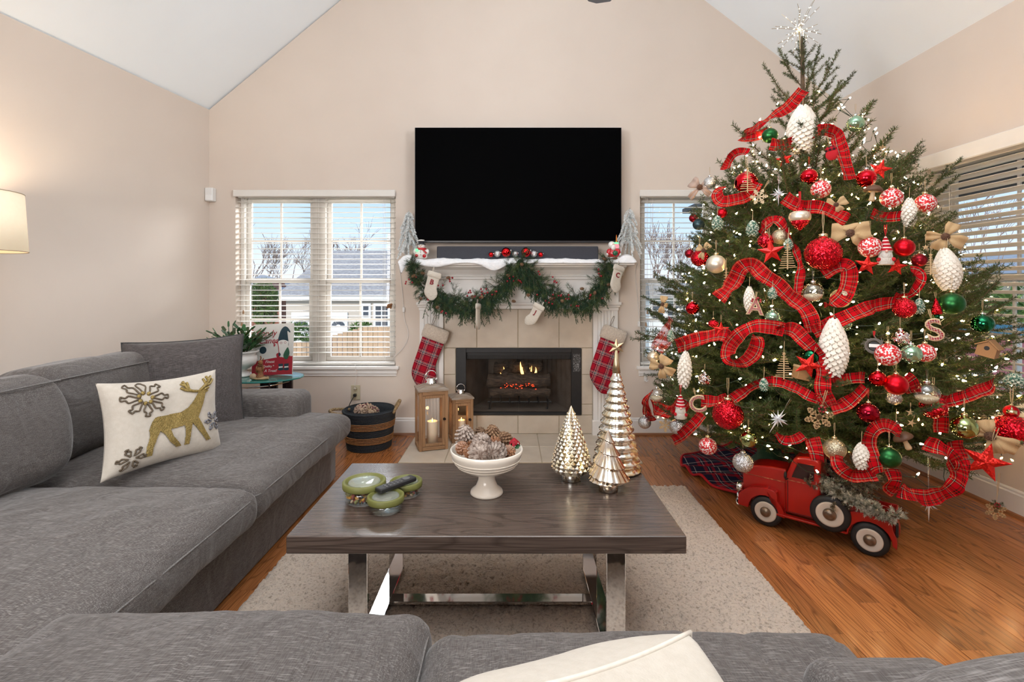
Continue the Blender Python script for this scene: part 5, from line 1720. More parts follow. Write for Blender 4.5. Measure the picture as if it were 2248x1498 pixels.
# ---- stockings
bands_st = [(0, (.33, .006, .018)), (.30, (.012, .012, .03)), (.36, (.33, .006, .018)), (.42, (.60, .50, .45)), (.455, (.012, .012, .03)), (.56, (.62, .58, .55)), (.595, (.012, .012, .03)), (.66, (.60, .50, .45)), (.69, (.33, .006, .018)), (.78, (.012, .012, .03)), (.84, (.33, .006, .018))]
m_plaid_st = plaid_mat('red_tartan_flannel', bands_st, .085, 'Object', axes=(0, 2), rough=.95)
m_fur = mat('cream_fleece', (.66, .56, .46), .95, col2=(.56, .46, .37), nscale=90, bump=1.0, bscale=140, sheen=.4)
m_knit = mat('ivory_knit', (.72, .66, .57), .95, col2=(.66, .60, .51), nscale=50, stretch=(1, 1, 3), bump=.6, bscale=260)
def sweep(mb, ctr, wid, thk, n=22, cap=True):
    """flattened bag: centre line in x,z; widths and thicknesses along it"""
    m_ = len(ctr); vs = []; fs = []
    for i in range(m_):
        a = Vector((*ctr[max(i - 1, 0)], 0)); b = Vector((*ctr[min(i + 1, m_ - 1)], 0))
        d = (b - a).normalized(); nrm = Vector((-d.y, d.x, 0))
        for k in range(n):
            g = 2 * PI * k / n
            cx = math.copysign(abs(math.cos(g)) ** .8, math.cos(g)); sy = math.copysign(abs(math.sin(g)) ** .9, math.sin(g))
            vs.append((ctr[i][0] + nrm.x * wid[i] * cx, thk[i] * sy, ctr[i][1] + nrm.y * wid[i] * cx))
    for i in range(m_ - 1):
        for k in range(n):
            l = (k + 1) % n
            fs.append((i * n + k, i * n + l, (i + 1) * n + l, (i + 1) * n + k))
    if cap:
        fs.append(tuple(range(n))[::-1]); fs.append(tuple((m_ - 1) * n + k for k in range(n)))
    mb.add(vs, fs)
    return mb
def stocking(name, label, loc_, ang, s, m_leg, m_cuff, yaw=0, letter=None, group=None, toe=-1, fatness=.022, wk=1.25):
    t = thing(name, label, 'stocking', loc_, 0, group)
    t.rotation_euler = Euler((0, R(ang), R(yaw)))
    # local: hanging from z=0 downwards, toe to -x (toe=-1)
    c = [(0, -.02), (0, -.10), (0, -.20), (-.004 * -toe, -.27), (.018 * toe, -.32), (.055 * toe, -.365), (.09 * toe, -.395), (.118 * toe, -.412)]
    wv = [.064, .063, .060, .062, .068, .060, .050, .022]
    tk = [fatness * .85, fatness, fatness, fatness * 1.1, fatness * 1.2, fatness * 1.1, fatness * .9, fatness * .35]
    cs_ = [(q.x, q.y) for q in spline([Vector((a * s, b * s, 0)) for a, b in c], 4)]
    ws = [q.x for q in spline([Vector((a * s * wk, 0, 0)) for a in wv], 4)]; ts = [q.x for q in spline([Vector((a * s, 0, 0)) for a in tk], 4)]
    mb = MB(); sweep(mb, cs_, ws, ts); mb.build('leg', m_leg, t, smooth=True)
    cc = [(0, .012 * s), (0, 0), (0, -.045 * s), (0, -.078 * s), (0, -.084 * s)]
    mb = MB(); sweep(mb, cc, [q * s * wk for q in (.060, .071, .074, .072, .064)], [fatness * .7 * s, fatness * 1.25 * s, fatness * 1.4 * s, fatness * 1.3 * s, fatness * .9 * s])
    mb.build('cuff', m_cuff, t, smooth=True)
    mb = MB(); mb.tube(spline([(.045 * s * -toe, 0, .005 * s), (.048 * s * -toe, -.004, .06 * s), (.040 * s * -toe, 0, .085 * s), (.034 * s * -toe, .004, .055 * s), (.042 * s * -toe, .004, 0)], 5), .0028, 5)
    mb.build('hanging_loop', m_cuff if letter else mat('grey_ribbon', (.30, .26, .22), .8, col2=(.26, .22, .19), nscale=60), t, smooth=True)
    if letter:
        me = text_mesh(letter, .115 * s, .001, bevel=.0012); me.materials.append(mat('red_stitched_letter', (.25, .012, .02), .8, col2=(.2, .01, .016), nscale=90))
        o = put('letter', me, t, (-.002, -fatness * s - .0026, -.165 * s), (R(90), 0, 0))
    return t
stocking('stocking', 'red tartan stocking with cream fleece cuff hanging left of the firebox', P(960, 722, 3.985), 20, 1.15, m_plaid_st, m_fur, toe=1)
stocking('stocking', 'red tartan stocking with cream fleece cuff hanging right of the firebox', P(1351, 724, 3.985), 20, 1.15, m_plaid_st, m_fur, toe=1)
stocking('mini_stocking', 'small ivory stocking with a red letter B on the garland', P(955, 599, 3.80), 16, .46, m_knit, m_knit, 0, 'B', 'small ivory stockings on the garland', toe=1, wk=1.6)
stocking('mini_stocking', 'small ivory stocking turned edge-on, hanging at the left dip of the garland', P(1050, 668, 3.80), 4, .42, m_knit, m_knit, 72, None, 'small ivory stockings on the garland', toe=1, wk=1.6)
stocking('mini_stocking', 'small ivory stocking with a red letter J tilted at the garland middle', P(1185, 670, 3.79), 28, .40, m_knit, m_knit, -18, 'J', 'small ivory stockings on the garland', toe=-1, wk=1.6)
stocking('mini_stocking', 'small ivory stocking with a red letter C at the right end of the garland', P(1360, 585, 3.80), 18, .44, m_knit, m_knit, 24, 'C', 'small ivory stockings on the garland', toe=1, wk=1.6)

# ================================================================== lanterns with candles
m_lw = wood_mat('lantern_wood', (.36, .20, .095), (.17, .085, .04), .6, axis=2, ring=12, rand=.12, grain=.5)
m_lwx = wood_mat('lantern_wood_rail', (.36, .20, .095), (.17, .085, .04), .6, axis=0, ring=12, rand=.12, grain=.5)
m_roof = mat('lantern_roof_weathered', (.38, .33, .28), .55, col2=(.28, .20, .14), nscale=10, stretch=(1, 6, 1))
m_lglass = glass('lantern_glass', (1, 1, 1), .03)
m_wax = mat('ivory_wax', (.82, .68, .50), .5, col2=(.80, .66, .48), nscale=10, sss=.3)
def lantern(label, c, yaw, w_, h_, ph):
    t = thing('candle_lantern', label, 'lantern', c, yaw, 'wooden lanterns on the hearth')
    a = w_ / 2; p = .024
    for sx_ in (-1, 1):
        for sy_ in (-1, 1):
            MB().box(sx_ * a - (p if sx_ > 0 else 0), sx_ * a + (0 if sx_ > 0 else p), sy_ * a - (p if sy_ > 0 else 0), sy_ * a + (0 if sy_ > 0 else p), .0, h_, .002).build('post', m_lw, t)
    MB().box(-a + .002, a - .002, -a + .002, a - .002, .012, .028, .002).build('floor_board', m_lwx, t)
    for sy_ in (-1, 1):
        for (za, zb_) in ((0.004, .030), (h_ - .028, h_)):
            MB().box(-a + p, a - p, sy_ * (a - .004) - .008, sy_ * (a - .004) + .004, za, zb_, .002).build('rail', m_lwx, t)
            MB().box(sy_ * (a - .004) - .008, sy_ * (a - .004) + .004, -a + p, a - p, za, zb_, .002).build('rail', m_lwx, t)
    # door on the front
    d0 = -a - .002
    f = .020
    mb = MB()
    for (x0_, x1_, z0_, z1_) in ((-a + p, -a + p + f, .032, h_ - .03), (a - p - f, a - p, .032, h_ - .03)):
        mb.box(x0_, x1_, d0, d0 + .012, z0_, z1_, .002)
    for (z0_, z1_) in ((.032, .032 + f), (h_ - .03 - f, h_ - .03)):
        mb.box(-a + p + f, a - p - f, d0, d0 + .012, z0_, z1_, .002)
    mb.build('door', m_lw, t)
    MB().box(-a + p + f, a - p - f, d0 + .005, d0 + .007, .05, h_ - .05).build('pane', m_lglass, t)
    for (q0, q1) in (((-a + .006, -a + .008), (-a + p, a - p)), ((a - .008, a - .006), (-a + p, a - p)), ((-a + p, a - p), (a - .008, a - .006))):
        MB().box(q0[0], q0[1], q1[0], q1[1], .03, h_ - .028).build('pane', m_lglass, t)
    mb = MB(); b = a + .006
    e_ = h_ + .010; ap = h_ + ph; k = .035
    mb.add([(-b, -b, h_), (b, -b, h_), (b, b, h_), (-b, b, h_), (-b, -b, e_), (b, -b, e_), (b, b, e_), (-b, b, e_), (-k, -k, ap), (k, -k, ap), (k, k, ap), (-k, k, ap)],
           [(3, 2, 1, 0), (0, 1, 5, 4), (1, 2, 6, 5), (2, 3, 7, 6), (3, 0, 4, 7), (4, 5, 9, 8), (5, 6, 10, 9), (6, 7, 11, 10), (7, 4, 8, 11), (8, 9, 10, 11)])
    mb.build('roof', m_roof, t)
    s = w_ / .21
    MB().lathe([(0, ap), (.040 * s, ap), (.042 * s, ap + .004), (.034 * s, ap + .010), (.031 * s, ap + .034 * s), (.024 * s, ap + .042 * s), (0, ap + .043 * s)], 20).build('chimney_cap', m_chrome, t, smooth=True)
    mb = MB(); mb.tube([(.043 * s * math.cos(q), .0, ap + .052 * s + .043 * s * math.sin(q)) for q in [2 * PI * k_ / 28 for k_ in range(28)]], .0036 * s, 7, closed=True)
    mb.build('ring_handle', m_chrome, t, smooth=True)
    mb = MB(); mb.lathe([(0, 0), (.011, 0), (.009, .008), (0, .009)], 12, M=Matrix.Translation((a - p - .004, d0, h_ * .52)) @ Matrix.Rotation(R(90), 4, 'X'))
    mb.box(a - p - .014, a - p + .006, d0 - .012, d0 - .007, h_ * .52 - .004, h_ * .52 + .004)
    mb.build('latch', mat('dark_iron', (.025, .02, .018), .45, .7, col2=(.04, .03, .025), nscale=60), t)
    return t
def candle(label, c, r, h_):
    t = thing('candle', label, 'candle', c, 0, 'lit pillar candles in the lanterns')
    n_ = 32
    MB().lathe([(0, 0), (r, 0), (r * 1.01, h_ * .5), (r, h_ * .97), (r * .93, h_ * 1.0), (r * .80, h_ * .985), (r * .5, h_ * .955), (0, h_ * .945)], n_, wob=lambda g, u: 1 + .02 * math.sin(g * 2) * u).build('wax', m_wax, t, smooth=True)
    MB().lathe([(0, 0), (r * .09, .003), (r * .13, .009), (r * .08, .019), (0, .030)], 10, M=Matrix.Translation((0, 0, h_ * .95))).build('flame', glow('candle_flame', (1, .52, .14), 9), t, smooth=True)
    l = bpy.data.lights.new('candle_glow', 'POINT'); l.energy = .28; l.color = (1, .55, .2); l.shadow_soft_size = .012
    lo = bpy.data.objects.new('candle_glow', l); COL.objects.link(lo); lo.location = (c[0], c[1] - .0, c[2] + h_ + .045)
    return t
lc = (-.600, 3.765, .0125)
lantern('taller wooden lantern with glass panes and a lit candle on the left hearth', lc, R(19), .212, .432, .040)
candle('larger ivory pillar candle glowing in the taller lantern', (lc[0] + .01, lc[1] - .01, .028 + .0125), .040, .165)
lc = (-.395, 3.935, .0125)
lantern('shorter wooden lantern with a lit candle beside the firebox', lc, R(17), .165, .330, .030)
candle('smaller ivory pillar candle glowing in the shorter lantern', (lc[0] + .005, lc[1] - .005, .028 + .0125), .031, .125)

# ================================================================== basket
bx, by = -1.075, 3.80
t = thing('woven_basket', 'round navy and tan woven basket with rope handles by the fireplace', 'basket', (bx, by, 0))
m_nav = mat('navy_seagrass', (.022, .030, .040), .8, col2=(.055, .062, .07), nscale=130, stretch=(1, 1, 3), bump=.8, bscale=200)
m_tan = mat('tan_seagrass', (.42, .20, .07), .75, col2=(.30, .14, .05), nscale=90, bump=.6)
prof = [(0, .004), (.158, .0)]
nc = 26
def rb(f):
    return .163 + .034 * f - .010 * max(0, f - .8) * 5 * 0
for i in range(nc):
    f = i / (nc - 1)
    z = .006 + .272 * f
    prof += [(rb(f) - .003, z - .0045), (rb(f) + .0025, z), (rb(f) - .003, z + .0045)]
prof += [(rb(1) - .004, .286), (rb(1) - .016, .282)]
for i in range(8):
    f = 1 - i / 7
    prof.append((rb(f) - .016, .282 * f + .012))
prof.append((0, .012))
MB().lathe(prof, 64).build('body', m_nav, t, smooth=True)
mb = MB()
for zf in (.74, .70, .66, .62, .585, .36, .32, .28, .24, .205):
    r_ = rb(zf) + .003
    mb.tube([(r_ * math.cos(2 * PI * k / 72), r_ * math.sin(2 * PI * k / 72), .006 + .272 * zf + .0006 * math.sin(k * 2.3)) for k in range(72)], lambda u: .0030, 5, closed=True)
mb.build('tan_bands', m_tan, t, smooth=True)
m_rope = mat('seagrass_rope', (.36, .25, .13), .9, col2=(.20, .13, .065), nscale=60, bump=.8)
def rope(ctrl, r_, name='handle'):
    pts = spline(ctrl, 10)
    mb = MB()
    for q in range(3):
        tw = []
        for i, p in enumerate(pts):
            a = i * .75 + q * 2.094
            d = (pts[min(i + 1, len(pts) - 1)] - pts[max(i - 1, 0)]).normalized()
            s = d.cross(Vector((0, 0, 1)));
            if s.length < .1:
                s = d.cross(Vector((1, 0, 0)))
            s.normalize(); u_ = s.cross(d)
            tw.append(p + (s * math.cos(a) + u_ * math.sin(a)) * r_ * .55)
        mb.tube(tw, r_ * .62, 6)
    mb.build(name, m_rope, t, smooth=True)
rope([(.190, -.045, .262), (.222, -.030, .318), (.232, -.002, .345), (.215, .03, .335), (.178, .05, .272)], .010)
rope([(-.150, -.08, .262), (-.215, -.10, .270), (-.272, -.075, .282), (-.270, -.02, .284), (-.21, .03, .275), (-.165, .05, .268)], .010)
m_pot = mat('dried_petals', (.34, .24, .19), .9, col2=(.52, .38, .26), nscale=26)
m_pot2 = mat('dried_petals_plum', (.10, .02, .04), .85, col2=(.2, .05, .07), nscale=40)
r6 = random.Random(2)
MB().lathe([(0, .236), (.12, .232), (.172, .205), (.165, .18)], 24).build('lining', m_nav, t)
for ci, (cx, cy, cr) in enumerate(((-.055, -.035, .052), (-.012, .01, .050), (.042, -.045, .046))):
    o_t = thing('pinecone', ('dried pinecone with plum and tan bits at the left in the navy basket', 'dried pinecone farthest back in the navy basket', 'dried tan pinecone at the right front in the navy basket')[ci], 'pinecone', (bx + cx, by + cy, .242 + cr * .7), 0, 'dried pinecones in the basket')
    o = put('scales', cone_mesh('scales', cr * 2.2, cr, 7, 9, m_pot, open_=.6), o_t)
    o.rotation_euler = (R(60 + 20 * ci), 0, R(70 * ci))
    mb = MB()
    for k in range(9):
        a, b = r6.random() * 6.28, r6.uniform(.2, 1.2)
        mb.ball((cr * .85 * math.cos(a) * math.cos(b), cr * .85 * math.sin(a) * math.cos(b), cr * .85 * math.sin(b)), .009, 6, 4, (1.2, .8, .6))
    mb.build('petals', m_pot2, o_t, smooth=True)

# ================================================================== small wall things
t = thing('wall_outlet', 'cream double wall outlet below the left back window', 'outlet', P(781, 862, 4.098)); O = t.location
m_cream = mat('cream_plastic', (.52, .46, .32), .4, col2=(.50, .44, .30), nscale=10)
me = MB().box(-.037, .037, -.006, .0, -.060, .060).mesh('plate', m_cream); bevel_mesh(me, .003, 2); put('plate', me, t)
for z_ in (.024, -.024):
    MB().lathe([(0, 0), (.017, 0), (.0165, .003), (0, .003)], 18, M=Matrix.Translation((0, -.006, z_)) @ Matrix.Rotation(R(90), 4, 'X')).build('socket', m_cream, t)
t = thing('power_cord', 'black plug and cord running from the wall outlet behind the basket', 'cord', P(780, 867, 4.085)); O = t.location
MB().box(-.011, .011, -.030, .004, -.013, .010, .003).build('plug', m_black, t)
mb = MB(); mb.tube(spline([(.0, -.028, -.006), (-.012, -.05, -.03), (-.035, -.05, -.08), (-.055, -.035, -.16), (-.10, -.02, -.30), (-.16, -.03, -.365)], 7), .0032, 6); mb.build('wire', m_black, t, smooth=True)
t = thing('night_cord', 'clear plug with thin white cord rising from the outlet to the sill', 'cord', P(780, 853, 4.085)); O = t.location
MB().lathe([(0, 0), (.013, .002), (.012, .016), (.006, .022), (0, .022)], 14, M=Matrix.Rotation(R(90), 4, 'X')).build('plug', mat('clear_plug', (.70, .62, .48), .2, col2=(.66, .58, .44), nscale=30, trans=.3), t, smooth=True)
mb = MB(); mb.tube(spline([(0, -.018, .006), (.006, -.026, .04), (.016, -.035, .10), (.018, -.050, .178), (.010, -.044, .205), (-.02, -.03, .206)], 7), .0020, 5); mb.build('wire', m_cord_w, t, smooth=True)
for lab, pts, knob in (('thin white light cord hanging from the left end of the mantel', [(880, 575), (879, 603), (884, 650), (888, 700), (896, 728), (893, 750), (880, 770), (862, 786)], (886, 680)),
                       ('thin white light cord hanging from the right end of the mantel', [(1394, 575), (1395, 600), (1399, 650), (1403, 700), (1408, 740), (1411, 790), (1412, 806)], (1403, 712))):
    p3 = [P(a, b, 4.085) for a, b in pts]
    p3[0].y = 4.0; p3[0].z = 1.40
    t = thing('light_cord', lab, 'cord', p3[0], 0, 'white cords at the mantel ends')
    MB().tube([q - p3[0] for q in spline(p3, 8)], .0021, 5).build('wire', m_cord_w, t, smooth=True)
    k = P(*knob, 4.082) - p3[0]
    MB().box(k.x - .010, k.x + .010, k.y - .006, k.y + .006, k.z - .022, k.z + .022, .004).build('switch', m_cord_w, t)
p = P(460, 428, 4.08)
t = thing('motion_sensor', 'small white motion sensor in the upper left corner of the room', 'sensor', (p.x + .012, 4.075, p.z))
me = MB().box(-.032, .032, -.03, .025, -.055, .055).mesh('case', mat('white_plastic', (.78, .77, .75), .4, col2=(.76, .75, .73), nscale=10)); bevel_mesh(me, .010, 3); put('case', me, t)
MB().box(-.026, .026, -.033, -.029, -.05, -.005, .002).build('lens', mat('sensor_lens', (.82, .82, .81), .5, col2=(.8, .8, .79), nscale=10), t)
p = P(855, 672, 4.07)
t = thing('cord_ornament', 'tiny brown carved figure hanging on a cord before the left blind', 'ornament', p)
mb = MB(); mb.ball((0, 0, .0), .018, 10, 7, (1.2, .6, 1)); mb.ball((.016, -.004, .012), .010, 8, 6); mb.ball((-.016, 0, -.012), .010, 8, 6); mb.ball((.010, 0, -.014), .009, 8, 6)
mb.build('figure', m_carv, t, smooth=True)
mb = MB(); mb.tube([(0, 0, .015), (.008, -.002, .3), (.012, -.005, .86)], .0016, 4); mb.build('hanging_cord', mat('brown_cord', (.16, .10, .06), .9, col2=(.12, .07, .04), nscale=80), t)
t = thing('wall_hook', 'small clear adhesive hook under the right back window sill', 'hook', P(1417, 832, 4.094))
MB().box(-.012, .012, -.004, .004, -.022, .022, .003).build('backplate', m_cord_w, t)
mb = MB(); mb.tube(spline([(0, -.004, -.006), (0, -.016, -.018), (0.012, -.022, -.014), (.014, -.02, -.002)], 5), .0032, 6); mb.build('prong', m_cord_w, t, smooth=True)
# ceiling fan, only one blade tip shows
t = thing('ceiling_fan', 'grey ceiling fan whose blade tip shows at the top edge', 'fan', (.026, 1.50, RZ - .125))
m_fan = mat('fan_grey', (.24, .27, .31), .4, col2=(.22, .25, .29), nscale=12)
MB().lathe([(0, .02), (.05, .02), (.07, .08), (.07, .17), (0, .17)], 24).build('canopy', m_fan, t, smooth=True)
MB().lathe([(0, -2.2), (.014, -2.2), (.014, .06), (0, .06)], 12).build('downrod', m_fan, t, smooth=True)
MB().lathe([(0, -2.30), (.06, -2.29), (.11, -2.25), (.115, -2.19), (.09, -2.14), (.03, -2.12), (0, -2.12)], 30).build('motor', m_fan, t, smooth=True)
a0 = math.atan2(.60, .365)
for k in range(5):
    a = a0 + k * 2 * PI / 5
    mb = MB()
    ol = [(.16, -.04), (.30, -.065), (.60, -.062), (.665, -.055), (.69, -.03), (.69, .03), (.665, .055), (.60, .062), (.30, .065), (.16, .04)]
    n_ = len(ol)
    mb.add([(x_, y_, .004 + .16 * y_) for x_, y_ in ol] + [(x_, y_, -.004 + .16 * y_) for x_, y_ in ol], [tuple(range(n_)), tuple(range(2 * n_ - 1, n_ - 1, -1))] + [(i, i + n_, (i + 1) % n_ + n_, (i + 1) % n_) for i in range(n_)])
    mb.box(.08, .22, -.02, .02, -.006, .0)
    mb.build('blade', m_fan, t, (0, 0, -2.215), (0, 0, a))
# ================================================================== Christmas tree
TC = Vector((1.775, 3.02, 0))
RT = [(.30, .90), (.5, .97), (.8, .93), (1.1, .86), (1.4, .76), (1.65, .655), (1.85, .55), (2.05, .41), (2.2, .30), (2.35, .19), (2.5, .11), (2.75, .02)]
def env(z):
    if z <= RT[0][0]:
        return RT[0][1]
    for (a, b), (c_, d) in zip(RT, RT[1:]):
        if a <= z <= c_:
            return b + (d - b) * (z - a) / (c_ - a)
    return .02
tree = thing('christmas_tree', 'tall decorated fir Christmas tree in the right corner', 'tree', TC)
MB().tube(spline([(-.022 * (k / 12) ** 2, 0, .02 + 2.70 * k / 12) for k in range(13)], 3), lambda u: .052 * (1 - u) ** .9 + .005, 10).build('trunk', m_bark, tree, smooth=True)
def branch_mesh(L, seed):
    rs = np.random.RandomState(seed); rr = random.Random(seed)
    V = []; F = []; wood = MB()
    main = spline([(0, 0, 0), (L * .35, 0, .012 * L), (L * .7, rr.uniform(-.03, .03) * L, .02 * L), (L, rr.uniform(-.05, .05) * L, .075 * L)], 6)
    wood.tube(main, lambda u: (.007 - .005 * u) * (.5 + .5 * L / .95), 5)
    i0 = int(len(main) * .18)
    dens = 760
    needles(V, F, main[i0:], int(dens * L * .9), .021, .0030, rs, (48, 78), .6, 0, .35)
    s = .14
    sd = 1
    while s < .93:
        p = main[int(s * (len(main) - 1))]
        ln = min(.40 * L, (1 - s) * .52 * L + .045) * rr.uniform(.8, 1.12)
        a = sd * R(rr.uniform(38, 58))
        d = Vector((math.cos(a), math.sin(a), rr.uniform(-.16, .14)))
        e_ = p + d * ln
        tw = spline([p, p + d * ln * .5 + Vector((ln * .04, 0, -.01)), e_ + Vector((ln * .10, 0, .02 * rr.random()))], 4)
        wood.tube(tw, .0016, 3)
        needles(V, F, tw, int(dens * ln), .020, .0030, rs, (48, 78), .55, 0, .35)
        q = .22
        s2 = 1
        while q < .9 and ln > .09:
            pp = tw[int(q * (len(tw) - 1))]
            l2 = (1 - q) * ln * .48 + .03
            b = a + s2 * R(rr.uniform(35, 55))
            d2 = Vector((math.cos(b), math.sin(b), rr.uniform(-.15, .12)))
            t2 = [pp, pp + d2 * l2 * .5, pp + d2 * l2 + Vector((0, 0, .01))]
            needles(V, F, t2, int(dens * l2), .019, .0030, rs, (48, 78), .55, 0, .35)
            q += .070 / max(.09, ln); s2 = -s2
        s += .030 / L; sd = -sd
    return foliage_mesh('branch', V, F, wood, [m_fir, m_bark])
BM = {L: [branch_mesh(L, int(L * 100) + k) for k in range(3)] for L in (.22, .45, .72, .95)}
def shoot_mesh(L, seed, sides):
    rs = np.random.RandomState(seed); rr = random.Random(seed); V = []; F = []; wood = MB()
    main = spline([(0, 0, 0), (L * .5, 0, -.01 * L), (L, 0, .07 * L)], 5)
    wood.tube(main, lambda u: .0045 - .003 * u, 5)
    needles(V, F, main[2:], int(1150 * L), .021, .0030, rs, (45, 75), 1, 0, .3)
    for k in range(sides):
        s = .35 + .5 * k / max(1, sides); a = (1 if k % 2 else -1) * R(rr.uniform(35, 55))
        p = main[int(s * (len(main) - 1))]; ln = L * (.95 - s) * .75
        e_ = p + Vector((math.cos(a), math.sin(a), .08)) * ln
        wood.tube([p, e_], .002, 4)
        needles(V, F, [p, (p + e_) / 2, e_], int(1150 * ln), .020, .0030, rs, (45, 75), 1, 0, .3)
    return foliage_mesh('branch', V, F, wood, [m_fir, m_bark])
SH = [shoot_mesh(.35, 40 + k, (0, 2, 3, 4)[k]) for k in range(4)]
rb_ = random.Random(11)
nb = 0
z = .37
az0 = 0
while z < 2.50:
    Rz = env(z)
    cnt = max(5, int(round(5 + 7.5 * Rz))) if z < 2.0 else 4
    for k in range(cnt):
        a = az0 + 2 * PI * k / cnt + rb_.uniform(-.18, .18)
        fz = (z - .35) / 2.2
        el = R(-2 + 50 * fz ** 1.3 + rb_.uniform(-7, 9))
        if z > 2.0:
            Rz = env(z) * 1.25
        rr_t = Rz * rb_.uniform(.84, 1.10)
        dx, dy = math.cos(a), math.sin(a)
        # keep tips inside the walls
        if dx > 0:
            rr_t = min(rr_t, (2.60 - TC.x) / dx)
        if dy > 0:
            rr_t = min(rr_t, (4.02 - TC.y) / dy)
        L = rr_t / max(.35, math.cos(el))
        zb_ = z - L * math.sin(el) * .95 + rb_.uniform(-.02, .02)
        # leave room for the red truck under the near branches
        if dy < -.3 and zb_ < .46 and -.75 < dx < .55:
            zb_ += .09
        key = min(BM, key=lambda q: abs(q - L))
        me = rb_.choice(BM[key])
        if z > 1.93:
            key = .35; me = SH[nb % 4]
        o = put('branch', me, tree, (0, 0, max(.30, zb_)), (R(rb_.uniform(-25, 25)), -el, a))
        sc1 = L / key
        o.scale = (sc1, max(.75, min(1.25, sc1)), max(.75, min(1.25, sc1)))
        nb += 1
    az0 += 2.4
    z += .080 - .012 * fz if z < 2.0 else .10
# single shoots that stand out from the hull
for k in range(46):
    z = rb_.uniform(.5, 1.95); a = R(rb_.uniform(-205, 25)); q = env(z) - .20
    L = rb_.uniform(.26, .42)
    p = Vector((q * math.cos(a), q * math.sin(a), z - .1))
    if TC.x + (q + L) * math.cos(a) > 2.6 or TC.y + (q + L) * math.sin(a) > 4.0:
        continue
    o = put('branch', SH[k % 4], tree, p, (R(rb_.uniform(-40, 40)), -R(rb_.uniform(5, 45)), a)); o.scale = (L / .35, .9, .9); nb += 1
# upright leader shoots at the very top
for (a, el, zb_, L) in ((2.9, 58, 2.40, .30), (.4, 62, 2.38, .34), (1.6, 75, 2.46, .26), (4.2, 70, 2.44, .26), (.0, 40, 2.22, .42), (3.3, 44, 2.24, .40), (5.2, 50, 2.28, .34)):
    o = put('branch', SH[int(L * 100) % 4], tree, (-.01, 0, zb_), (0, -R(el), a)); o.scale = (L / .35, .9, .9); nb += 1
wood = MB(); V = []; F = []
rs = np.random.RandomState(77)
needles(V, F, [Vector((-.012, 0, 2.42)), Vector((-.02, 0, 2.70))], 170, .018, .0022, rs, (40, 75), 1, 0, 0)
so = put('leader_needles', foliage_mesh('leader_needles', V, F, wood, [m_fir, m_bark]), tree); so['kind'] = 'stuff'
def surf(px, py, k=1.0, off=0.0):
    """first point along the sight line that touches the hull of the tree"""
    best = None
    for i in range(240):
        d = 1.7 + i * .0085
        p = P(px, py, d)
        h_ = math.hypot(p.x - TC.x, p.y - TC.y) - (env(p.z) * k + off)
        if h_ <= 0:
            best = p
            break
        if best is None or h_ < bh:
            best = p; bh = h_
    if best.x > 2.63:
        best = P(px, py, 2.63 * 1100 / (px - 1122))
    return best
# ---- star topper
sp0 = P(1755, 66, 3.02)
t = thing('tree_topper', 'spray of lit wires forming a starburst at the treetop', 'tree topper', sp0)
r7 = random.Random(5)
wires = MB()
m_gw = mat('gold_wire', (.42, .34, .22), .4, .8, col2=(.35, .28, .18), nscale=50)
led = MB().ball((0, 0, 0), .0026, 6, 4).mesh('led', glow('led_white', (1, .86, .62), 16), True)
dirs = []
for (px, py) in ((1694, 63), (1702, 58), (1716, 31), (1751, 8), (1758, 20), (1785, 3), (1788, 0), (1799, 15), (1795, 53), (1797, 66), (1803, 75), (1796, 94), (1775, 95), (1741, 118), (1711, 111), (1708, 96), (1760, 98), (1745, 40), (1772, 84), (1738, 92), (1768, 38), (1725, 77)):
    e_ = P(px, py, 3.02 + r7.uniform(-.13, .13)) - sp0
    mid = e_ * .5 + Vector((r7.uniform(-.008, .008), r7.uniform(-.008, .008), r7.uniform(-.008, .008)))
    pts = spline([Vector((0, 0, 0)), mid, e_], 4)
    wires.tube(pts, .0013, 4)
    for f in (.28, .52, .78):
        q = pts[int(f * (len(pts) - 1))]
        put('led', led, t, q + Vector((r7.uniform(-.003, .003),) * 3))
wires.ball((0, 0, 0), .012, 8, 6)
wires.tube([Vector((0, 0, 0)), Vector((.004, 0, -.10)), Vector((.006, 0, -.16))], .004, 5)
wires.build('wires', m_gw, t)
put('led', MB().ball((0, 0, 0), .012, 8, 6).mesh('led_core', MATS['led_white'], True), t)
# ---- string lights
t = thing('string_lights', 'warm white fairy lights wound over the whole fir tree', 'string lights', (TC.x, TC.y, .2)); O = t.location
r8 = random.Random(21)
m_lit = glow('fairy_bulb', (1, .62, .27), 130)
bulb = MB().lathe([(0, -.001), (.0038, .0), (.0045, .005), (.0026, .012), (0, .016)], 7).mesh('bulb', m_lit, True)
wire = MB(); m_gwire = mat('green_wire', (.010, .028, .016), .5, col2=(.014, .036, .02), nscale=60)
pts_all = []
nbulb = 0
z = .42; row = 0
while z < 2.42 and nbulb < 292:
    Rz = env(z)
    n_r = max(4, int(Rz * 24))
    rowp = []
    for k in range(n_r):
        f = (k + .5) / n_r
        a = R(-200 + 215 * f) + r8.uniform(-.09, .09)    # the half turned to the room
        zz_ = z + .05 * math.sin(f * 9 + row) + r8.uniform(-.045, .045)
        q = env(zz_) * r8.uniform(.74, .95)
        p = Vector((TC.x + q * math.cos(a), TC.y + q * math.sin(a), zz_))
        if p.x < 2.6 and p.y < 4.0:
            rowp.append(p)
    if row % 2:
        rowp.reverse()
    pts_all += rowp
    nbulb += len(rowp)
    z += .112 + .0 * row; row += 1
path = []
for i, p in enumerate(pts_all):
    path.append(p - O)
    if i + 1 < len(pts_all):
        m_ = (p + pts_all[i + 1]) / 2 - O + Vector((r8.uniform(-.02, .02), r8.uniform(-.02, .02), -.022))
        path.append(m_)
wire.tube(path, .0016, 4)
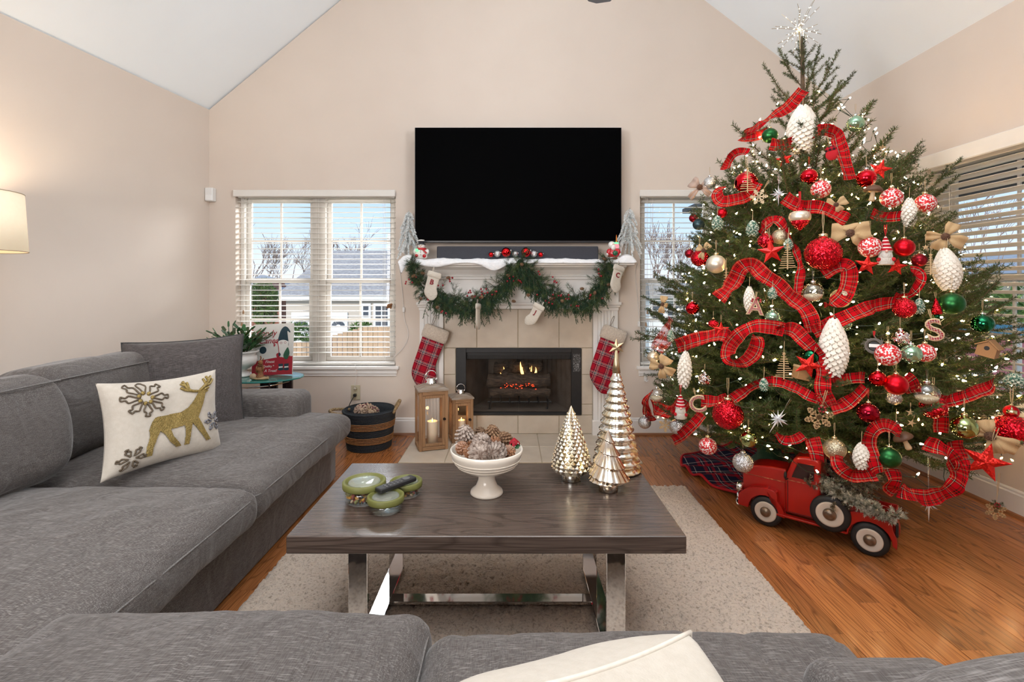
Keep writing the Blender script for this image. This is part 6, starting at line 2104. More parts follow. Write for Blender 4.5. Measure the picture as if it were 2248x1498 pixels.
for p in pts_all:
    d = Vector((r8.uniform(-1, 1), r8.uniform(-1.2, .4), r8.uniform(-.2, 1))).normalized()
    o = put('bulb', bulb, t)
    rot = d.to_track_quat('Z', 'Y').to_matrix().to_4x4()
    o.matrix_local = Matrix.Translation(p - O + d * .012) @ rot
    wire.tube([p - O, p - O + d * .013], .0036, 5)
wire.build('wire', m_gwire, t, fixn=False)
# the small deeper bulbs among the needles
mbx = MB()
for k in range(230):
    zz_ = r8.uniform(.40, 2.15); a = R(r8.uniform(-190, 12)); q = env(zz_) * r8.uniform(.62, .99)
    p = Vector((TC.x + q * math.cos(a), TC.y + q * math.sin(a), zz_))
    if p.x < 2.58 and p.y < 4.0:
        d = Vector((r8.uniform(-1, 1), r8.uniform(-1.2, .4), r8.uniform(-.2, 1))).normalized()
        mbx.lathe([(0, 0), (.0042, .005), (.0024, .012), (0, .015)], 5, M=Matrix.Translation(p - O) @ d.to_track_quat('Z', 'Y').to_matrix().to_4x4())
so = mbx.build('small_bulbs', glow('small_fairy_bulb', (1, .55, .17), 28), t, fixn=False); so['kind'] = 'stuff'

# ================================================================== ornaments
m_o = {
 'red': mat('bauble_red_mirror', (.72, .012, .022), .07, 1, col2=(.66, .010, .02), nscale=8),
 'redm': mat('bauble_red_satin', (.62, .010, .020), .36, 1, col2=(.58, .009, .018), nscale=8),
 'redg': facet_mat('bauble_red_glitter', (.80, .014, .028), (.42, .005, .012), 16, .22, .95),
 'reds': facet_mat('bauble_red_sequin', (.55, .006, .018), (.85, .03, .05), 9, .15, 1.1),
 'dred': mat('bauble_wine_glass', (.32, .006, .020), .08, .9, col2=(.26, .005, .016), nscale=6),
 'rednav': mat('bauble_wine_satin', (.30, .012, .025), .35, .9, col2=(.26, .01, .02), nscale=8),
 'green': mat('bauble_green_satin', (.020, .105, .030), .33, .9, col2=(.026, .125, .036), nscale=8),
 'greens': mat('bauble_green_mirror', (.012, .12, .055), .08, 1, col2=(.015, .14, .06), nscale=8),
 'mint': mat('bauble_mint_glass', (.30, .48, .32), .10, .85, col2=(.36, .54, .38), nscale=8),
 'olive': mat('bauble_olive_mirror', (.33, .40, .16), .09, 1, col2=(.38, .44, .2), nscale=8),
 'silver': facet_mat('bauble_silver_glitter', (.80, .80, .79), (.40, .40, .41), 26, .25, 1.1),
 'gold': facet_mat('bauble_champagne_glitter', (.62, .54, .38), (.36, .30, .2), 28, .3, .9),
 'pearl': mat('bauble_pearl_satin', (.70, .60, .46), .34, .7, col2=(.74, .65, .52), nscale=6),
 'mirror': facet_mat('bauble_silver_facet', (.85, .85, .86), (.8, .55, .5), 5, .06, 1.0, 1),
 'navy': mat('bauble_slate_satin', (.03, .06, .07), .35, .6, col2=(.04, .07, .08), nscale=8),
}
m_o['snow'] = mat('bauble_red_with_snow', (.60, .018, .022), .4, .3, col2=(.84, .80, .76), nscale=5.5, contrast=(.515, .545), detail=8, bump=.2)
m_clear = glass('bauble_clear_glass', (.95, .95, .92), .17, .04)
m_flake_in = facet_mat('bauble_inner_snow', (.85, .80, .68), (.65, .55, .35), 30, .4, .9, .4)
m_cordr = mat('red_cord', (.55, .01, .015), .8, col2=(.45, .01, .012), nscale=80)
_cache = {}
def cached(key, fn):
    if key not in _cache:
        _cache[key] = fn()
    return _cache[key]
UB = cached('ball', lambda: MB().ball((0, 0, 0), 1, 28, 18, (1, 1, .97)).mesh('ball'))
def ball_of(kind):
    def f():
        me = UB.copy(); me.materials.clear(); me.materials.append(m_o[kind]); me.polygons.foreach_set('use_smooth', [True] * len(me.polygons)); return me
    return cached('ball_' + kind, f)
def cap_me(m):
    return cached('cap_' + m.name, lambda: MB().lathe([(0, .93), (.24, .93), (.24, 1.15), (.20, 1.18), (.06, 1.19), (.05, 1.32), (0, 1.33)], 14).mesh('cap', m, True))
def hang(t, m, top=1.3, ln=1.4, r_=.02):
    me = cached('string_%s_%.2f_%.2f' % (m.name, top, ln), lambda: MB().tube([(-.06, 0, top + ln), (-.05, .02, top + ln * .5), (0, 0, top), (.05, -.02, top + ln * .5), (.06, 0, top + ln)], r_, 4).mesh('hanging_string', m))
    put('hanging_string', me, t)
G = 'ornaments on the Christmas tree'
def orn(name, label, px, py, dia, cat='ornament', off=.0, k=1.0, rot=None):
    p = surf(px, py, k, off)
    s = dia * .5 * p.y / 1100
    t = thing(name, label, cat, p, 0, G)
    t.scale = (s, s, s)
    r0 = rot or (0, 0, 0)
    t.rotation_euler = (r0[0], r0[1], r0[2] - .8 * math.atan2(p.x, p.y))    # turned to the room
    return t
def bauble(label, px, py, dia, kind, off=.03, string=None, squash=1, roll=0):
    t = orn('bauble', label, px, py, dia, off=off, rot=(0, R(roll), R((px * 7) % 60)))
    o = put('ball', ball_of(kind), t)
    if squash != 1:
        o.scale = (1, 1, squash)
    put('cap', cap_me(m_silver if kind in ('silver', 'red', 'mint', 'mirror', 'greens') else m_brass), t)
    hang(t, string or m_twine, 1.3, 1.2)
    return t
B = bauble
B('deep green satin bauble near the treetop under the plaid ribbon', 1690, 298, 33, 'green')
B('large red mirror bauble behind a twig tree, upper left of the fir', 1638, 401, 48, 'red')
B('frosted silver glitter bauble at the upper left edge beside the sheer bow', 1558, 402, 28, 'silver', 0)
B('red mirror bauble with a snowy lower half on a red cord, upper middle', 1776, 388, 35, 'red', string=m_cordr)
B('red snowflake bauble below and right of the red cord bauble', 1802, 416, 40, 'snow')
B('dark red sequin bauble behind the large red star', 1681, 529, 34, 'reds', 0)
B('champagne glitter bauble beside the dark sequin bauble', 1712, 520, 33, 'gold', 0)
B('wine red satin bauble on the left edge above the slate bauble', 1523, 479, 20, 'rednav', 0)
B('small wine red bauble on the left edge, just left of the big glitter bauble', 1514, 557, 20, 'rednav', 0)
B('red glitter bauble at the left edge under a burlap bow', 1536, 567, 38, 'redg', 0)
B('large pearl satin bauble at the left side', 1572, 580, 42, 'pearl', .05)
B('slate satin bauble at the left edge before the window', 1534, 493, 26, 'navy', -.02)
B('small red satin bauble above the left green pinecone', 1585, 468, 22, 'redm', 0)
B('largest red sparkling bauble in the upper middle of the tree', 1807, 557, 74, 'redg', .06)
B('pale mint bauble at the upper right among the top branches', 1878, 272, 35, 'mint', .04)
B('glossy red bauble above the brown mushroom', 1902, 392, 39, 'red', .05)
B('red snowflake bauble right of the brown mushroom', 1957, 435, 44, 'snow', .05)
B('red snowflake bauble farthest right at the upper window edge', 2031, 447, 42, 'snow', .05)
B('red snowflake bauble between the burlap bow and the gnome', 1910, 543, 46, 'snow', .05)
B('red satin bauble right of the gnome with the knitted hat', 1985, 544, 40, 'redm', .05)
B('glossy red bauble on the far left branch', 1520, 677, 29, 'red', .04)
B('champagne glitter bauble under the draped plaid ribbon, right of middle', 1846, 655, 42, 'gold', .01)
B('translucent mint bauble above the main ribbon loop', 1696, 697, 32, 'mint', .0)
B('dark green mirror bauble above the red star in the middle', 1781, 782, 34, 'greens', .04)
B('large red glitter bauble at the lower left', 1598, 911, 65, 'redg', .06)
B('silver glitter ball dangling alone at the far left', 1415, 928, 28, 'silver', .04)
B('silver glitter ball half behind plaid ribbon at the lower left', 1487, 937, 35, 'silver', 0)
B('red snowflake bauble hanging low over the tree skirt', 1554, 980, 38, 'snow', .05)
B('light green mirror bauble hanging low at the left of the truck', 1643, 965, 35, 'olive', .04)
B('silver glitter ball hanging in front of the truck bonnet', 1631, 1016, 43, 'silver', .06)
B('silver faceted bauble right of the left white pinecone', 1547, 833, 27, 'mirror', .02)
B('red glitter oval bauble above the small left star', 1566, 711, 22, 'redg', .01, squash=.8)
B('wide green satin bauble at the right edge', 2089, 667, 49, 'green', .05)
B('sparkling red bauble left of the green pinecone on the right', 1985, 677, 45, 'redg', .05)
B('green mirror bauble at the far right before the window', 2157, 711, 41, 'greens', .05)
B('silver bell-shaped bauble above the pale mint bauble on the right', 1976, 742, 36, 'mirror', .03)
B('red snowflake bauble beside the grey twig wreath', 1949, 779, 50, 'snow', .06)
B('red snowflake bauble right of the pale mint one', 2030, 775, 41, 'snow', .03)
B('pale mint mirror bauble between two snowflake baubles', 2000, 778, 42, 'mint', .06)
B('small glossy red bauble left of the wide satin red one', 1927, 832, 34, 'red', .05)
B('wide satin red bauble in the right middle', 1967, 845, 46, 'redm', .06)
B('wine red faceted bauble beneath the clear glass one', 2049, 894, 52, 'reds', .03)
B('wine red glass bauble hanging from a red cord at lower middle', 1906, 907, 44, 'dred', .05, string=m_cordr)
B('olive gold mirror bauble left of the burlap flower, lower right', 2117, 938, 51, 'olive', .05)
B('very large red sequin bauble at the far right edge', 2221, 944, 74, 'redg', .05, squash=.9)
B('green satin bauble hanging low right of the white bottlebrush pinecone', 1952, 1005, 46, 'green', .07)
B('small satin red bauble above the very large sequin one', 2220, 904, 28, 'redm', .05)
B('champagne glitter bauble low above the truck cab', 1832, 986, 46, 'gold', .02)
B('silver glitter bauble half hidden behind needles under the satin red one', 1963, 875, 30, 'silver', -.02)
B('wine bauble half hidden behind the right white pinecone', 2018, 572, 30, 'rednav', -.03)
B('green pale bauble peeking from behind the central white pinecone', 1856, 713, 24, 'mint', -.02)
# clear glass balls with snow inside
def clear_ball(label, px, py, dia):
    t = orn('bauble', label, px, py, dia, off=.06)
    put('glass_ball', cached('clr', lambda: MB().ball((0, 0, 0), 1, 28, 18).mesh('glass_ball', m_clear, True)), t)
    put('snow_filling', cached('clrs', lambda: MB().lathe([(0, -.93), (.4, -.84), (.75, -.55), (.88, -.28), (.7, -.20), (.3, -.12), (0, -.16)], 22).mesh('snow_filling', m_flake_in, True)), t)
    put('cap', cap_me(m_silver), t); hang(t, m_silver, 1.3, .9, .012)
    return t
clear_ball('clear glass ball with gold flakes right of the twisted ribbon', 1785, 642, 43)
clear_ball('clear glass ball half filled with white snow on the right', 2035, 865, 49)
clear_ball('clear glass ball with silver snow at the lower left among branches', 1442, 868, 30)
# red and white lantern-shaped bulb
t = orn('bauble', 'pearly bauble with red top and pointed red base, upper middle', 1756, 480, 44, off=.04)
MB().lathe([(0, -1.25), (.3, -1.0), (.75, -.55), (.9, -.25)], 20).build('red_base', m_o['redg'], t, smooth=True)
MB().lathe([(.9, -.25), (1.0, .0), (1.0, .3), (.88, .58), (.6, .72)], 20).build('pearl_band', m_o['pearl'], t, smooth=True)
MB().lathe([(.6, .72), (.45, .82), (.3, .95), (.28, 1.1), (0, 1.14)], 20).build('red_cap', m_o['red'], t, smooth=True)
hang(t, m_cordr, 1.1, 1.6, .05)
# pinecones
m_pw = mat('white_paper_pinecone', (.80, .74, .65), .85, col2=(.72, .65, .55), nscale=12)
m_pg = mat('green_tipped_pinecone', (.05, .16, .11), .6, col2=(.62, .62, .50), nscale=110, contrast=(.46, .56))
def pinecone_orn(label, px, py, w_, h_, m, kind, off=.04, rz=0):
    p = surf(px, py, 1, off)
    s = p.y / 1100
    t = thing('pinecone_ornament', label, 'ornament', p, 0, G)
    rows, per = (14, 13) if kind == 'big' else ((9, 11) if kind == 'mid' else (7, 10))
    key = 'pc_%s_%d_%d' % (m.name, w_, h_)
    me = cached(key, lambda: cone_mesh('scales', h_ * s, w_ * s * .42, rows, per, m, kind != 'small', open_=.75))
    put('scales', me, t, (0, 0, 0), (0, R(rz), px % 7))
    MB().tube([(0, 0, h_ * s * .45), (.002, 0, h_ * s * .5 + .05)], .0012, 4).build('hanging_string', m_twine, t)
    MB().lathe([(0, h_ * s * .46), (.006, h_ * s * .46), (.005, h_ * s * .5), (0, h_ * s * .51)], 8).build('cap', m_silver, t)
    return t
pinecone_orn('white pinecone just below the treetop, behind sprigs', 1762, 284, 70, 98, m_pw, 'big', .02)
pinecone_orn('slim white pinecone hanging beside the right snowflake bauble', 1996, 467, 33, 62, m_pw, 'mid', .06)
pinecone_orn('large white pinecone at the upper right edge below the burlap flower', 2079, 592, 56, 88, m_pw, 'big', .03, -8)
pinecone_orn('largest white pinecone in the centre under the plaid ribbon', 1830, 764, 64, 124, m_pw, 'big', .03)
pinecone_orn('tall white pinecone on the left side', 1503, 812, 34, 80, m_pw, 'mid', .05, 6)
pinecone_orn('white pinecone behind the letter A', 1645, 657, 26, 54, m_pw, 'mid', .0)
pinecone_orn('white bottlebrush pinecone low above the truck bed', 1891, 1002, 36, 56, m_pw, 'mid', .05)
pinecone_orn('green pinecone with white tips right of the left silver beads', 1652, 501, 34, 34, m_pg, 'small', .03)
pinecone_orn('green pinecone on the upper left before the window', 1575, 489, 31, 31, m_pg, 'small', .02)
pinecone_orn('small green pinecone above the middle twig tree', 1731, 535, 24, 24, m_pg, 'small', .02)
pinecone_orn('small green pinecone left of the twisted ribbon', 1696, 643, 25, 26, m_pg, 'small', .03)
pinecone_orn('small teal pinecone hung on the lower left ribbon', 1677, 844, 24, 28, m_pg, 'small', .06)
pinecone_orn('green pinecone between the sparkling red bauble and the letter S', 2018, 672, 26, 34, m_pg, 'small', .04)
pinecone_orn('small green pinecone at the left end of the main ribbon', 1472, 737, 20, 26, m_pg, 'small', .03)
pinecone_orn('small green pinecone inside the low ribbon loop', 1967, 940, 22, 30, m_pg, 'small', .03)
pinecone_orn('gold and green pinecone at the far right behind the window branches', 2226, 832, 44, 26, m_pg, 'small', .03)
# red faceted stars
m_starr = facet_mat('red_glitter_star', (.80, .030, .018), (.50, .012, .010), 14, .35, .5, .7)
m_starp = mat('red_star_enamel', (.62, .018, .014), .3, .5, col2=(.55, .014, .012), nscale=9)
def star_orn(label, px, py, dia, m, roll, off=.05, yaw=0):
    t = orn('star_ornament', label, px, py, dia, off=off, rot=(0, R(roll), R(yaw)))
    put('star', cached('star5' + m.name, lambda: star_mb(1.05, .42, .20).mesh('star', m)), t)
    hang(t, m_twine, 1.02, .9, .02)
    return t
star_orn('large red metal star at the left of the middle', 1693, 553, 54, m_starp, -6)
star_orn('red glitter star at the upper right behind the branches', 1932, 372, 44, m_starr, 18, .02)
star_orn('orange-red glitter star below the burlap bow', 1903, 582, 46, m_starr, 8, .04)
star_orn('small red star on the left above the main ribbon', 1583, 724, 34, m_starr, 0, .02)
star_orn('red glitter star beside the dark green bauble in the middle', 1774, 802, 56, m_starr, 22, .06)
star_orn('big red glitter star at the lower right', 2163, 1014, 84, m_starr, 14, .06)
star_orn('red star half hidden below the treetop branches at left', 1722, 350, 34, m_starr, -10, .0)
star_orn('red star behind the ribbon left of the right white pinecone', 1968, 585, 40, m_starr, 12, .0)
# starbursts
m_acry = mat('clear_glitter_acrylic', (.72, .74, .76), .18, .55, col2=(.86, .87, .88), nscale=20, spec=.8)
def burst(label, px, py, dia, long_down=1.0, seed=1, roll=0, ln=1.2):
    t = orn('starburst_ornament', label, px, py, dia, off=.05, rot=(0, R(roll), 0))
    rr = random.Random(seed); mb = MB()
    for k in range(18):
        f = 1 - 2 * (k + .5) / 18; a = k * 2.4
        d = Vector((math.sqrt(1 - f * f) * math.cos(a), math.sqrt(1 - f * f) * math.sin(a), f))
        L = rr.uniform(.65, .95)
        M_ = d.to_track_quat('Z', 'Y').to_matrix().to_4x4()
        mb.lathe([(.10, 0), (.085, .2), (0, L)], 4, M=M_)
    for d, L in ((Vector((0, 0, -1)), 1.35 * long_down), (Vector((0, 0, 1)), 1.15), (Vector((1, 0, 0)), 1.0), (Vector((-1, 0, 0)), 1.0)):
        mb.lathe([(.13, 0), (.10, .3), (0, L)], 4, M=d.to_track_quat('Z', 'Y').to_matrix().to_4x4())
    mb.build('spikes', m_acry, t); hang(t, m_silver, 1.1, ln, .015)
    return t
burst('clear glittering starburst in the upper middle left', 1709, 426, 36, 1.1, 1)
burst('silver starburst at the lower middle, left of the snowflake', 1708, 921, 46, 1.2, 2, 28)
burst('clear icicle starburst hanging lowest, right of the truck', 2039, 1106, 44, 1.4, 3, 0, 3.5)
# flat wooden shapes
m_ply = mat('light_plywood', (.52, .35, .18), .7, col2=(.43, .28, .135), nscale=20, stretch=(1, 1, 8))
m_plyg = facet_mat('gold_glitter_wood', (.66, .52, .34), (.40, .30, .17), 40, .35, .7, .6)
def flake_mb(arms=6, th=.05, wd=.075):
    mb = MB()
    for k in range(arms):
        M_ = Matrix.Rotation(2 * PI * k / arms, 4, 'Y')
        mb.box(-wd, wd, -th, th, .0, 1.0, M=M_)
        for (z0_, L) in ((.38, .30), (.62, .26), (.82, .16)):
            for sg in (-1, 1):
                mb.box(-wd * .8, wd * .8, -th, th, 0, L, M=M_ @ Matrix.Translation((0, 0, z0_)) @ Matrix.Rotation(R(52) * sg, 4, 'Y'))
    mb.lathe([(0, -th), (.22, -th), (.22, th), (0, th)], 12, M=Matrix.Rotation(R(90), 4, 'X'))
    return mb
def flake(label, px, py, dia, m, roll=0, yaw=0, off=.05, pitch=0, berries=False, tw=1.2):
    t = orn('snowflake_ornament', label, px, py, dia, off=off, rot=(R(pitch), R(roll), R(yaw)))
    put('snowflake', cached('flake' + m.name, lambda: flake_mb().mesh('snowflake', m)), t)
    if tw:
        hang(t, m_twine, 1.0, tw, .03)
    if berries:
        V = []; F = []; wood = MB(); rs = np.random.RandomState(px)
        for k in range(14):
            a = rs.rand() * 6.28
            e_ = Vector((.55 * math.cos(a), -.15, .78 + .38 * math.sin(a)))
            needles(V, F, [Vector((0, -.1, .72)), e_], 40, .22, .02, rs, (20, 50), 1)
        so = put('sprig', foliage_mesh('sprig', V, F, wood, [m_fir, m_bark]), t)
        mb = MB()
        for k in range(6):
            a = k * 1.05
            mb.ball((.22 * math.cos(a), -.25, .75 + .2 * math.sin(a)), .085, 8, 6)
        mb.build('berries', m_berry, t, smooth=True)
    return t
flake('wooden snowflake with berries in the lower middle of the tree', 1798, 916, 58, m_ply, 10, 8, .06, 12, True)
flake('small wooden snowflake at the left edge below the ribbon', 1461, 934, 30, m_ply, 0, 0, .04)
flake('tiny pale snowflake hanging at the upper right edge', 1938, 326, 16, m_ply, 0, 30, .0)
flake('wooden snowflake with greenery hanging lowest at the right by the baseboard', 2186, 1122, 40, m_ply, 4, 10, .0, 0, True, 3.2)
flake('gold glitter snowflake star in the upper left middle', 1666, 432, 36, m_plyg, 30, 0, .05)
def twig_tree(label, px, py, w_, h_, off=.05):
    p = surf(px, py, 1, off); s = p.y / 1100
    t = thing('twig_tree_ornament', label, 'ornament', p, -.8 * math.atan2(p.x, p.y), G)
    mb = MB(); n_ = 11; rr = random.Random(px)
    W, Hh = w_ * s / 2, h_ * s
    for k in range(n_):
        f = k / (n_ - 1)
        z_ = Hh * (.5 - .92 * f); L = W * (.16 + .84 * f)
        a = R(rr.uniform(-5, 5))
        mb.tube([(-L * rr.uniform(.85, 1.1), rr.uniform(-.003, .003), z_ - L * math.sin(a)), (L * rr.uniform(.85, 1.1), rr.uniform(-.003, .003), z_ + L * math.sin(a))], .0019, 5)
    mb.build('twigs', m_ply, t)
    MB().tube([(0, 0, Hh * .5), (0, 0, -Hh * .5)], .003, 6).build('trunk', m_twine, t)
    star_mb(.009, .004, .002).build('star', m_ply, t, (0, -.003, Hh * .55))
    MB().tube([(0, 0, Hh * .55), (.002, 0, Hh * .55 + .055)], .001, 4).build('hanging_string', m_twine, t)
    return t
twig_tree('twig tree hanging right of the large red star', 1729, 566, 34, 52)
twig_tree('twig tree hanging in the middle below the ribbon loop', 1721, 806, 40, 54)
twig_tree('small twig tree at the upper right beside the white pinecone', 2043, 583, 24, 42, .06)
twig_tree('twig tree in front of the large upper red bauble', 1641, 398, 32, 50, .10)
twig_tree('twig tree half behind the left ribbon loop', 1594, 624, 26, 62, .0)
# mushrooms
m_capb = mat('mushroom_brown', (.085, .035, .016), .55, col2=(.13, .06, .03), nscale=20)
m_stipe = mat('mushroom_wood', (.58, .42, .25), .6, col2=(.5, .34, .19), nscale=30, stretch=(4, 4, 1))
def mushroom(label, px, py, dia, roll):
    t = orn('mushroom_ornament', label, px, py, dia, off=.05, rot=(0, R(roll), 0))
    MB().lathe([(0, .22), (.9, .18), (1.0, .26), (.92, .5), (.6, .82), (.25, .95), (0, .98)], 24).build('cap', m_capb, t, smooth=True)
    MB().lathe([(0, -1.0), (.26, -.98), (.33, -.8), (.24, -.3), (.22, .1), (.5, .2), (.88, .19)], 18).build('stem', m_stipe, t, smooth=True)
    hang(t, m_twine, .95, .6, .02)
mushroom('brown-capped wooden mushroom at the upper right', 1916, 424, 37, 6)
mushroom('brown mushroom hanging low beside the green satin bauble', 1986, 968, 40, -25)
# gnomes
m_hatk = plaid_mat('knitted_hat_pattern', [(0, (.40, .01, .02)), (.35, (.75, .70, .64)), (.5, (.40, .01, .02)), (.72, (.30, .008, .016)), (.85, (.72, .66, .6))], .5, 'Object', axes=(2, 2), rough=.9)
m_felt = mat('grey_felt', (.60, .55, .48), .95, col2=(.52, .47, .41), nscale=8, bump=.4)
m_beard = mat('woolly_beard', (.76, .72, .66), .95, col2=(.62, .57, .5), nscale=10, stretch=(6, 6, 1), bump=.6)
m_redf = mat('red_felt', (.45, .010, .016), .95, col2=(.38, .008, .014), nscale=20)
def gnome(label, px, py, h_):
    t = orn('gnome_ornament', label, px, py, h_, off=.06)
    MB().lathe([(.44, -.05), (.40, .05), (.28, .45), (.14, .85), (.03, 1.05), (0, 1.06)], 20).build('hat', m_hatk, t, smooth=True)
    MB().lathe([(0, -1.0), (.46, -1.0), (.52, -.95), (.44, -.5), (.38, -.05), (0, -.04)], 20).build('body', m_felt, t, smooth=True)
    MB().ball((0, -.26, -.35), .30, 14, 10, (1, .7, 1.3)).build('beard', m_beard, t, smooth=True)
    MB().ball((0, -.50, -.05), .10, 10, 8).build('nose', m_skin_p, t, smooth=True)
    for sg in (-1, 1):
        MB().ball((sg * .42, -.24, -.62), .15, 10, 8).build('mitten', m_redf, t, smooth=True)
    hang(t, m_cordr, 1.05, .8, .03)
gnome('gnome in a tall red patterned hat on the upper right', 1944, 551, 62)
gnome('gnome in a red knitted hat at the lower left', 1494, 893, 52)
# letters
m_letw = plaid_mat('letter_plaid_face', [(0, (.30, .012, .02)), (.35, (.62, .52, .42)), (.5, (.10, .03, .03)), (.7, (.40, .02, .03)), (.85, (.55, .45, .38))], .35, 'Object', axes=(0, 1), rough=.7)
m_letr = mat('letter_wood_rim', (.62, .46, .28), .6, col2=(.54, .39, .22), nscale=30)
def letter_orn(ch, label, px, py, h_, roll, berries=False):
    t = orn('letter_ornament', label, px, py, h_, off=.06, rot=(0, R(roll), 0))
    me = text_mesh(ch, 2.6, .06, bevel=.10); me.materials.append(m_letr)
    put('letter_rim', me, t, (0, 0, 0), (R(90), 0, 0))
    me = text_mesh(ch, 2.6, .19); me.materials.append(m_letw)
    put('letter_face', me, t, (0, 0, 0), (R(90), 0, 0))
    hang(t, m_twine, .95, 1.0, .04)
    if berries:
        mb = MB()
        for k in range(7):
            mb.ball((.5 * math.cos(k * 1.3), -.2, 1.0 + .25 * math.sin(k * 2.1)), .13, 8, 6)
        mb.build('berries', m_berry, t, smooth=True)
letter_orn('A', 'plaid letter A ornament before the slim white pinecone', 1658, 676, 36, 4, True)
letter_orn('C', 'plaid letter C ornament at the lower left', 1531, 889, 38, -12)
letter_orn('S', 'plaid letter S ornament at the right', 2052, 727, 50, -12)
# bows and burlap flowers
m_burl = mat('burlap', (.50, .335, .175), .95, col2=(.40, .26, .125), nscale=60, bump=.15, bscale=300)
m_org = mat('sheer_brown_organza', (.42, .30, .24), .6, col2=(.34, .24, .19), nscale=200)
m_seed = mat('brown_seed_head', (.10, .045, .025), .8, col2=(.17, .085, .05), nscale=14, bump=.8)
def bow(label, px, py, dia, m, petals, roll=0, off=.06, name='burlap_bow', tails=False):
    t = orn(name, label, px, py, dia, off=off, rot=(0, R(roll), R(-10)))
    for (ang, L, wd) in petals:
        mb = MB(); ca, sa = math.cos(R(ang)), math.sin(R(ang))
        def fn(u, v, ca=ca, sa=sa, L=L, wd=wd):
            s_ = math.sin(PI * min(1, u * .62 + .02)) ** .6
            w_ = (v - .5) * 2 * wd * (.18 + .82 * min(1, u * 1.5))
            along = L * u
            dep = -.28 * math.sin(PI * u) - .10 * math.sin(v * PI * 3) * u + .12 * (2 * v - 1) ** 2 * u
            return (along * ca - w_ * sa, dep, along * sa + w_ * ca)
        mb.grid(fn, 12, 11)
        mb.build('petal', m, t, smooth=True)
    put('seed_head', cached('seed', lambda: cone_mesh('seed_head', .5, .24, 6, 9, m_seed)), t, (0, -.22, 0), (R(75), 0, 0))
    return t
bow('burlap bow with a seed-head centre in the upper middle', 1867, 512, 72, m_burl, [(8, 1.0, .55), (176, 1.0, .60), (-40, .75, .40), (100, .55, .5)])
bow('burlap flower with dark centre at the upper right edge', 2076, 520, 68, m_burl, [(62, .95, .36), (172, 1.0, .30), (-28, 1.05, .42), (-118, .95, .42)])
bow('burlap bow at the left edge under the organza ribbon', 1452, 804, 50, m_burl, [(60, .95, .6), (170, 1.0, .5), (-30, 1.2, .40), (-85, 1.1, .35)])
bow('pale burlap flower at the lower right beside the big sequin bauble', 2174, 956, 84, m_burl, [(105, .8, .35), (165, .9, .32), (-25, 1.15, .42), (-75, .95, .40)])
bow('burlap scrap bow half hidden above the plaid ribbon, upper middle', 1836, 450, 42, m_burl, [(30, 1, .5), (160, 1, .5), (-60, .8, .4)], 0, .02)
bow('brown burlap bow on the far left branch before the window', 1455, 668, 36, m_burl, [(80, 1.0, .45), (-100, 1.1, .4), (-20, .6, .3)], 0, .02)
bow('small burlap bow on top of the left red glitter bauble', 1545, 550, 40, m_burl, [(50, .9, .4), (150, .8, .4), (-110, 1.0, .36)], 0, .03)
bow('sheer brown organza bow at the upper left edge', 1537, 412, 54, m_org, [(140, .9, .5), (20, .7, .4), (-135, 1.15, .26), (-40, 1.0, .24)], 0, .02, 'organza_bow')
# birdhouse, gift box, wreath, little felt things
m_bh = mat('birdhouse_wood', (.36, .19, .075), .6, col2=(.26, .13, .05), nscale=14, stretch=(1, 1, 6))
t = orn('birdhouse_ornament', 'small wooden birdhouse at the far right before the window', 2171, 764, 48, off=.03, rot=(0, R(14), R(-25)))
MB().prism([(-.7, -.8), (.7, -.8), (.7, .1), (0, .62), (-.7, .1)], -.5, .5).build('house', m_bh, t)
mb = MB(); mb.box(-1.05, .02, -.65, .65, 0, .09, M=Matrix.Translation((0, 0, .68)) @ Matrix.Rotation(R(-36), 4, 'Y')); mb.box(-.02, 1.05, -.65, .65, 0, .09, M=Matrix.Translation((0, 0, .68)) @ Matrix.Rotation(R(36), 4, 'Y'))
mb.build('roof', m_bh, t)
MB().lathe([(0, .50), (.2, .50), (.2, .515), (0, .515)], 16, M=Matrix.Rotation(R(90), 4, 'X')).build('entrance', m_black, t)
t = orn('box_ornament', 'small wooden box ornament behind the middle red star', 1760, 818, 30, off=.02, rot=(0, R(12), R(20)))
MB().box(-.9, .9, -.9, .9, -1, .6, .05).build('box', m_bh, t)
MB().box(-.95, .95, -.95, .95, .6, .95, .05).build('lid', m_ply, t)
t = orn('wreath_ornament', 'grey twig wreath ornament with a tiny white sign', 1919, 760, 40, off=.05)
mb = MB(); rr = random.Random(4)
for k in range(7):
    mb.tube([((.72 + .12 * math.sin(a * 3 + k)) * math.cos(a), .10 * math.sin(a * 2 + k), (.72 + .12 * math.sin(a * 3 + k)) * math.sin(a)) for a in [2 * PI * q / 24 for q in range(24)]], .05, 4, closed=True)
for k in range(26):
    a = rr.random() * 6.28
    mb.tube([(.7 * math.cos(a), 0, .7 * math.sin(a)), (rr.uniform(.9, 1.25) * math.cos(a + .5), rr.uniform(-.2, .1), rr.uniform(.9, 1.25) * math.sin(a + .5))], .025, 3)
mb.build('twigs', mat('grey_twig', (.20, .18, .155), .85, col2=(.12, .105, .09), nscale=14), t)
MB().lathe([(0, -.05), (.5, -.05), (.5, .05), (0, .05)], 20, M=Matrix.Rotation(R(90), 4, 'X')).build('disc', m_black, t)
MB().box(-.48, .48, -.10, -.05, -.14, .22, .02).build('sign', m_cw, t)
hang(t, m_cordr, .95, .7, .05)
t = orn('felt_ornament', 'red felt mitten with a black plaid cuff at the upper right', 1825, 335, 34, off=.05, rot=(0, R(-12), 0))
MB().ball((0, 0, -.3), .72, 14, 10, (1, .45, 1)).build('mitten', m_redf, t, smooth=True)
MB().ball((.55, 0, -.1), .32, 10, 8, (.7, .6, 1.2)).build('thumb', m_redf, t, smooth=True)
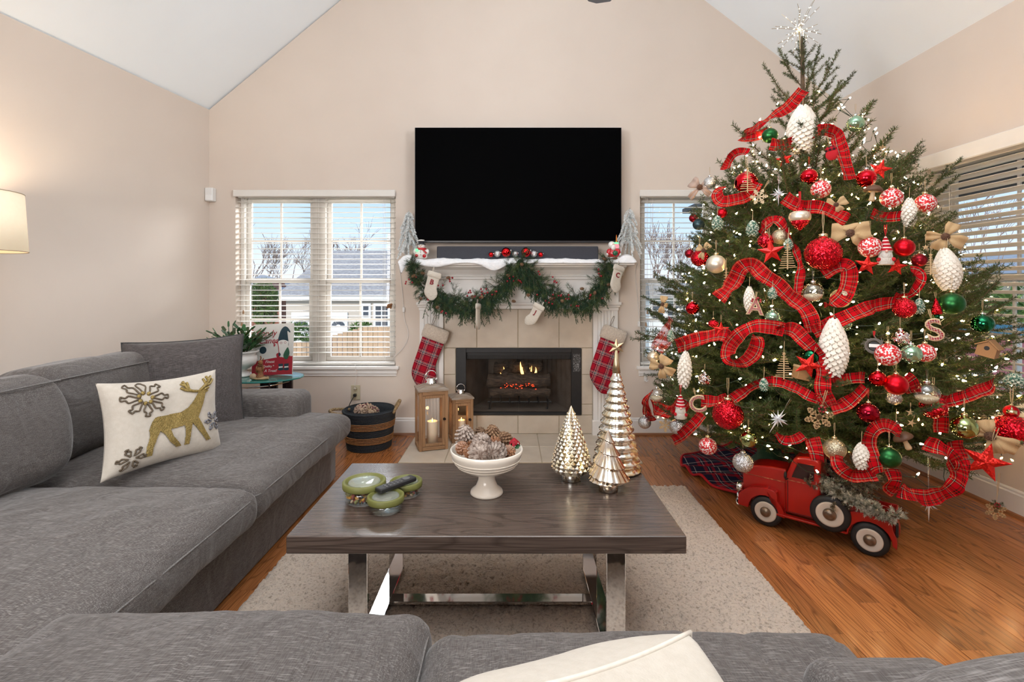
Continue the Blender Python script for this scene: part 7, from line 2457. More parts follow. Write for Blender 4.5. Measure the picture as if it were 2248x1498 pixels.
MB().lathe([(.55, .2), (.62, .25), (.60, .75), (.5, .8), (0, .8)], 16, sy=.5).build('cuff', plaid_mat('black_red_check', [(0, (.4, .01, .02)), (.5, (.015, .012, .012))], .45, 'Object', axes=(0, 2), rough=.9), t, smooth=True)
hang(t, m_twine, .8, 1.4, .03)
t = orn('gnome_ornament', 'little red cone-shaped elf hanging beside the wide green bauble', 2056, 677, 46, off=.05, rot=(0, R(-4), 0))
MB().lathe([(0, -.6), (.42, -.55), (.38, -.1), (.15, .7), (0, 1.0)], 16).build('cone_body', m_o['redg'], t, smooth=True)
MB().lathe([(0, -.95), (.2, -.95), (.26, -.6), (0, -.6)], 14).build('base', m_o['greens'], t, smooth=True)
hang(t, m_twine, .95, .6, .03)
for i, (px, py, lab) in enumerate(((1999, 906, 'small pale wooden leaf hanging above its pair, lower right'), (2001, 929, 'small pale wooden leaf hanging below its pair, lower right'))):
    t = orn('leaf_ornament', lab, px, py, 20, off=.05, rot=(0, R(20 * i), R(15)))
    star_mb(1.0, .34, .08, 5).build('leaf', m_ply, t)
    hang(t, m_twine, .95, 1.2, .04)
t = orn('star_ornament', 'tiny wooden star at the upper right above the small twig tree', 2032, 543, 13, off=.07)
star_mb(1.0, .42, .15).build('star', m_ply, t); hang(t, m_twine, .95, 3.5, .08)
t = orn('ball_ornament', 'grey and white striped ball half hidden at the left edge by the sill', 1434, 784, 26, off=-.02)
put('ball', ball_of('pearl'), t); put('cap', cap_me(m_silver), t)

# ---- plaid ribbons
RW = .060
bands_r = [(0, (.44, .004, .009)), (.13, (.012, .014, .008)), (.21, (.44, .004, .009)), (.28, (.012, .014, .008)), (.36, (.44, .004, .009)), (.50, (.55, .34, .14)), (.53, (.44, .004, .009)), (.64, (.012, .014, .008)), (.69, (.55, .46, .35)), (.72, (.012, .014, .008)), (.79, (.44, .004, .009))]
m_rib = plaid_mat('red_plaid_ribbon', bands_r, .056, 'UV', rough=.9, alpha=1, spec=.03)
m_ribs = plaid_mat('sheer_red_plaid_ribbon', bands_r, .056, 'UV', rough=.9, alpha=.62, spec=.03)
def ribbon(label, pts, wpx=34, twist=None, off=.045, m=None, name='plaid_ribbon'):
    """pts: stations along the ribbon on the hull of the tree; twist: turn about its own length at each station"""
    tw = twist or [0] * len(pts)
    base = []
    for q in pts:
        base.append(surf(q[0], q[1], 1, off - .012))
    path = spline(base, 9)
    tws = [q.x for q in spline([Vector((R(a), 0, 0)) for a in tw], 9)]
    n_ = len(path); m_ = 7
    org = sum(path, Vector()) / n_
    vs = []; uvs = []; s = 0
    for i, p in enumerate(path):
        t_ = (path[min(i + 1, n_ - 1)] - path[max(i - 1, 0)]).normalized()
        out = Vector((p.x - TC.x, p.y - TC.y, .25)).normalized() * .5 + (Vector((0, 0, 1.21)) - p).normalized() * .5
        wd = out.cross(t_).normalized()
        nn = t_.cross(wd)
        tq = tws[i] + .45 * math.sin(i * .19 + len(label)) + .12 * math.sin(i * .41)
        p = p + out.normalized() * (.014 * math.sin(i * .24 + len(label) * 1.7) - .008)
        w3 = wd * math.cos(tq) + nn * math.sin(tq)
        n3 = t_.cross(w3)
        if i:
            s += (p - path[i - 1]).length
        half = wpx * .47 * p.y / 1100
        for j in range(m_):
            v = j / (m_ - 1) * 2 - 1
            vs.append(p - org + w3 * half * v + n3 * (.006 * v * v + .004 * math.sin(s * 40) * v))
            uvs.append((s, v * half + .5))
    fs = [(i * m_ + j, (i + 1) * m_ + j, (i + 1) * m_ + j + 1, i * m_ + j + 1) for i in range(n_ - 1) for j in range(m_ - 1)]
    me = bpy.data.meshes.new(name); me.from_pydata([tuple(v) for v in vs], [], fs); me.materials.append(m or m_rib)
    uvl = me.uv_layers.new(name='UVMap')
    for lp in me.loops:
        uvl.data[lp.index].uv = uvs[lp.vertex_index]
    me.polygons.foreach_set('use_smooth', [True] * len(me.polygons)); me.update()
    o = put(name, me, None, org)
    return tag(o, label, 'ribbon', 'plaid ribbons on the Christmas tree')
ribbon('plaid ribbon sloping from the treetop down to the upper left', [(1764, 200), (1735, 228), (1700, 252), (1665, 280), (1628, 298)], 27, [0, 10, 0, 10, 0], .03)
ribbon('short plaid ribbon fold below the treetop slope, by the green bauble', [(1628, 302), (1655, 296), (1690, 285)], 22, [0, 20, 40], .03)
ribbon('plaid ribbon running across under the white top pinecone and down the right', [(1692, 318), (1725, 314), (1765, 298), (1800, 287), (1836, 288), (1845, 320), (1852, 352), (1868, 392)], 29, [0, 25, 10, 30, 40, 0, -10, 10])
ribbon('narrow plaid ribbon arching at the upper left edge', [(1588, 372), (1596, 350), (1618, 335), (1642, 333)], 18, [20, 40, 30, 20])
ribbon('curled plaid ribbon at the left below the large red bauble', [(1590, 410), (1575, 425), (1585, 442), (1615, 436), (1645, 426), (1662, 400)], 27, [30, 0, 20, 0, 10, 40])
ribbon('plaid ribbon piece crossing the middle just under the clear starburst', [(1722, 432), (1760, 452), (1800, 456), (1835, 468), (1862, 482)], 31, [0, 10, 0, 10, 20])
ribbon('short plaid ribbon at the right below the mushroom', [(1915, 466), (1945, 474), (1975, 474)], 24, [10, 0, 25])
ribbon('long twisted plaid ribbon hanging left of the largest red bauble', [(1668, 512), (1680, 490), (1700, 482), (1718, 492), (1738, 525), (1754, 560), (1760, 592), (1755, 625), (1756, 655)], 23, [40, 20, 0, 20, 50, 60, 75, 10, 40])
ribbon('plaid ribbon arching over the left and sloping to the middle', [(1578, 656), (1592, 640), (1612, 612), (1628, 588), (1650, 580), (1672, 600), (1705, 622), (1735, 650), (1762, 672), (1780, 700), (1787, 728)], 36, [20, 0, 0, 10, 45, 20, 0, 15, 10, 0, 10], .06)
ribbon('plaid ribbon rising right across the large white pinecone', [(1784, 728), (1812, 716), (1850, 700), (1890, 684), (1925, 668), (1965, 662)], 34, [0, 0, 0, 0, 10, 30], .075)
ribbon('plaid ribbon drooping beside the gold-flake glass ball', [(1806, 600), (1840, 584), (1862, 588), (1866, 612), (1855, 645), (1832, 668), (1810, 672)], 34, [10, 0, 0, 0, 10, 50, 75], .07)
ribbon('plaid ribbon curling near the right white pinecone', [(1965, 650), (1995, 646), (2015, 622), (2020, 600), (2002, 592)], 24, [40, 30, 20, 10, 20], .05)
ribbon('long plaid ribbon along the left middle of the tree', [(1482, 758), (1510, 752), (1545, 742), (1580, 734), (1612, 742)], 34, [0, 0, 0, 0, 10], .06)
ribbon('round plaid ribbon loop at the left middle', [(1722, 724), (1690, 717), (1655, 718), (1620, 738), (1598, 762), (1600, 788), (1625, 796), (1650, 778), (1662, 752), (1655, 736)], 33, [10, 0, 0, 0, 0, 20, 40, 30, 55, 70], .075)
ribbon('plaid ribbon cascading down the middle below the arch', [(1705, 724), (1738, 722), (1762, 742), (1790, 772), (1808, 805), (1806, 838), (1808, 862), (1826, 892)], 34, [60, 40, 20, 10, 0, 15, 0, 0], .075)
ribbon('plaid ribbon leaf fold at the lower middle, right half', [(1826, 898), (1850, 892), (1875, 872), (1900, 848)], 30, [0, 0, 10, 20], .08)
ribbon('plaid ribbon band just right of the cascade', [(1828, 838), (1855, 832), (1885, 828), (1900, 830)], 27, [10, 0, 0, 10], .04)
ribbon('plaid ribbon swag at the lower left middle', [(1598, 884), (1625, 862), (1660, 842), (1700, 838), (1740, 850), (1775, 868), (1805, 880)], 25, [10, 40, 30, 0, 0, 0, 0], .05)
ribbon('plaid ribbon curl hanging at the far left low branch', [(1432, 862), (1420, 888), (1418, 908), (1432, 912)], 27, [30, 0, 20, 60], .02)
ribbon('plaid ribbon rising from the far left curl to the red gnome', [(1430, 890), (1452, 902), (1478, 904), (1502, 878)], 34, [20, 0, 0, 10], .04)
ribbon('plaid ribbon band left of the large lower left bauble', [(1540, 880), (1568, 882), (1598, 876)], 28, [0, 0, 10], .03)
ribbon('dark plaid ribbon under the half-hidden silver ball at the lower left', [(1474, 966), (1500, 952), (1525, 930), (1540, 908)], 24, [20, 0, 10, 20], .05)
ribbon('sheer plaid ribbon fluttering at the left edge before the window', [(1475, 700), (1462, 730), (1450, 755), (1445, 772)], 38, [10, 0, 0, 20], .0, m_ribs)
ribbon('short plaid ribbon rising left of the clear glass ball on the right', [(1985, 828), (2000, 842), (2012, 862)], 32, [0, 0, 10], .04)
ribbon('plaid ribbon sweeping out along the right branches', [(2050, 874), (2080, 880), (2110, 872), (2145, 862), (2172, 852), (2178, 836)], 29, [0, 0, 10, 10, 0, 30], .05)
ribbon('plaid ribbon loop hanging low left of the green satin bauble', [(1925, 1040), (1918, 1005), (1908, 970), (1916, 945), (1940, 934), (1965, 942), (1974, 960)], 30, [40, 20, 0, 0, 10, 40, 60], .09)
ribbon('plaid ribbon swinging low under the white bottlebrush pinecone', [(1838, 1000), (1845, 1025), (1866, 1042), (1895, 1046), (1920, 1040)], 31, [50, 10, 0, 0, 20], .10)
ribbon('big plaid ribbon loop at the lower right', [(2034, 972), (2062, 984), (2090, 1004), (2108, 1030), (2102, 1058), (2078, 1080), (2040, 1094), (2002, 1088), (1975, 1076)], 36, [0, 0, 0, 20, 30, 0, 0, 10, 10], .08)
ribbon('plaid ribbon tail joining the lower right loop from above', [(2096, 968), (2106, 990), (2112, 1016), (2108, 1036)], 30, [10, 0, 10, 30], .07)
ribbon('plaid ribbon falling beside the low right loop, over the truck bed', [(1958, 1030), (1962, 1052), (1955, 1072), (1972, 1082)], 30, [10, 10, 0, 20], .09)
ribbon('small plaid ribbon fall above the truck cab', [(1782, 962), (1790, 985), (1796, 1012)], 32, [0, 0, 10], .07)
ribbon('plaid ribbon scrap low left of the wooden snowflake', [(1704, 950), (1722, 966), (1745, 966), (1764, 955)], 22, [30, 0, 0, 30], .03)
ribbon('dark plaid ribbon hanging behind the lower right needles', [(2060, 900), (2068, 925), (2072, 950)], 28, [0, 10, 20], -.05)

# ---- tree skirt
bands_k = [(0, (.012, .012, .035)), (.30, (.40, .008, .02)), (.44, (.012, .012, .035)), (.50, (.55, .50, .46)), (.53, (.012, .012, .035)), (.62, (.40, .008, .02)), (.74, (.012, .012, .035)), (.90, (.6, .56, .5)), (.93, (.012, .012, .035))]
m_skirt = plaid_mat('navy_red_plaid_wool', bands_k, .155, 'Object', axes=(0, 1), rough=.95)
t = thing('tree_skirt', 'navy and red plaid tree skirt with red edging under the tree', 'tree skirt', (1.67, 3.24, .0))
mb = MB(); edge_pts = []
def sk(u, v):
    a = 2 * PI * u
    r_ = .07 + (.45 + .020 * math.sin(a * 5)) * v
    z_ = .010 + .016 * v * (1 + math.sin(a * 13 + 2 * math.sin(a * 4))) * .9 + .02 * (1 - v)
    return (r_ * math.cos(a), r_ * math.sin(a), z_)
mb.grid(sk, 160, 14, closed_u=True)
mb.build('cloth', m_skirt, t, smooth=True)
MB().tube([Vector(sk(k / 160, 1)) for k in range(160)], .008, 6, closed=True).build('edging', m_redf, t, smooth=True)
MB().lathe([(0, .0), (.15, .0), (.15, .02), (.13, .06), (.10, .10), (.075, .12), (.07, .16), (0, .16)], 24).build('tree_stand', mat('green_stand', (.02, .07, .035), .5, col2=(.03, .08, .04), nscale=10), t, smooth=True)

# ================================================================== red metal truck
hd = math.atan2(.657, -.754)
t = thing('toy_truck', 'red vintage metal pickup truck with whitewall tyres under the tree', 'toy truck', (1.448, 2.39, 0), hd); truck = t
t.location = Vector((1.448, 2.39, 0)) + Vector((math.cos(hd - PI / 2), math.sin(hd - PI / 2), 0)) * .10    # centre line lies behind the visible flank
m_tr = mat('enamel_red_worn', (.40, .008, .004), .32, .1, col2=(.30, .006, .004), nscale=7, contrast=(.4, .7), coat=.35)
m_wear = mat('rubbed_edge', (.30, .055, .03), .5, .4, col2=(.52, .20, .10), nscale=60, contrast=(.5, .6))
m_tyre = mat('black_tyre', (.012, .012, .012), .55, col2=(.018, .018, .018), nscale=40)
m_ww = mat('whitewall', (.66, .59, .50), .45, col2=(.62, .55, .46), nscale=10)
m_hub = mat('aged_hub', (.34, .27, .20), .28, .9, col2=(.20, .15, .11), nscale=22, stretch=(1, 1, 5))
HW = .098
def prism_v(poly, v0, v1, name, m, bev=0, parent=None):
    """side profile (u, z) pushed across the truck"""
    me = MB().prism(poly, v0, v1).mesh(name, m)
    b = bmesh.new(); b.from_mesh(me); bmesh.ops.recalc_face_normals(b, faces=b.faces)
    if bev:
        es = [e for e in b.edges if len(e.link_faces) == 2 and e.calc_face_angle(0) > R(60)]
        bmesh.ops.bevel(b, geom=es, offset=bev, segments=3, profile=.5, affect='EDGES', clamp_overlap=True)
    b.to_mesh(me); b.free()
    me.polygons.foreach_set('use_smooth', [False] * len(me.polygons))
    return put(name, me, parent or truck)
def sm(pts, n=5):
    return [(q.x, q.y) for q in spline([Vector((a, b, 0)) for a, b in pts], n)]
# bonnet and nose
hood = sm([(.128, .298), (.20, .296), (.27, .286), (.318, .262), (.334, .225)]) + [(.336, .10), (.128, .10)]
prism_v(hood, -.068, .068, 'bonnet', m_tr, .018)
MB().box(.128, .325, -.0715, .0715, .232, .236, .001).build('bonnet_seam', m_wear, truck)
# cab
cab = [(-.022, .09), (.13, .09), (.13, .262)] + sm([(.128, .268), (.112, .32), (.094, .362), (.075, .378), (.03, .385), (-.008, .382), (-.022, .366)], 4)
prism_v(cab, -HW + .012, HW - .012, 'cab', m_tr, .012)
win = [(.003, .272), (.102, .272), (.074, .352), (.003, .352)]
for sv in (-1, 1):
    y_ = sv * (HW - .012)
    prism_v(win, min(y_, y_ + sv * .0015), max(y_, y_ + sv * .0015), 'side_window', mat('truck_dark_window', (.018, .006, .006), .12, col2=(.03, .01, .01), nscale=10))  # dark panel stands in for the shaded cab behind the open window
    fr = MB(); c4_ = [Vector((a, y_ + sv * .002, b)) for a, b in win]
    fr.tube(c4_, .0035, 5, closed=True); fr.build('window_frame', m_tr, truck)
    MB().box(-.020, .128, min(y_, y_ + sv * .003), max(y_, y_ + sv * .003), .254, .258, .001).build('belt_line', m_wear, truck)
    gro = MB(); gro.tube([Vector((-.010, y_ + sv * .0008, .10)), Vector((.118, y_ + sv * .0008, .10)), Vector((.118, y_ + sv * .0008, .25))], .0015, 4); gro.build('door_seam', m_tyre, truck)
ws = MB().add([(.124, -.075, .275), (.124, .075, .275), (.0955, .066, .357), (.0955, -.066, .357)], [(0, 1, 2, 3)])
ws.v = [(a + .004, b, c_ + .002) for a, b, c_ in ws.v]
ws.build('windscreen', MATS['truck_dark_window'], truck, fixn=False)
# bed
for sv in (-1, 1):
    MB().box(-.302, -.022, sv * (HW - .024) - .004, sv * (HW - .024) + .004, .085, .200, .003).build('bed_side', m_tr, truck)
MB().box(-.306, -.298, -HW + .022, HW - .022, .085, .200, .002).build('tailgate', m_tr, truck)
MB().box(-.302, -.022, -HW + .026, HW - .026, .080, .092, .002).build('bed_floor', m_tr, truck)
# fenders
def fender(u0, u1, uc, top, nose, name='fender'):
    rw = .082
    arch = [(uc + rw * math.cos(a), .072 + rw * math.sin(a)) for a in [PI * k / 10 for k in range(11)]]
    arch = [(u, max(z_, .07)) for u, z_ in arch]
    if nose > 0:
        outer = sm([(u0, .075), (u0, .13), (u0 + .006, top - .012), (u0 + .04, top), (uc, top + .002), (uc + .07, top - .012), (u1 - .012, top - .05), (u1, .11)], 5)
    else:
        outer = sm([(u0, .06), (u0, .10), (u0 + .012, top - .05), (uc - .07, top - .012), (uc, top + .002), (u1 - .04, top), (u1 - .006, top - .012), (u1, .13), (u1, .075)], 5)
    poly = outer + ([(u1, .075)] if nose > 0 else [])
    poly = poly + arch
    for sv in (-1, 1):
        v0, v1 = sorted((sv * .064, sv * (HW + .006)))
        prism_v(poly, v0, v1, name, m_tr, .010)
        tr_ = MB()
        pts = [Vector((u, sv * (HW + .0025), z_ - .004)) for u, z_ in outer if z_ > top - .02]
        if len(pts) > 2:
            tr_.tube(pts, .0022, 4); tr_.build('worn_edge', m_wear, truck)
fender(.160, .348, .215, .192, 1)
fender(-.312, -.128, -.215, .186, -1)
for sv in (-1, 1):
    v0, v1 = sorted((sv * .075, sv * (HW + .008)))
    MB().box(-.130, .165, v0, v1, .072, .082, .002).build('running_board', m_tr, truck)
# wheels
def wheel(name, u, v, z_, r_, wd, sv):
    M_ = Matrix.Translation((u, v, z_)) @ Matrix.Rotation(-sv * R(90), 4, 'X')
    o = MB().lathe([(0, -wd / 2), (r_ * .8, -wd / 2), (r_ * .95, -wd * .4), (r_, -wd * .2), (r_, wd * .2), (r_ * .95, wd * .4), (r_ * .80, wd / 2), (0, wd / 2)], 40).build(name, m_tyre, truck, smooth=True)
    o.matrix_local = M_
    MB().lathe([(r_ * .30, wd / 2), (r_ * .69, wd / 2), (r_ * .67, wd / 2 + .0025), (r_ * .58, wd / 2 + .003), (r_ * .38, wd / 2 + .0015), (r_ * .30, wd / 2)], 40).build('whitewall', m_ww, o, smooth=True)
    MB().lathe([(0, wd / 2 + .017), (r_ * .18, wd / 2 + .016), (r_ * .29, wd / 2 + .010), (r_ * .34, wd / 2 + .003), (r_ * .34, wd / 2)], 28).build('hubcap', m_hub, o, smooth=True)
for u in (.215, -.215):
    for sv in (-1, 1):
        wheel('wheel', u, sv * (HW - .012), .074, .074, .036, sv)
wheel('spare_wheel', -.064, HW + .006, .150, .083, .034, 1)
# lamps, bumper, mirror
for sv in (-1, 1):
    MB().lathe([(0, 0), (.020, 0), (.026, .010), (.026, .026), (.022, .030), (0, .033)], 20, M=Matrix.Translation((.328, sv * .075, .160)) @ Matrix.Rotation(R(90), 4, 'Y')).build('headlamp', m_chrome, truck, smooth=True)
mb = MB(); mb.tube(spline([(.345, -.098, .072), (.362, -.06, .078), (.366, 0, .08), (.362, .06, .078), (.345, .098, .072)], 6), .009, 8, flat=.7)
for sv in (-1, 1):
    mb.tube([(.362, sv * .045, .05), (.364, sv * .045, .115)], .006, 6)
mb.build('bumper', m_chrome, truck, smooth=True)
mb = MB(); mb.tube(spline([(.118, HW - .012, .262), (.122, HW + .010, .262), (.122, HW + .016, .278)], 4), .003, 5); mb.ball((.122, HW + .018, .286), .014, 12, 8, (.5, .8, 1.3)); mb.build('door_mirror', m_tyre, truck, smooth=True)
mb = MB()
for k in range(5):
    mb.box(.335, .340, -.045, .045, .125 + k * .02, .132 + k * .02, .001)
mb.build('grille', m_chrome, truck)
MB().box(-.316, -.306, HW - .040, HW - .010, .11, .165, .002).build('tail_lamp', m_tyre, truck)
# flocked greenery in the truck bed
Mt = Matrix.Translation(t.location) @ Matrix.Rotation(hd, 4, 'Z')
m_flk2 = leafy('dusty_flocked_needles', (.07, .06, .034), (.40, .36, .28), .8, .1, 40, (.14, .12, .075))
m_flk3 = leafy('snowy_green_needles', (.08, .11, .07), (.86, .84, .74), .8, .1, 55, (.44, .44, .36))
o_ = thing('small_flocked_tree', 'small brown-green flocked fir lying in the truck bed', 'tree', Mt @ Vector((-.08, .0, .22)))
rs = np.random.RandomState(3); rr = random.Random(3); V = []; F = []; wood = MB()
ax = (Mt.to_3x3() @ Vector((-.35, .0, .42))).normalized()
s1 = ax.orthogonal().normalized(); s2 = ax.cross(s1)
wood.tube([ax * -.10, ax * .26], .006, 5)
for k in range(58):
    f = k / 58
    a = k * 2.4
    L = (.135 * (1 - f) + .035) * rr.uniform(.8, 1.15)
    d = (s1 * math.cos(a) + s2 * math.sin(a) + ax * .35).normalized()
    b0 = ax * (-.09 + .34 * f)
    e_ = b0 + d * L
    wood.tube([b0, e_], .0022, 3)
    needles(V, F, [b0, b0.lerp(e_, .5), e_], int(1700 * L), .015, .0030, rs, (30, 60), 1, .1, 0)
    for q in range(3):
        c0 = b0.lerp(e_, .4 + .2 * q); e2 = c0 + (d + Vector((rr.uniform(-1, 1), rr.uniform(-1, 1), rr.uniform(-1, .6)))).normalized() * .045
        needles(V, F, [c0, e2], 60, .014, .0030, rs, (30, 60), 1, .1, 0)
so = put('foliage', foliage_mesh('foliage', V, F, wood, [m_flk2, m_bark]), o_); so['kind'] = 'stuff'
o_ = thing('flocked_garland', 'snowy green garland draped over the side of the truck bed', 'garland', Mt @ Vector((-.20, .085, .19)))
Oq = o_.location.copy()
V = []; F = []; wood = MB()
gpts = spline([Mt @ Vector((-.02, .06, .275)), Mt @ Vector((-.08, .085, .262)), Mt @ Vector((-.16, .10, .232)), Mt @ Vector((-.24, .105, .214)), Mt @ Vector((-.31, .10, .204))], 12)
wood.tube([q - Oq for q in gpts], .004, 5)
for k in range(230):
    p = rr.choice(gpts) - Oq
    d = Vector((rr.uniform(-1, 1), rr.uniform(-1, 1), rr.uniform(-.7, .8))).normalized()
    e_ = p + d * rr.uniform(.028, .046)
    needles(V, F, [p, e_], 42, .017, .0024, rs, (20, 50), 1, .05, 0)
so = put('foliage', foliage_mesh('foliage', V, F, wood, [m_flk3, m_bark]), o_); so['kind'] = 'stuff'
# ================================================================== outside the windows
m_lawn = mat('winter_lawn', (.20, .22, .10), .95, col2=(.30, .28, .16), nscale=1.2, bump=.3, bscale=20)
m_drive = mat('pale_drive', (.52, .50, .47), .9, col2=(.46, .44, .42), nscale=.6)
mb = MB(); mb.grid(lambda u, v: (-60 + 140 * u, 4.6 + 85 * v, -1.2 - 2.2 * min(1, v * 85 / 34)), 8, 18)
mb.grid(lambda u, v: (2.95 + 60 * u, -30 + 34.6 * v, -1.2 - .6 * u), 8, 6)
struct(mb.build('ground', m_lawn, fixn=False))
m_sid = mat('beige_siding', (.55, .48, .40), .8, col2=(.50, .435, .36), nscale=1.0, stretch=(.05, .05, 7))
m_shing = mat('grey_shingle', (.26, .245, .24), .9, col2=(.38, .36, .35), nscale=5, stretch=(1, .6, 3))
m_shb = mat('slate_shingle', (.27, .28, .30), .9, col2=(.34, .35, .37), nscale=5, stretch=(1, .6, 3))
m_white_o = mat('outdoor_white', (.74, .74, .72), .7, col2=(.70, .70, .68), nscale=3)
m_wing = mat('outdoor_window', (.06, .07, .085), .15, col2=(.10, .11, .13), nscale=1.5)
m_brick_o = mat('far_brick', (.30, .12, .08), .9, col2=(.22, .085, .06), nscale=8)
def px_box(mb, px0, px1, py0, py1, d, th=.3):
    a = P(px0, py1, d); b = P(px1, py0, d)
    return mb.box(a.x, b.x, d, d + th, a.z, b.z)
d = 36.0
hz = -3.3
t = thing('neighbour_house', 'beige house with grey hip roof and white garage doors beyond the fence', 'house', (XP(770, d), d, hz)); O = t.location
def hb(x0, x1, y0, y1, z0, z1, name, m):
    return MB().box(x0 - O.x, x1 - O.x, y0 - O.y, y1 - O.y, z0 - O.z, z1 - O.z).build(name, m, t)
xa, xb_ = XP(628, d), XP(990, d)
ez = ZP(655, d); rz_ = ZP(551, d + 5)
hb(xa, xb_, d, d + 9, hz, ez, 'wall', m_sid)
hb(xa - .4, xb_ + .4, d - .5, d + .1, ez - .1, ez + .22, 'fascia', m_white_o)
e0 = ez + .2
hx0, hx1 = XP(729, d + 5), XP(985, d + 5)
mb = MB().add([Vector(q) - O for q in ((xa - .5, d - .6, e0), (xb_ + .5, d - .6, e0), (xb_ + .5, d + 9.6, e0), (xa - .5, d + 9.6, e0), (hx0, d + 4.6, rz_), (hx1, d + 4.6, rz_))], [(0, 1, 5, 4), (1, 2, 5), (2, 3, 4, 5), (3, 0, 4), (3, 2, 1, 0)])
mb.build('roof', m_shing, t)
for (p0, p1) in ((641, 684), (724, 764)):
    gx0, gx1 = XP(p0, d), XP(p1, d)
    gz1 = ZP(686, d)
    hb(gx0, gx1, d - .12, d, hz, gz1, 'garage_door', m_white_o)
    cx = (gx0 + gx1) / 2; rr_ = (gx1 - gx0) * .36
    for k in range(6):
        a0, a1 = PI * (k + .08) / 6, PI * (k + .92) / 6
        poly = [(cx + rr_ * .35 * math.cos(a0) - O.x, gz1 - .95 + rr_ * .22 * math.sin(a0) - O.z), (cx + rr_ * math.cos(a0) - O.x, gz1 - .95 + rr_ * .75 * math.sin(a0) - O.z), (cx + rr_ * math.cos(a1) - O.x, gz1 - .95 + rr_ * .75 * math.sin(a1) - O.z), (cx + rr_ * .35 * math.cos(a1) - O.x, gz1 - .95 + rr_ * .22 * math.sin(a1) - O.z)]
        MB().prism(poly, d - .16 - O.y, d - .11 - O.y).build('fan_window_pane', m_wing, t)
for (p0, p1, q0, q1) in ((797, 811, 670, 697), (824, 853, 670, 716)):
    x0, x1, z1, z0 = XP(p0, d), XP(p1, d), ZP(q0, d), ZP(q1, d)
    f_ = hb(x0 - .12, x1 + .12, d - .10, d, z0 - .12, z1 + .12, 'window', m_white_o)
    n_ = 2 if p1 - p0 > 20 else 1
    for i in range(n_):
        for j in range(2):
            w_ = (x1 - x0) / n_; h_ = (z1 - z0) / 2
            MB().box(x0 + i * w_ + .05 - O.x, x0 + (i + 1) * w_ - .05 - O.x, -.14, -.09, z0 + j * h_ + .05 - O.z, z0 + (j + 1) * h_ - .05 - O.z).build('pane', m_wing, f_)
# second house at the left, with a gable
d2 = 44.0
t = thing('neighbour_house', 'dark-roofed house with a small brick gable behind the green shrub', 'house', (XP(590, d2), d2, hz)); O = t.location
xa, xb_ = XP(500, d2), XP(618, d2); ez = ZP(652, d2)
MB().box(xa - O.x, xb_ - O.x, 0, 8, 0, ez - O.z).build('wall', m_brick_o, t)
MB().add([Vector(q) - O for q in ((xa - .5, d2 - .6, ez), (xb_ + .4, d2 - .6, ez), (xb_ + .4, d2 + 8.5, ez), (xa - .5, d2 + 8.5, ez), (xa + 1, d2 + 4, ZP(600, d2)), (xb_ - 2.0, d2 + 4, ZP(612, d2)))], [(0, 1, 5, 4), (1, 2, 5), (2, 3, 4, 5), (3, 0, 4), (3, 2, 1, 0)]).build('roof', m_shb, t)
MB().prism([(XP(566, d2) - O.x, ez - .3 - O.z), (XP(614, d2) - O.x, ez - .3 - O.z), (XP(589, d2) - O.x, ZP(619, d2) - O.z)], -1.2, 3).build('gable', m_brick_o, t)
mb = MB()
for (a, b) in ((562, 589), (589, 617)):
    mb.tube([Vector((XP(a, d2), d2 - 1.4, ZP(655 if a == 562 else 618, d2))) - O, Vector((XP(b, d2), d2 - 1.4, ZP(618 if b == 589 else 655, d2))) - O], .22, 4)
mb.build('gable_trim', m_white_o, t)
# driveway, car-coloured bin, fence
MB().add([(XP(560, 34), 34, -3.28), (XP(860, 34), 34, -3.28), (XP(900, 25), 25, -2.52), (XP(520, 25), 25, -2.52)], [(0, 1, 2, 3)])
o = MB().grid(lambda u, v: (-19 + 12 * u, 23 + 13 * v, -1.17 - 2.2 * min(1, (23 + 13 * v - 4.6) / 34)), 4, 14).build('driveway', m_drive, fixn=False); struct(o)
pb = P(744, 735, 30)
t = thing('recycling_bin', 'blue wheeled recycling bin before the right garage door', 'bin', (pb.x, 30, -2.9))
MB().prism([(-.55, 0), (.55, 0), (.62, .88), (-.62, .88)], -.35, .35).build('body', mat('bin_blue', (.03, .06, .22), .5, col2=(.035, .07, .25), nscale=4), t)
MB().box(-.66, .66, -.4, .4, .88, .98, .03).build('lid', MATS['bin_blue'], t)
df_ = 13.0
t = thing('wooden_fence', 'pale wooden privacy fence in the yard beyond the left window', 'fence', (XP(760, df_), df_, -1.9)); O = t.location
m_fen = wood_mat('cedar_board', (.50, .34, .22), (.36, .23, .14), .8, axis=2, rand=.12, ring=5)
x = XP(590, df_); i = 0
bm_cache = {}
while x < XP(905, df_):
    px_ = 1122 + x / df_ * 1100
    top = ZP(716 + 34 * max(0, min(1, (805 - px_) / 120)) if px_ < 805 else 718, df_)
    hh_ = round(top + 1.9, 2)
    if hh_ not in bm_cache:
        bm_cache[hh_] = MB().box(-.062, .062, -.011, .011, 0, hh_, .004).mesh('board', m_fen)
    put('board', bm_cache[hh_], t, (x - O.x, 0, 0))
    x += .132
MB().box(XP(590, df_) - O.x, XP(905, df_) - O.x, .014, .06, .5, .6).build('rail', m_fen, t)
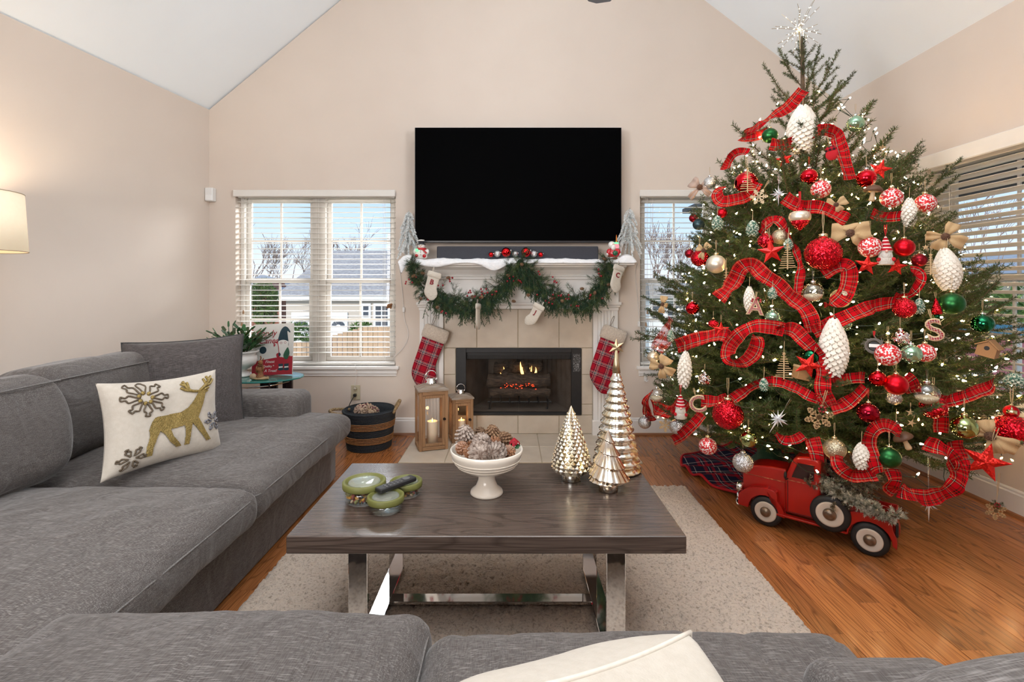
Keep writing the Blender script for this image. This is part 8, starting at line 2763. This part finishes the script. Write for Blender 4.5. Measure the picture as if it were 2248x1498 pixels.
# shrubs and trees
m_lf = leafy('shrub_leaves', (.045, .10, .025), (.20, .30, .08), .6, .3, 3)
def shrub(name, label, c, rx, rz, n_, m, seed, leaf=.16, group=None, cat='shrub'):
    t = thing(name, label, cat, c, 0, group)
    rs = np.random.RandomState(seed); V = []; F = []; wood = MB()
    wood.tube([(0, 0, 0), (0, 0, rz)], .06, 5)
    for k in range(n_):
        v = rs.normal(size=3); v /= np.linalg.norm(v)
        q = rs.rand() ** .35
        p = Vector((v[0] * rx * q, v[1] * rx * .8 * q, rz + v[2] * rz * q))
        needles(V, F, [p, p + Vector(v.tolist()) * leaf], 9, leaf, leaf * .35, rs, (20, 80), 1, 0, 0)
    so = put('foliage', foliage_mesh('foliage', V, F, wood, [m, m_bark]), t); so['kind'] = 'stuff'
    return t
ps = P(578, 705, 24)
shrub('evergreen_shrub', 'rounded green shrub in front of the brick gable', (ps.x, 24, ps.z - .2), .62, 1.05, 700, m_lf, 1, .14)
ps = P(775, 742, 16)
shrub('low_shrub', 'low leafy shrub growing behind the fence boards', (P(650, 742, 16).x, 16, -1.5), .75, .75, 350, m_lf, 2, .14)
shrub('low_shrub', 'small tuft of leaves above the middle of the fence', (P(795, 730, 15).x, 15, -1.0), .35, .55, 160, m_lf, 5, .14)
m_btwig = mat('bare_twig', (.30, .22, .19), .9, col2=(.22, .16, .14), nscale=3)
def bare_tree(label, x, y, z, h_, seed, group='bare trees behind the houses', thin=.024):
    t = thing('bare_tree', label, 'tree', (x, y, z), 0, group)
    rr = random.Random(seed); mb = MB()
    def grow(p, d, L, r_, depth):
        e_ = p + d * L
        mb.tube([p, (p + e_) / 2 + Vector((rr.uniform(-.05, .05), 0, 0)) * L, e_], lambda u: r_ * (1 - .4 * u), 4)
        if depth == 0:
            return
        for k in range(3 if depth > 1 else 4):
            nd = (d + Vector((rr.uniform(-.75, .75), rr.uniform(-.5, .5), rr.uniform(-.1, .5)))).normalized()
            grow(p + d * L * rr.uniform(.55, 1), nd, L * rr.uniform(.55, .8), max(thin, r_ * .55), depth - 1)
    grow(Vector((0, 0, 0)), Vector((0, 0, 1)), h_ * .33, thin * 5.4, 4)
    mb.build('branches', m_btwig, t, fixn=False)
    return t
for i, (px, h_, yy, lab) in enumerate(((552, 17, 66, 'bare tree at the far left of the left window view'), (580, 16, 72, 'bare tree above the brick gable'), (610, 17, 90, 'bare tree between the gable and the hip roof'), (642, 17, 78, 'bare tree left of the window mullion'), (680, 14, 60, 'bare tree nearest the window mullion'), (735, 17, 66, 'bare tree peeking above the ridge start'), (818, 17, 82, 'bare tree peeking above the grey roof ridge'))):
    bare_tree(lab, XP(px, yy), yy, -3.4, h_, i + 1)
# view through the right back window
d3 = 24.0
t = thing('neighbour_house', 'white house with grey roof seen through the right back window', 'house', (XP(1490, d3), d3, -2.6)); O = t.location
MB().box(XP(1425, d3) - O.x, XP(1640, d3) - O.x, 0, 6, 0, ZP(640, d3) - O.z).build('wall', m_white_o, t)
MB().prism([(XP(1416, d3) - O.x, ZP(612, d3) - O.z), (XP(1445, d3) - O.x, ZP(612, d3) - O.z), (XP(1520, d3) - O.x, ZP(655, d3) - O.z), (XP(1420, d3) - O.x, ZP(655, d3) - O.z)], -.5, 6).build('roof', m_shing, t)
MB().add([Vector(q) - O for q in ((XP(1436, d3), d3 - .6, ZP(646, d3)), (XP(1660, d3), d3 - .6, ZP(646, d3)), (XP(1660, d3), d3 + 6, ZP(606, d3)), (XP(1450, d3), d3 + 6, ZP(606, d3)))], [(0, 1, 2, 3)]).build('front_roof', m_shing, t, fixn=False)
for k in range(3):
    x0 = XP(1432 + k * 34, d3)
    f_ = MB().box(x0 - O.x, x0 + .5 - O.x, -.06, 0, ZP(700, d3) - O.z, ZP(668, d3) - O.z).build('window', m_wing, t)
t = thing('white_fence', 'white picket fence seen low through the right back window', 'fence', (XP(1480, 12), 12, -1.6)); O = t.location
pk = MB().box(-.05, .05, -.012, .012, 0, 1.25, .004).mesh('picket', m_white_o)
for k in range(26):
    put('picket', pk, t, (-1.3 + k * .16, 0, 0))
MB().box(-1.4, 2.9, .014, .05, .9, 1.0).build('rail', m_white_o, t)
for i, (px, h_, yy, lab) in enumerate(((1425, 13, 40, 'bare bush at the left of the right back window'), (1455, 15, 48, 'bare bush in the middle of the right back window'), (1495, 13, 42, 'bare bush beside the fir at the right back window'))):
    bare_tree(lab, XP(px, yy), yy, -3.0, h_, 20 + i)
# view through the side window
m_por = mat('porch_dark', (.045, .05, .055), .8, col2=(.06, .065, .07), nscale=3)
t = thing('porch_roof', 'dark porch roof beam outside the side window', 'porch', (4.0, 4.0, 2.03))
MB().box(.1, .24, -4.5, 4.5, .0, .42, .01).build('beam', m_por, t)
MB().box(-1.1, .3, -4.5, 4.5, .42, .50, .01).build('roof_deck', m_por, t)
m_crm = mat('cream_siding', (.62, .55, .42), .8, col2=(.57, .50, .38), nscale=1, stretch=(.05, .05, 7))
t = thing('neighbour_house', 'cream house with blue-grey roof seen through the side window', 'house', (22, 21, -2)); O = t.location
MB().box(-3.5, 6, -5, 7, 0, 3.75).build('wall', m_crm, t)
MB().add([(-3.8, -5.3, 3.7), (6.6, -5.3, 3.7), (6.6, 7.6, 3.7), (-3.8, 7.6, 3.7), (1.2, -2.6, 4.7), (1.2, 4.6, 4.7)], [(0, 1, 4), (1, 2, 5, 4), (2, 3, 5), (3, 0, 4, 5), (3, 2, 1, 0)]).build('roof', m_shb, t)
for k in range(3):
    f_ = MB().box(-3.56, -3.5, -4 + k * 3.4, -2.7 + k * 3.4, 1.0, 2.7).build('window', m_white_o, t)
    MB().box(-3.60, -3.55, -3.85 + k * 3.4, -2.85 + k * 3.4, 1.15, 2.55).build('pane', m_wing, f_)
for i, (x, y, h_) in enumerate(((17.5, 15.0, 9.0), (15.0, 16.6, 9), (17.0, 12.5, 8.0))):
    bare_tree(('bare tree beyond the side window, left one', 'bare tree beyond the side window, middle one', 'bare tree beyond the side window, nearest one')[i], x, y, -1.8, h_, 40 + i, 'bare trees beyond the side window', .009)
shrub('hedge', 'green hedge outside the side window', (7.9, 8.3, -1.2), 1.6, 1.15, 900, m_lf, 9, .16)
t = thing('play_fence', 'pink and blue panelled play fence outside the side window', 'play fence', (5.1, 5.0, -1.2)); O = t.location
m_pk = mat('play_pink', (.62, .22, .27), .5, col2=(.58, .2, .25), nscale=3); m_bl = mat('play_blue', (.10, .34, .55), .5, col2=(.09, .31, .5), nscale=3)
for k in range(6):
    MB().box(-.02, .02, -2.2 + k * .75, -1.50 + k * .75, .9, 1.88, .01).build('pink_panel', m_pk, t)
    MB().box(-.03, .03, -1.52 + k * .75, -1.44 + k * .75, .0, 1.95, .01).build('white_post', m_white_o, t)
MB().box(-.03, .03, -2.2, 2.3, 1.90, 2.05, .01).build('blue_rail', m_bl, t)
MB().box(-.03, .03, -2.2, 2.3, 1.36, 1.46, .01).build('white_rail', m_white_o, t)
MB().box(-.02, .02, -2.2, 2.3, 0.1, .86, .01).build('blue_skirt', m_bl, t)
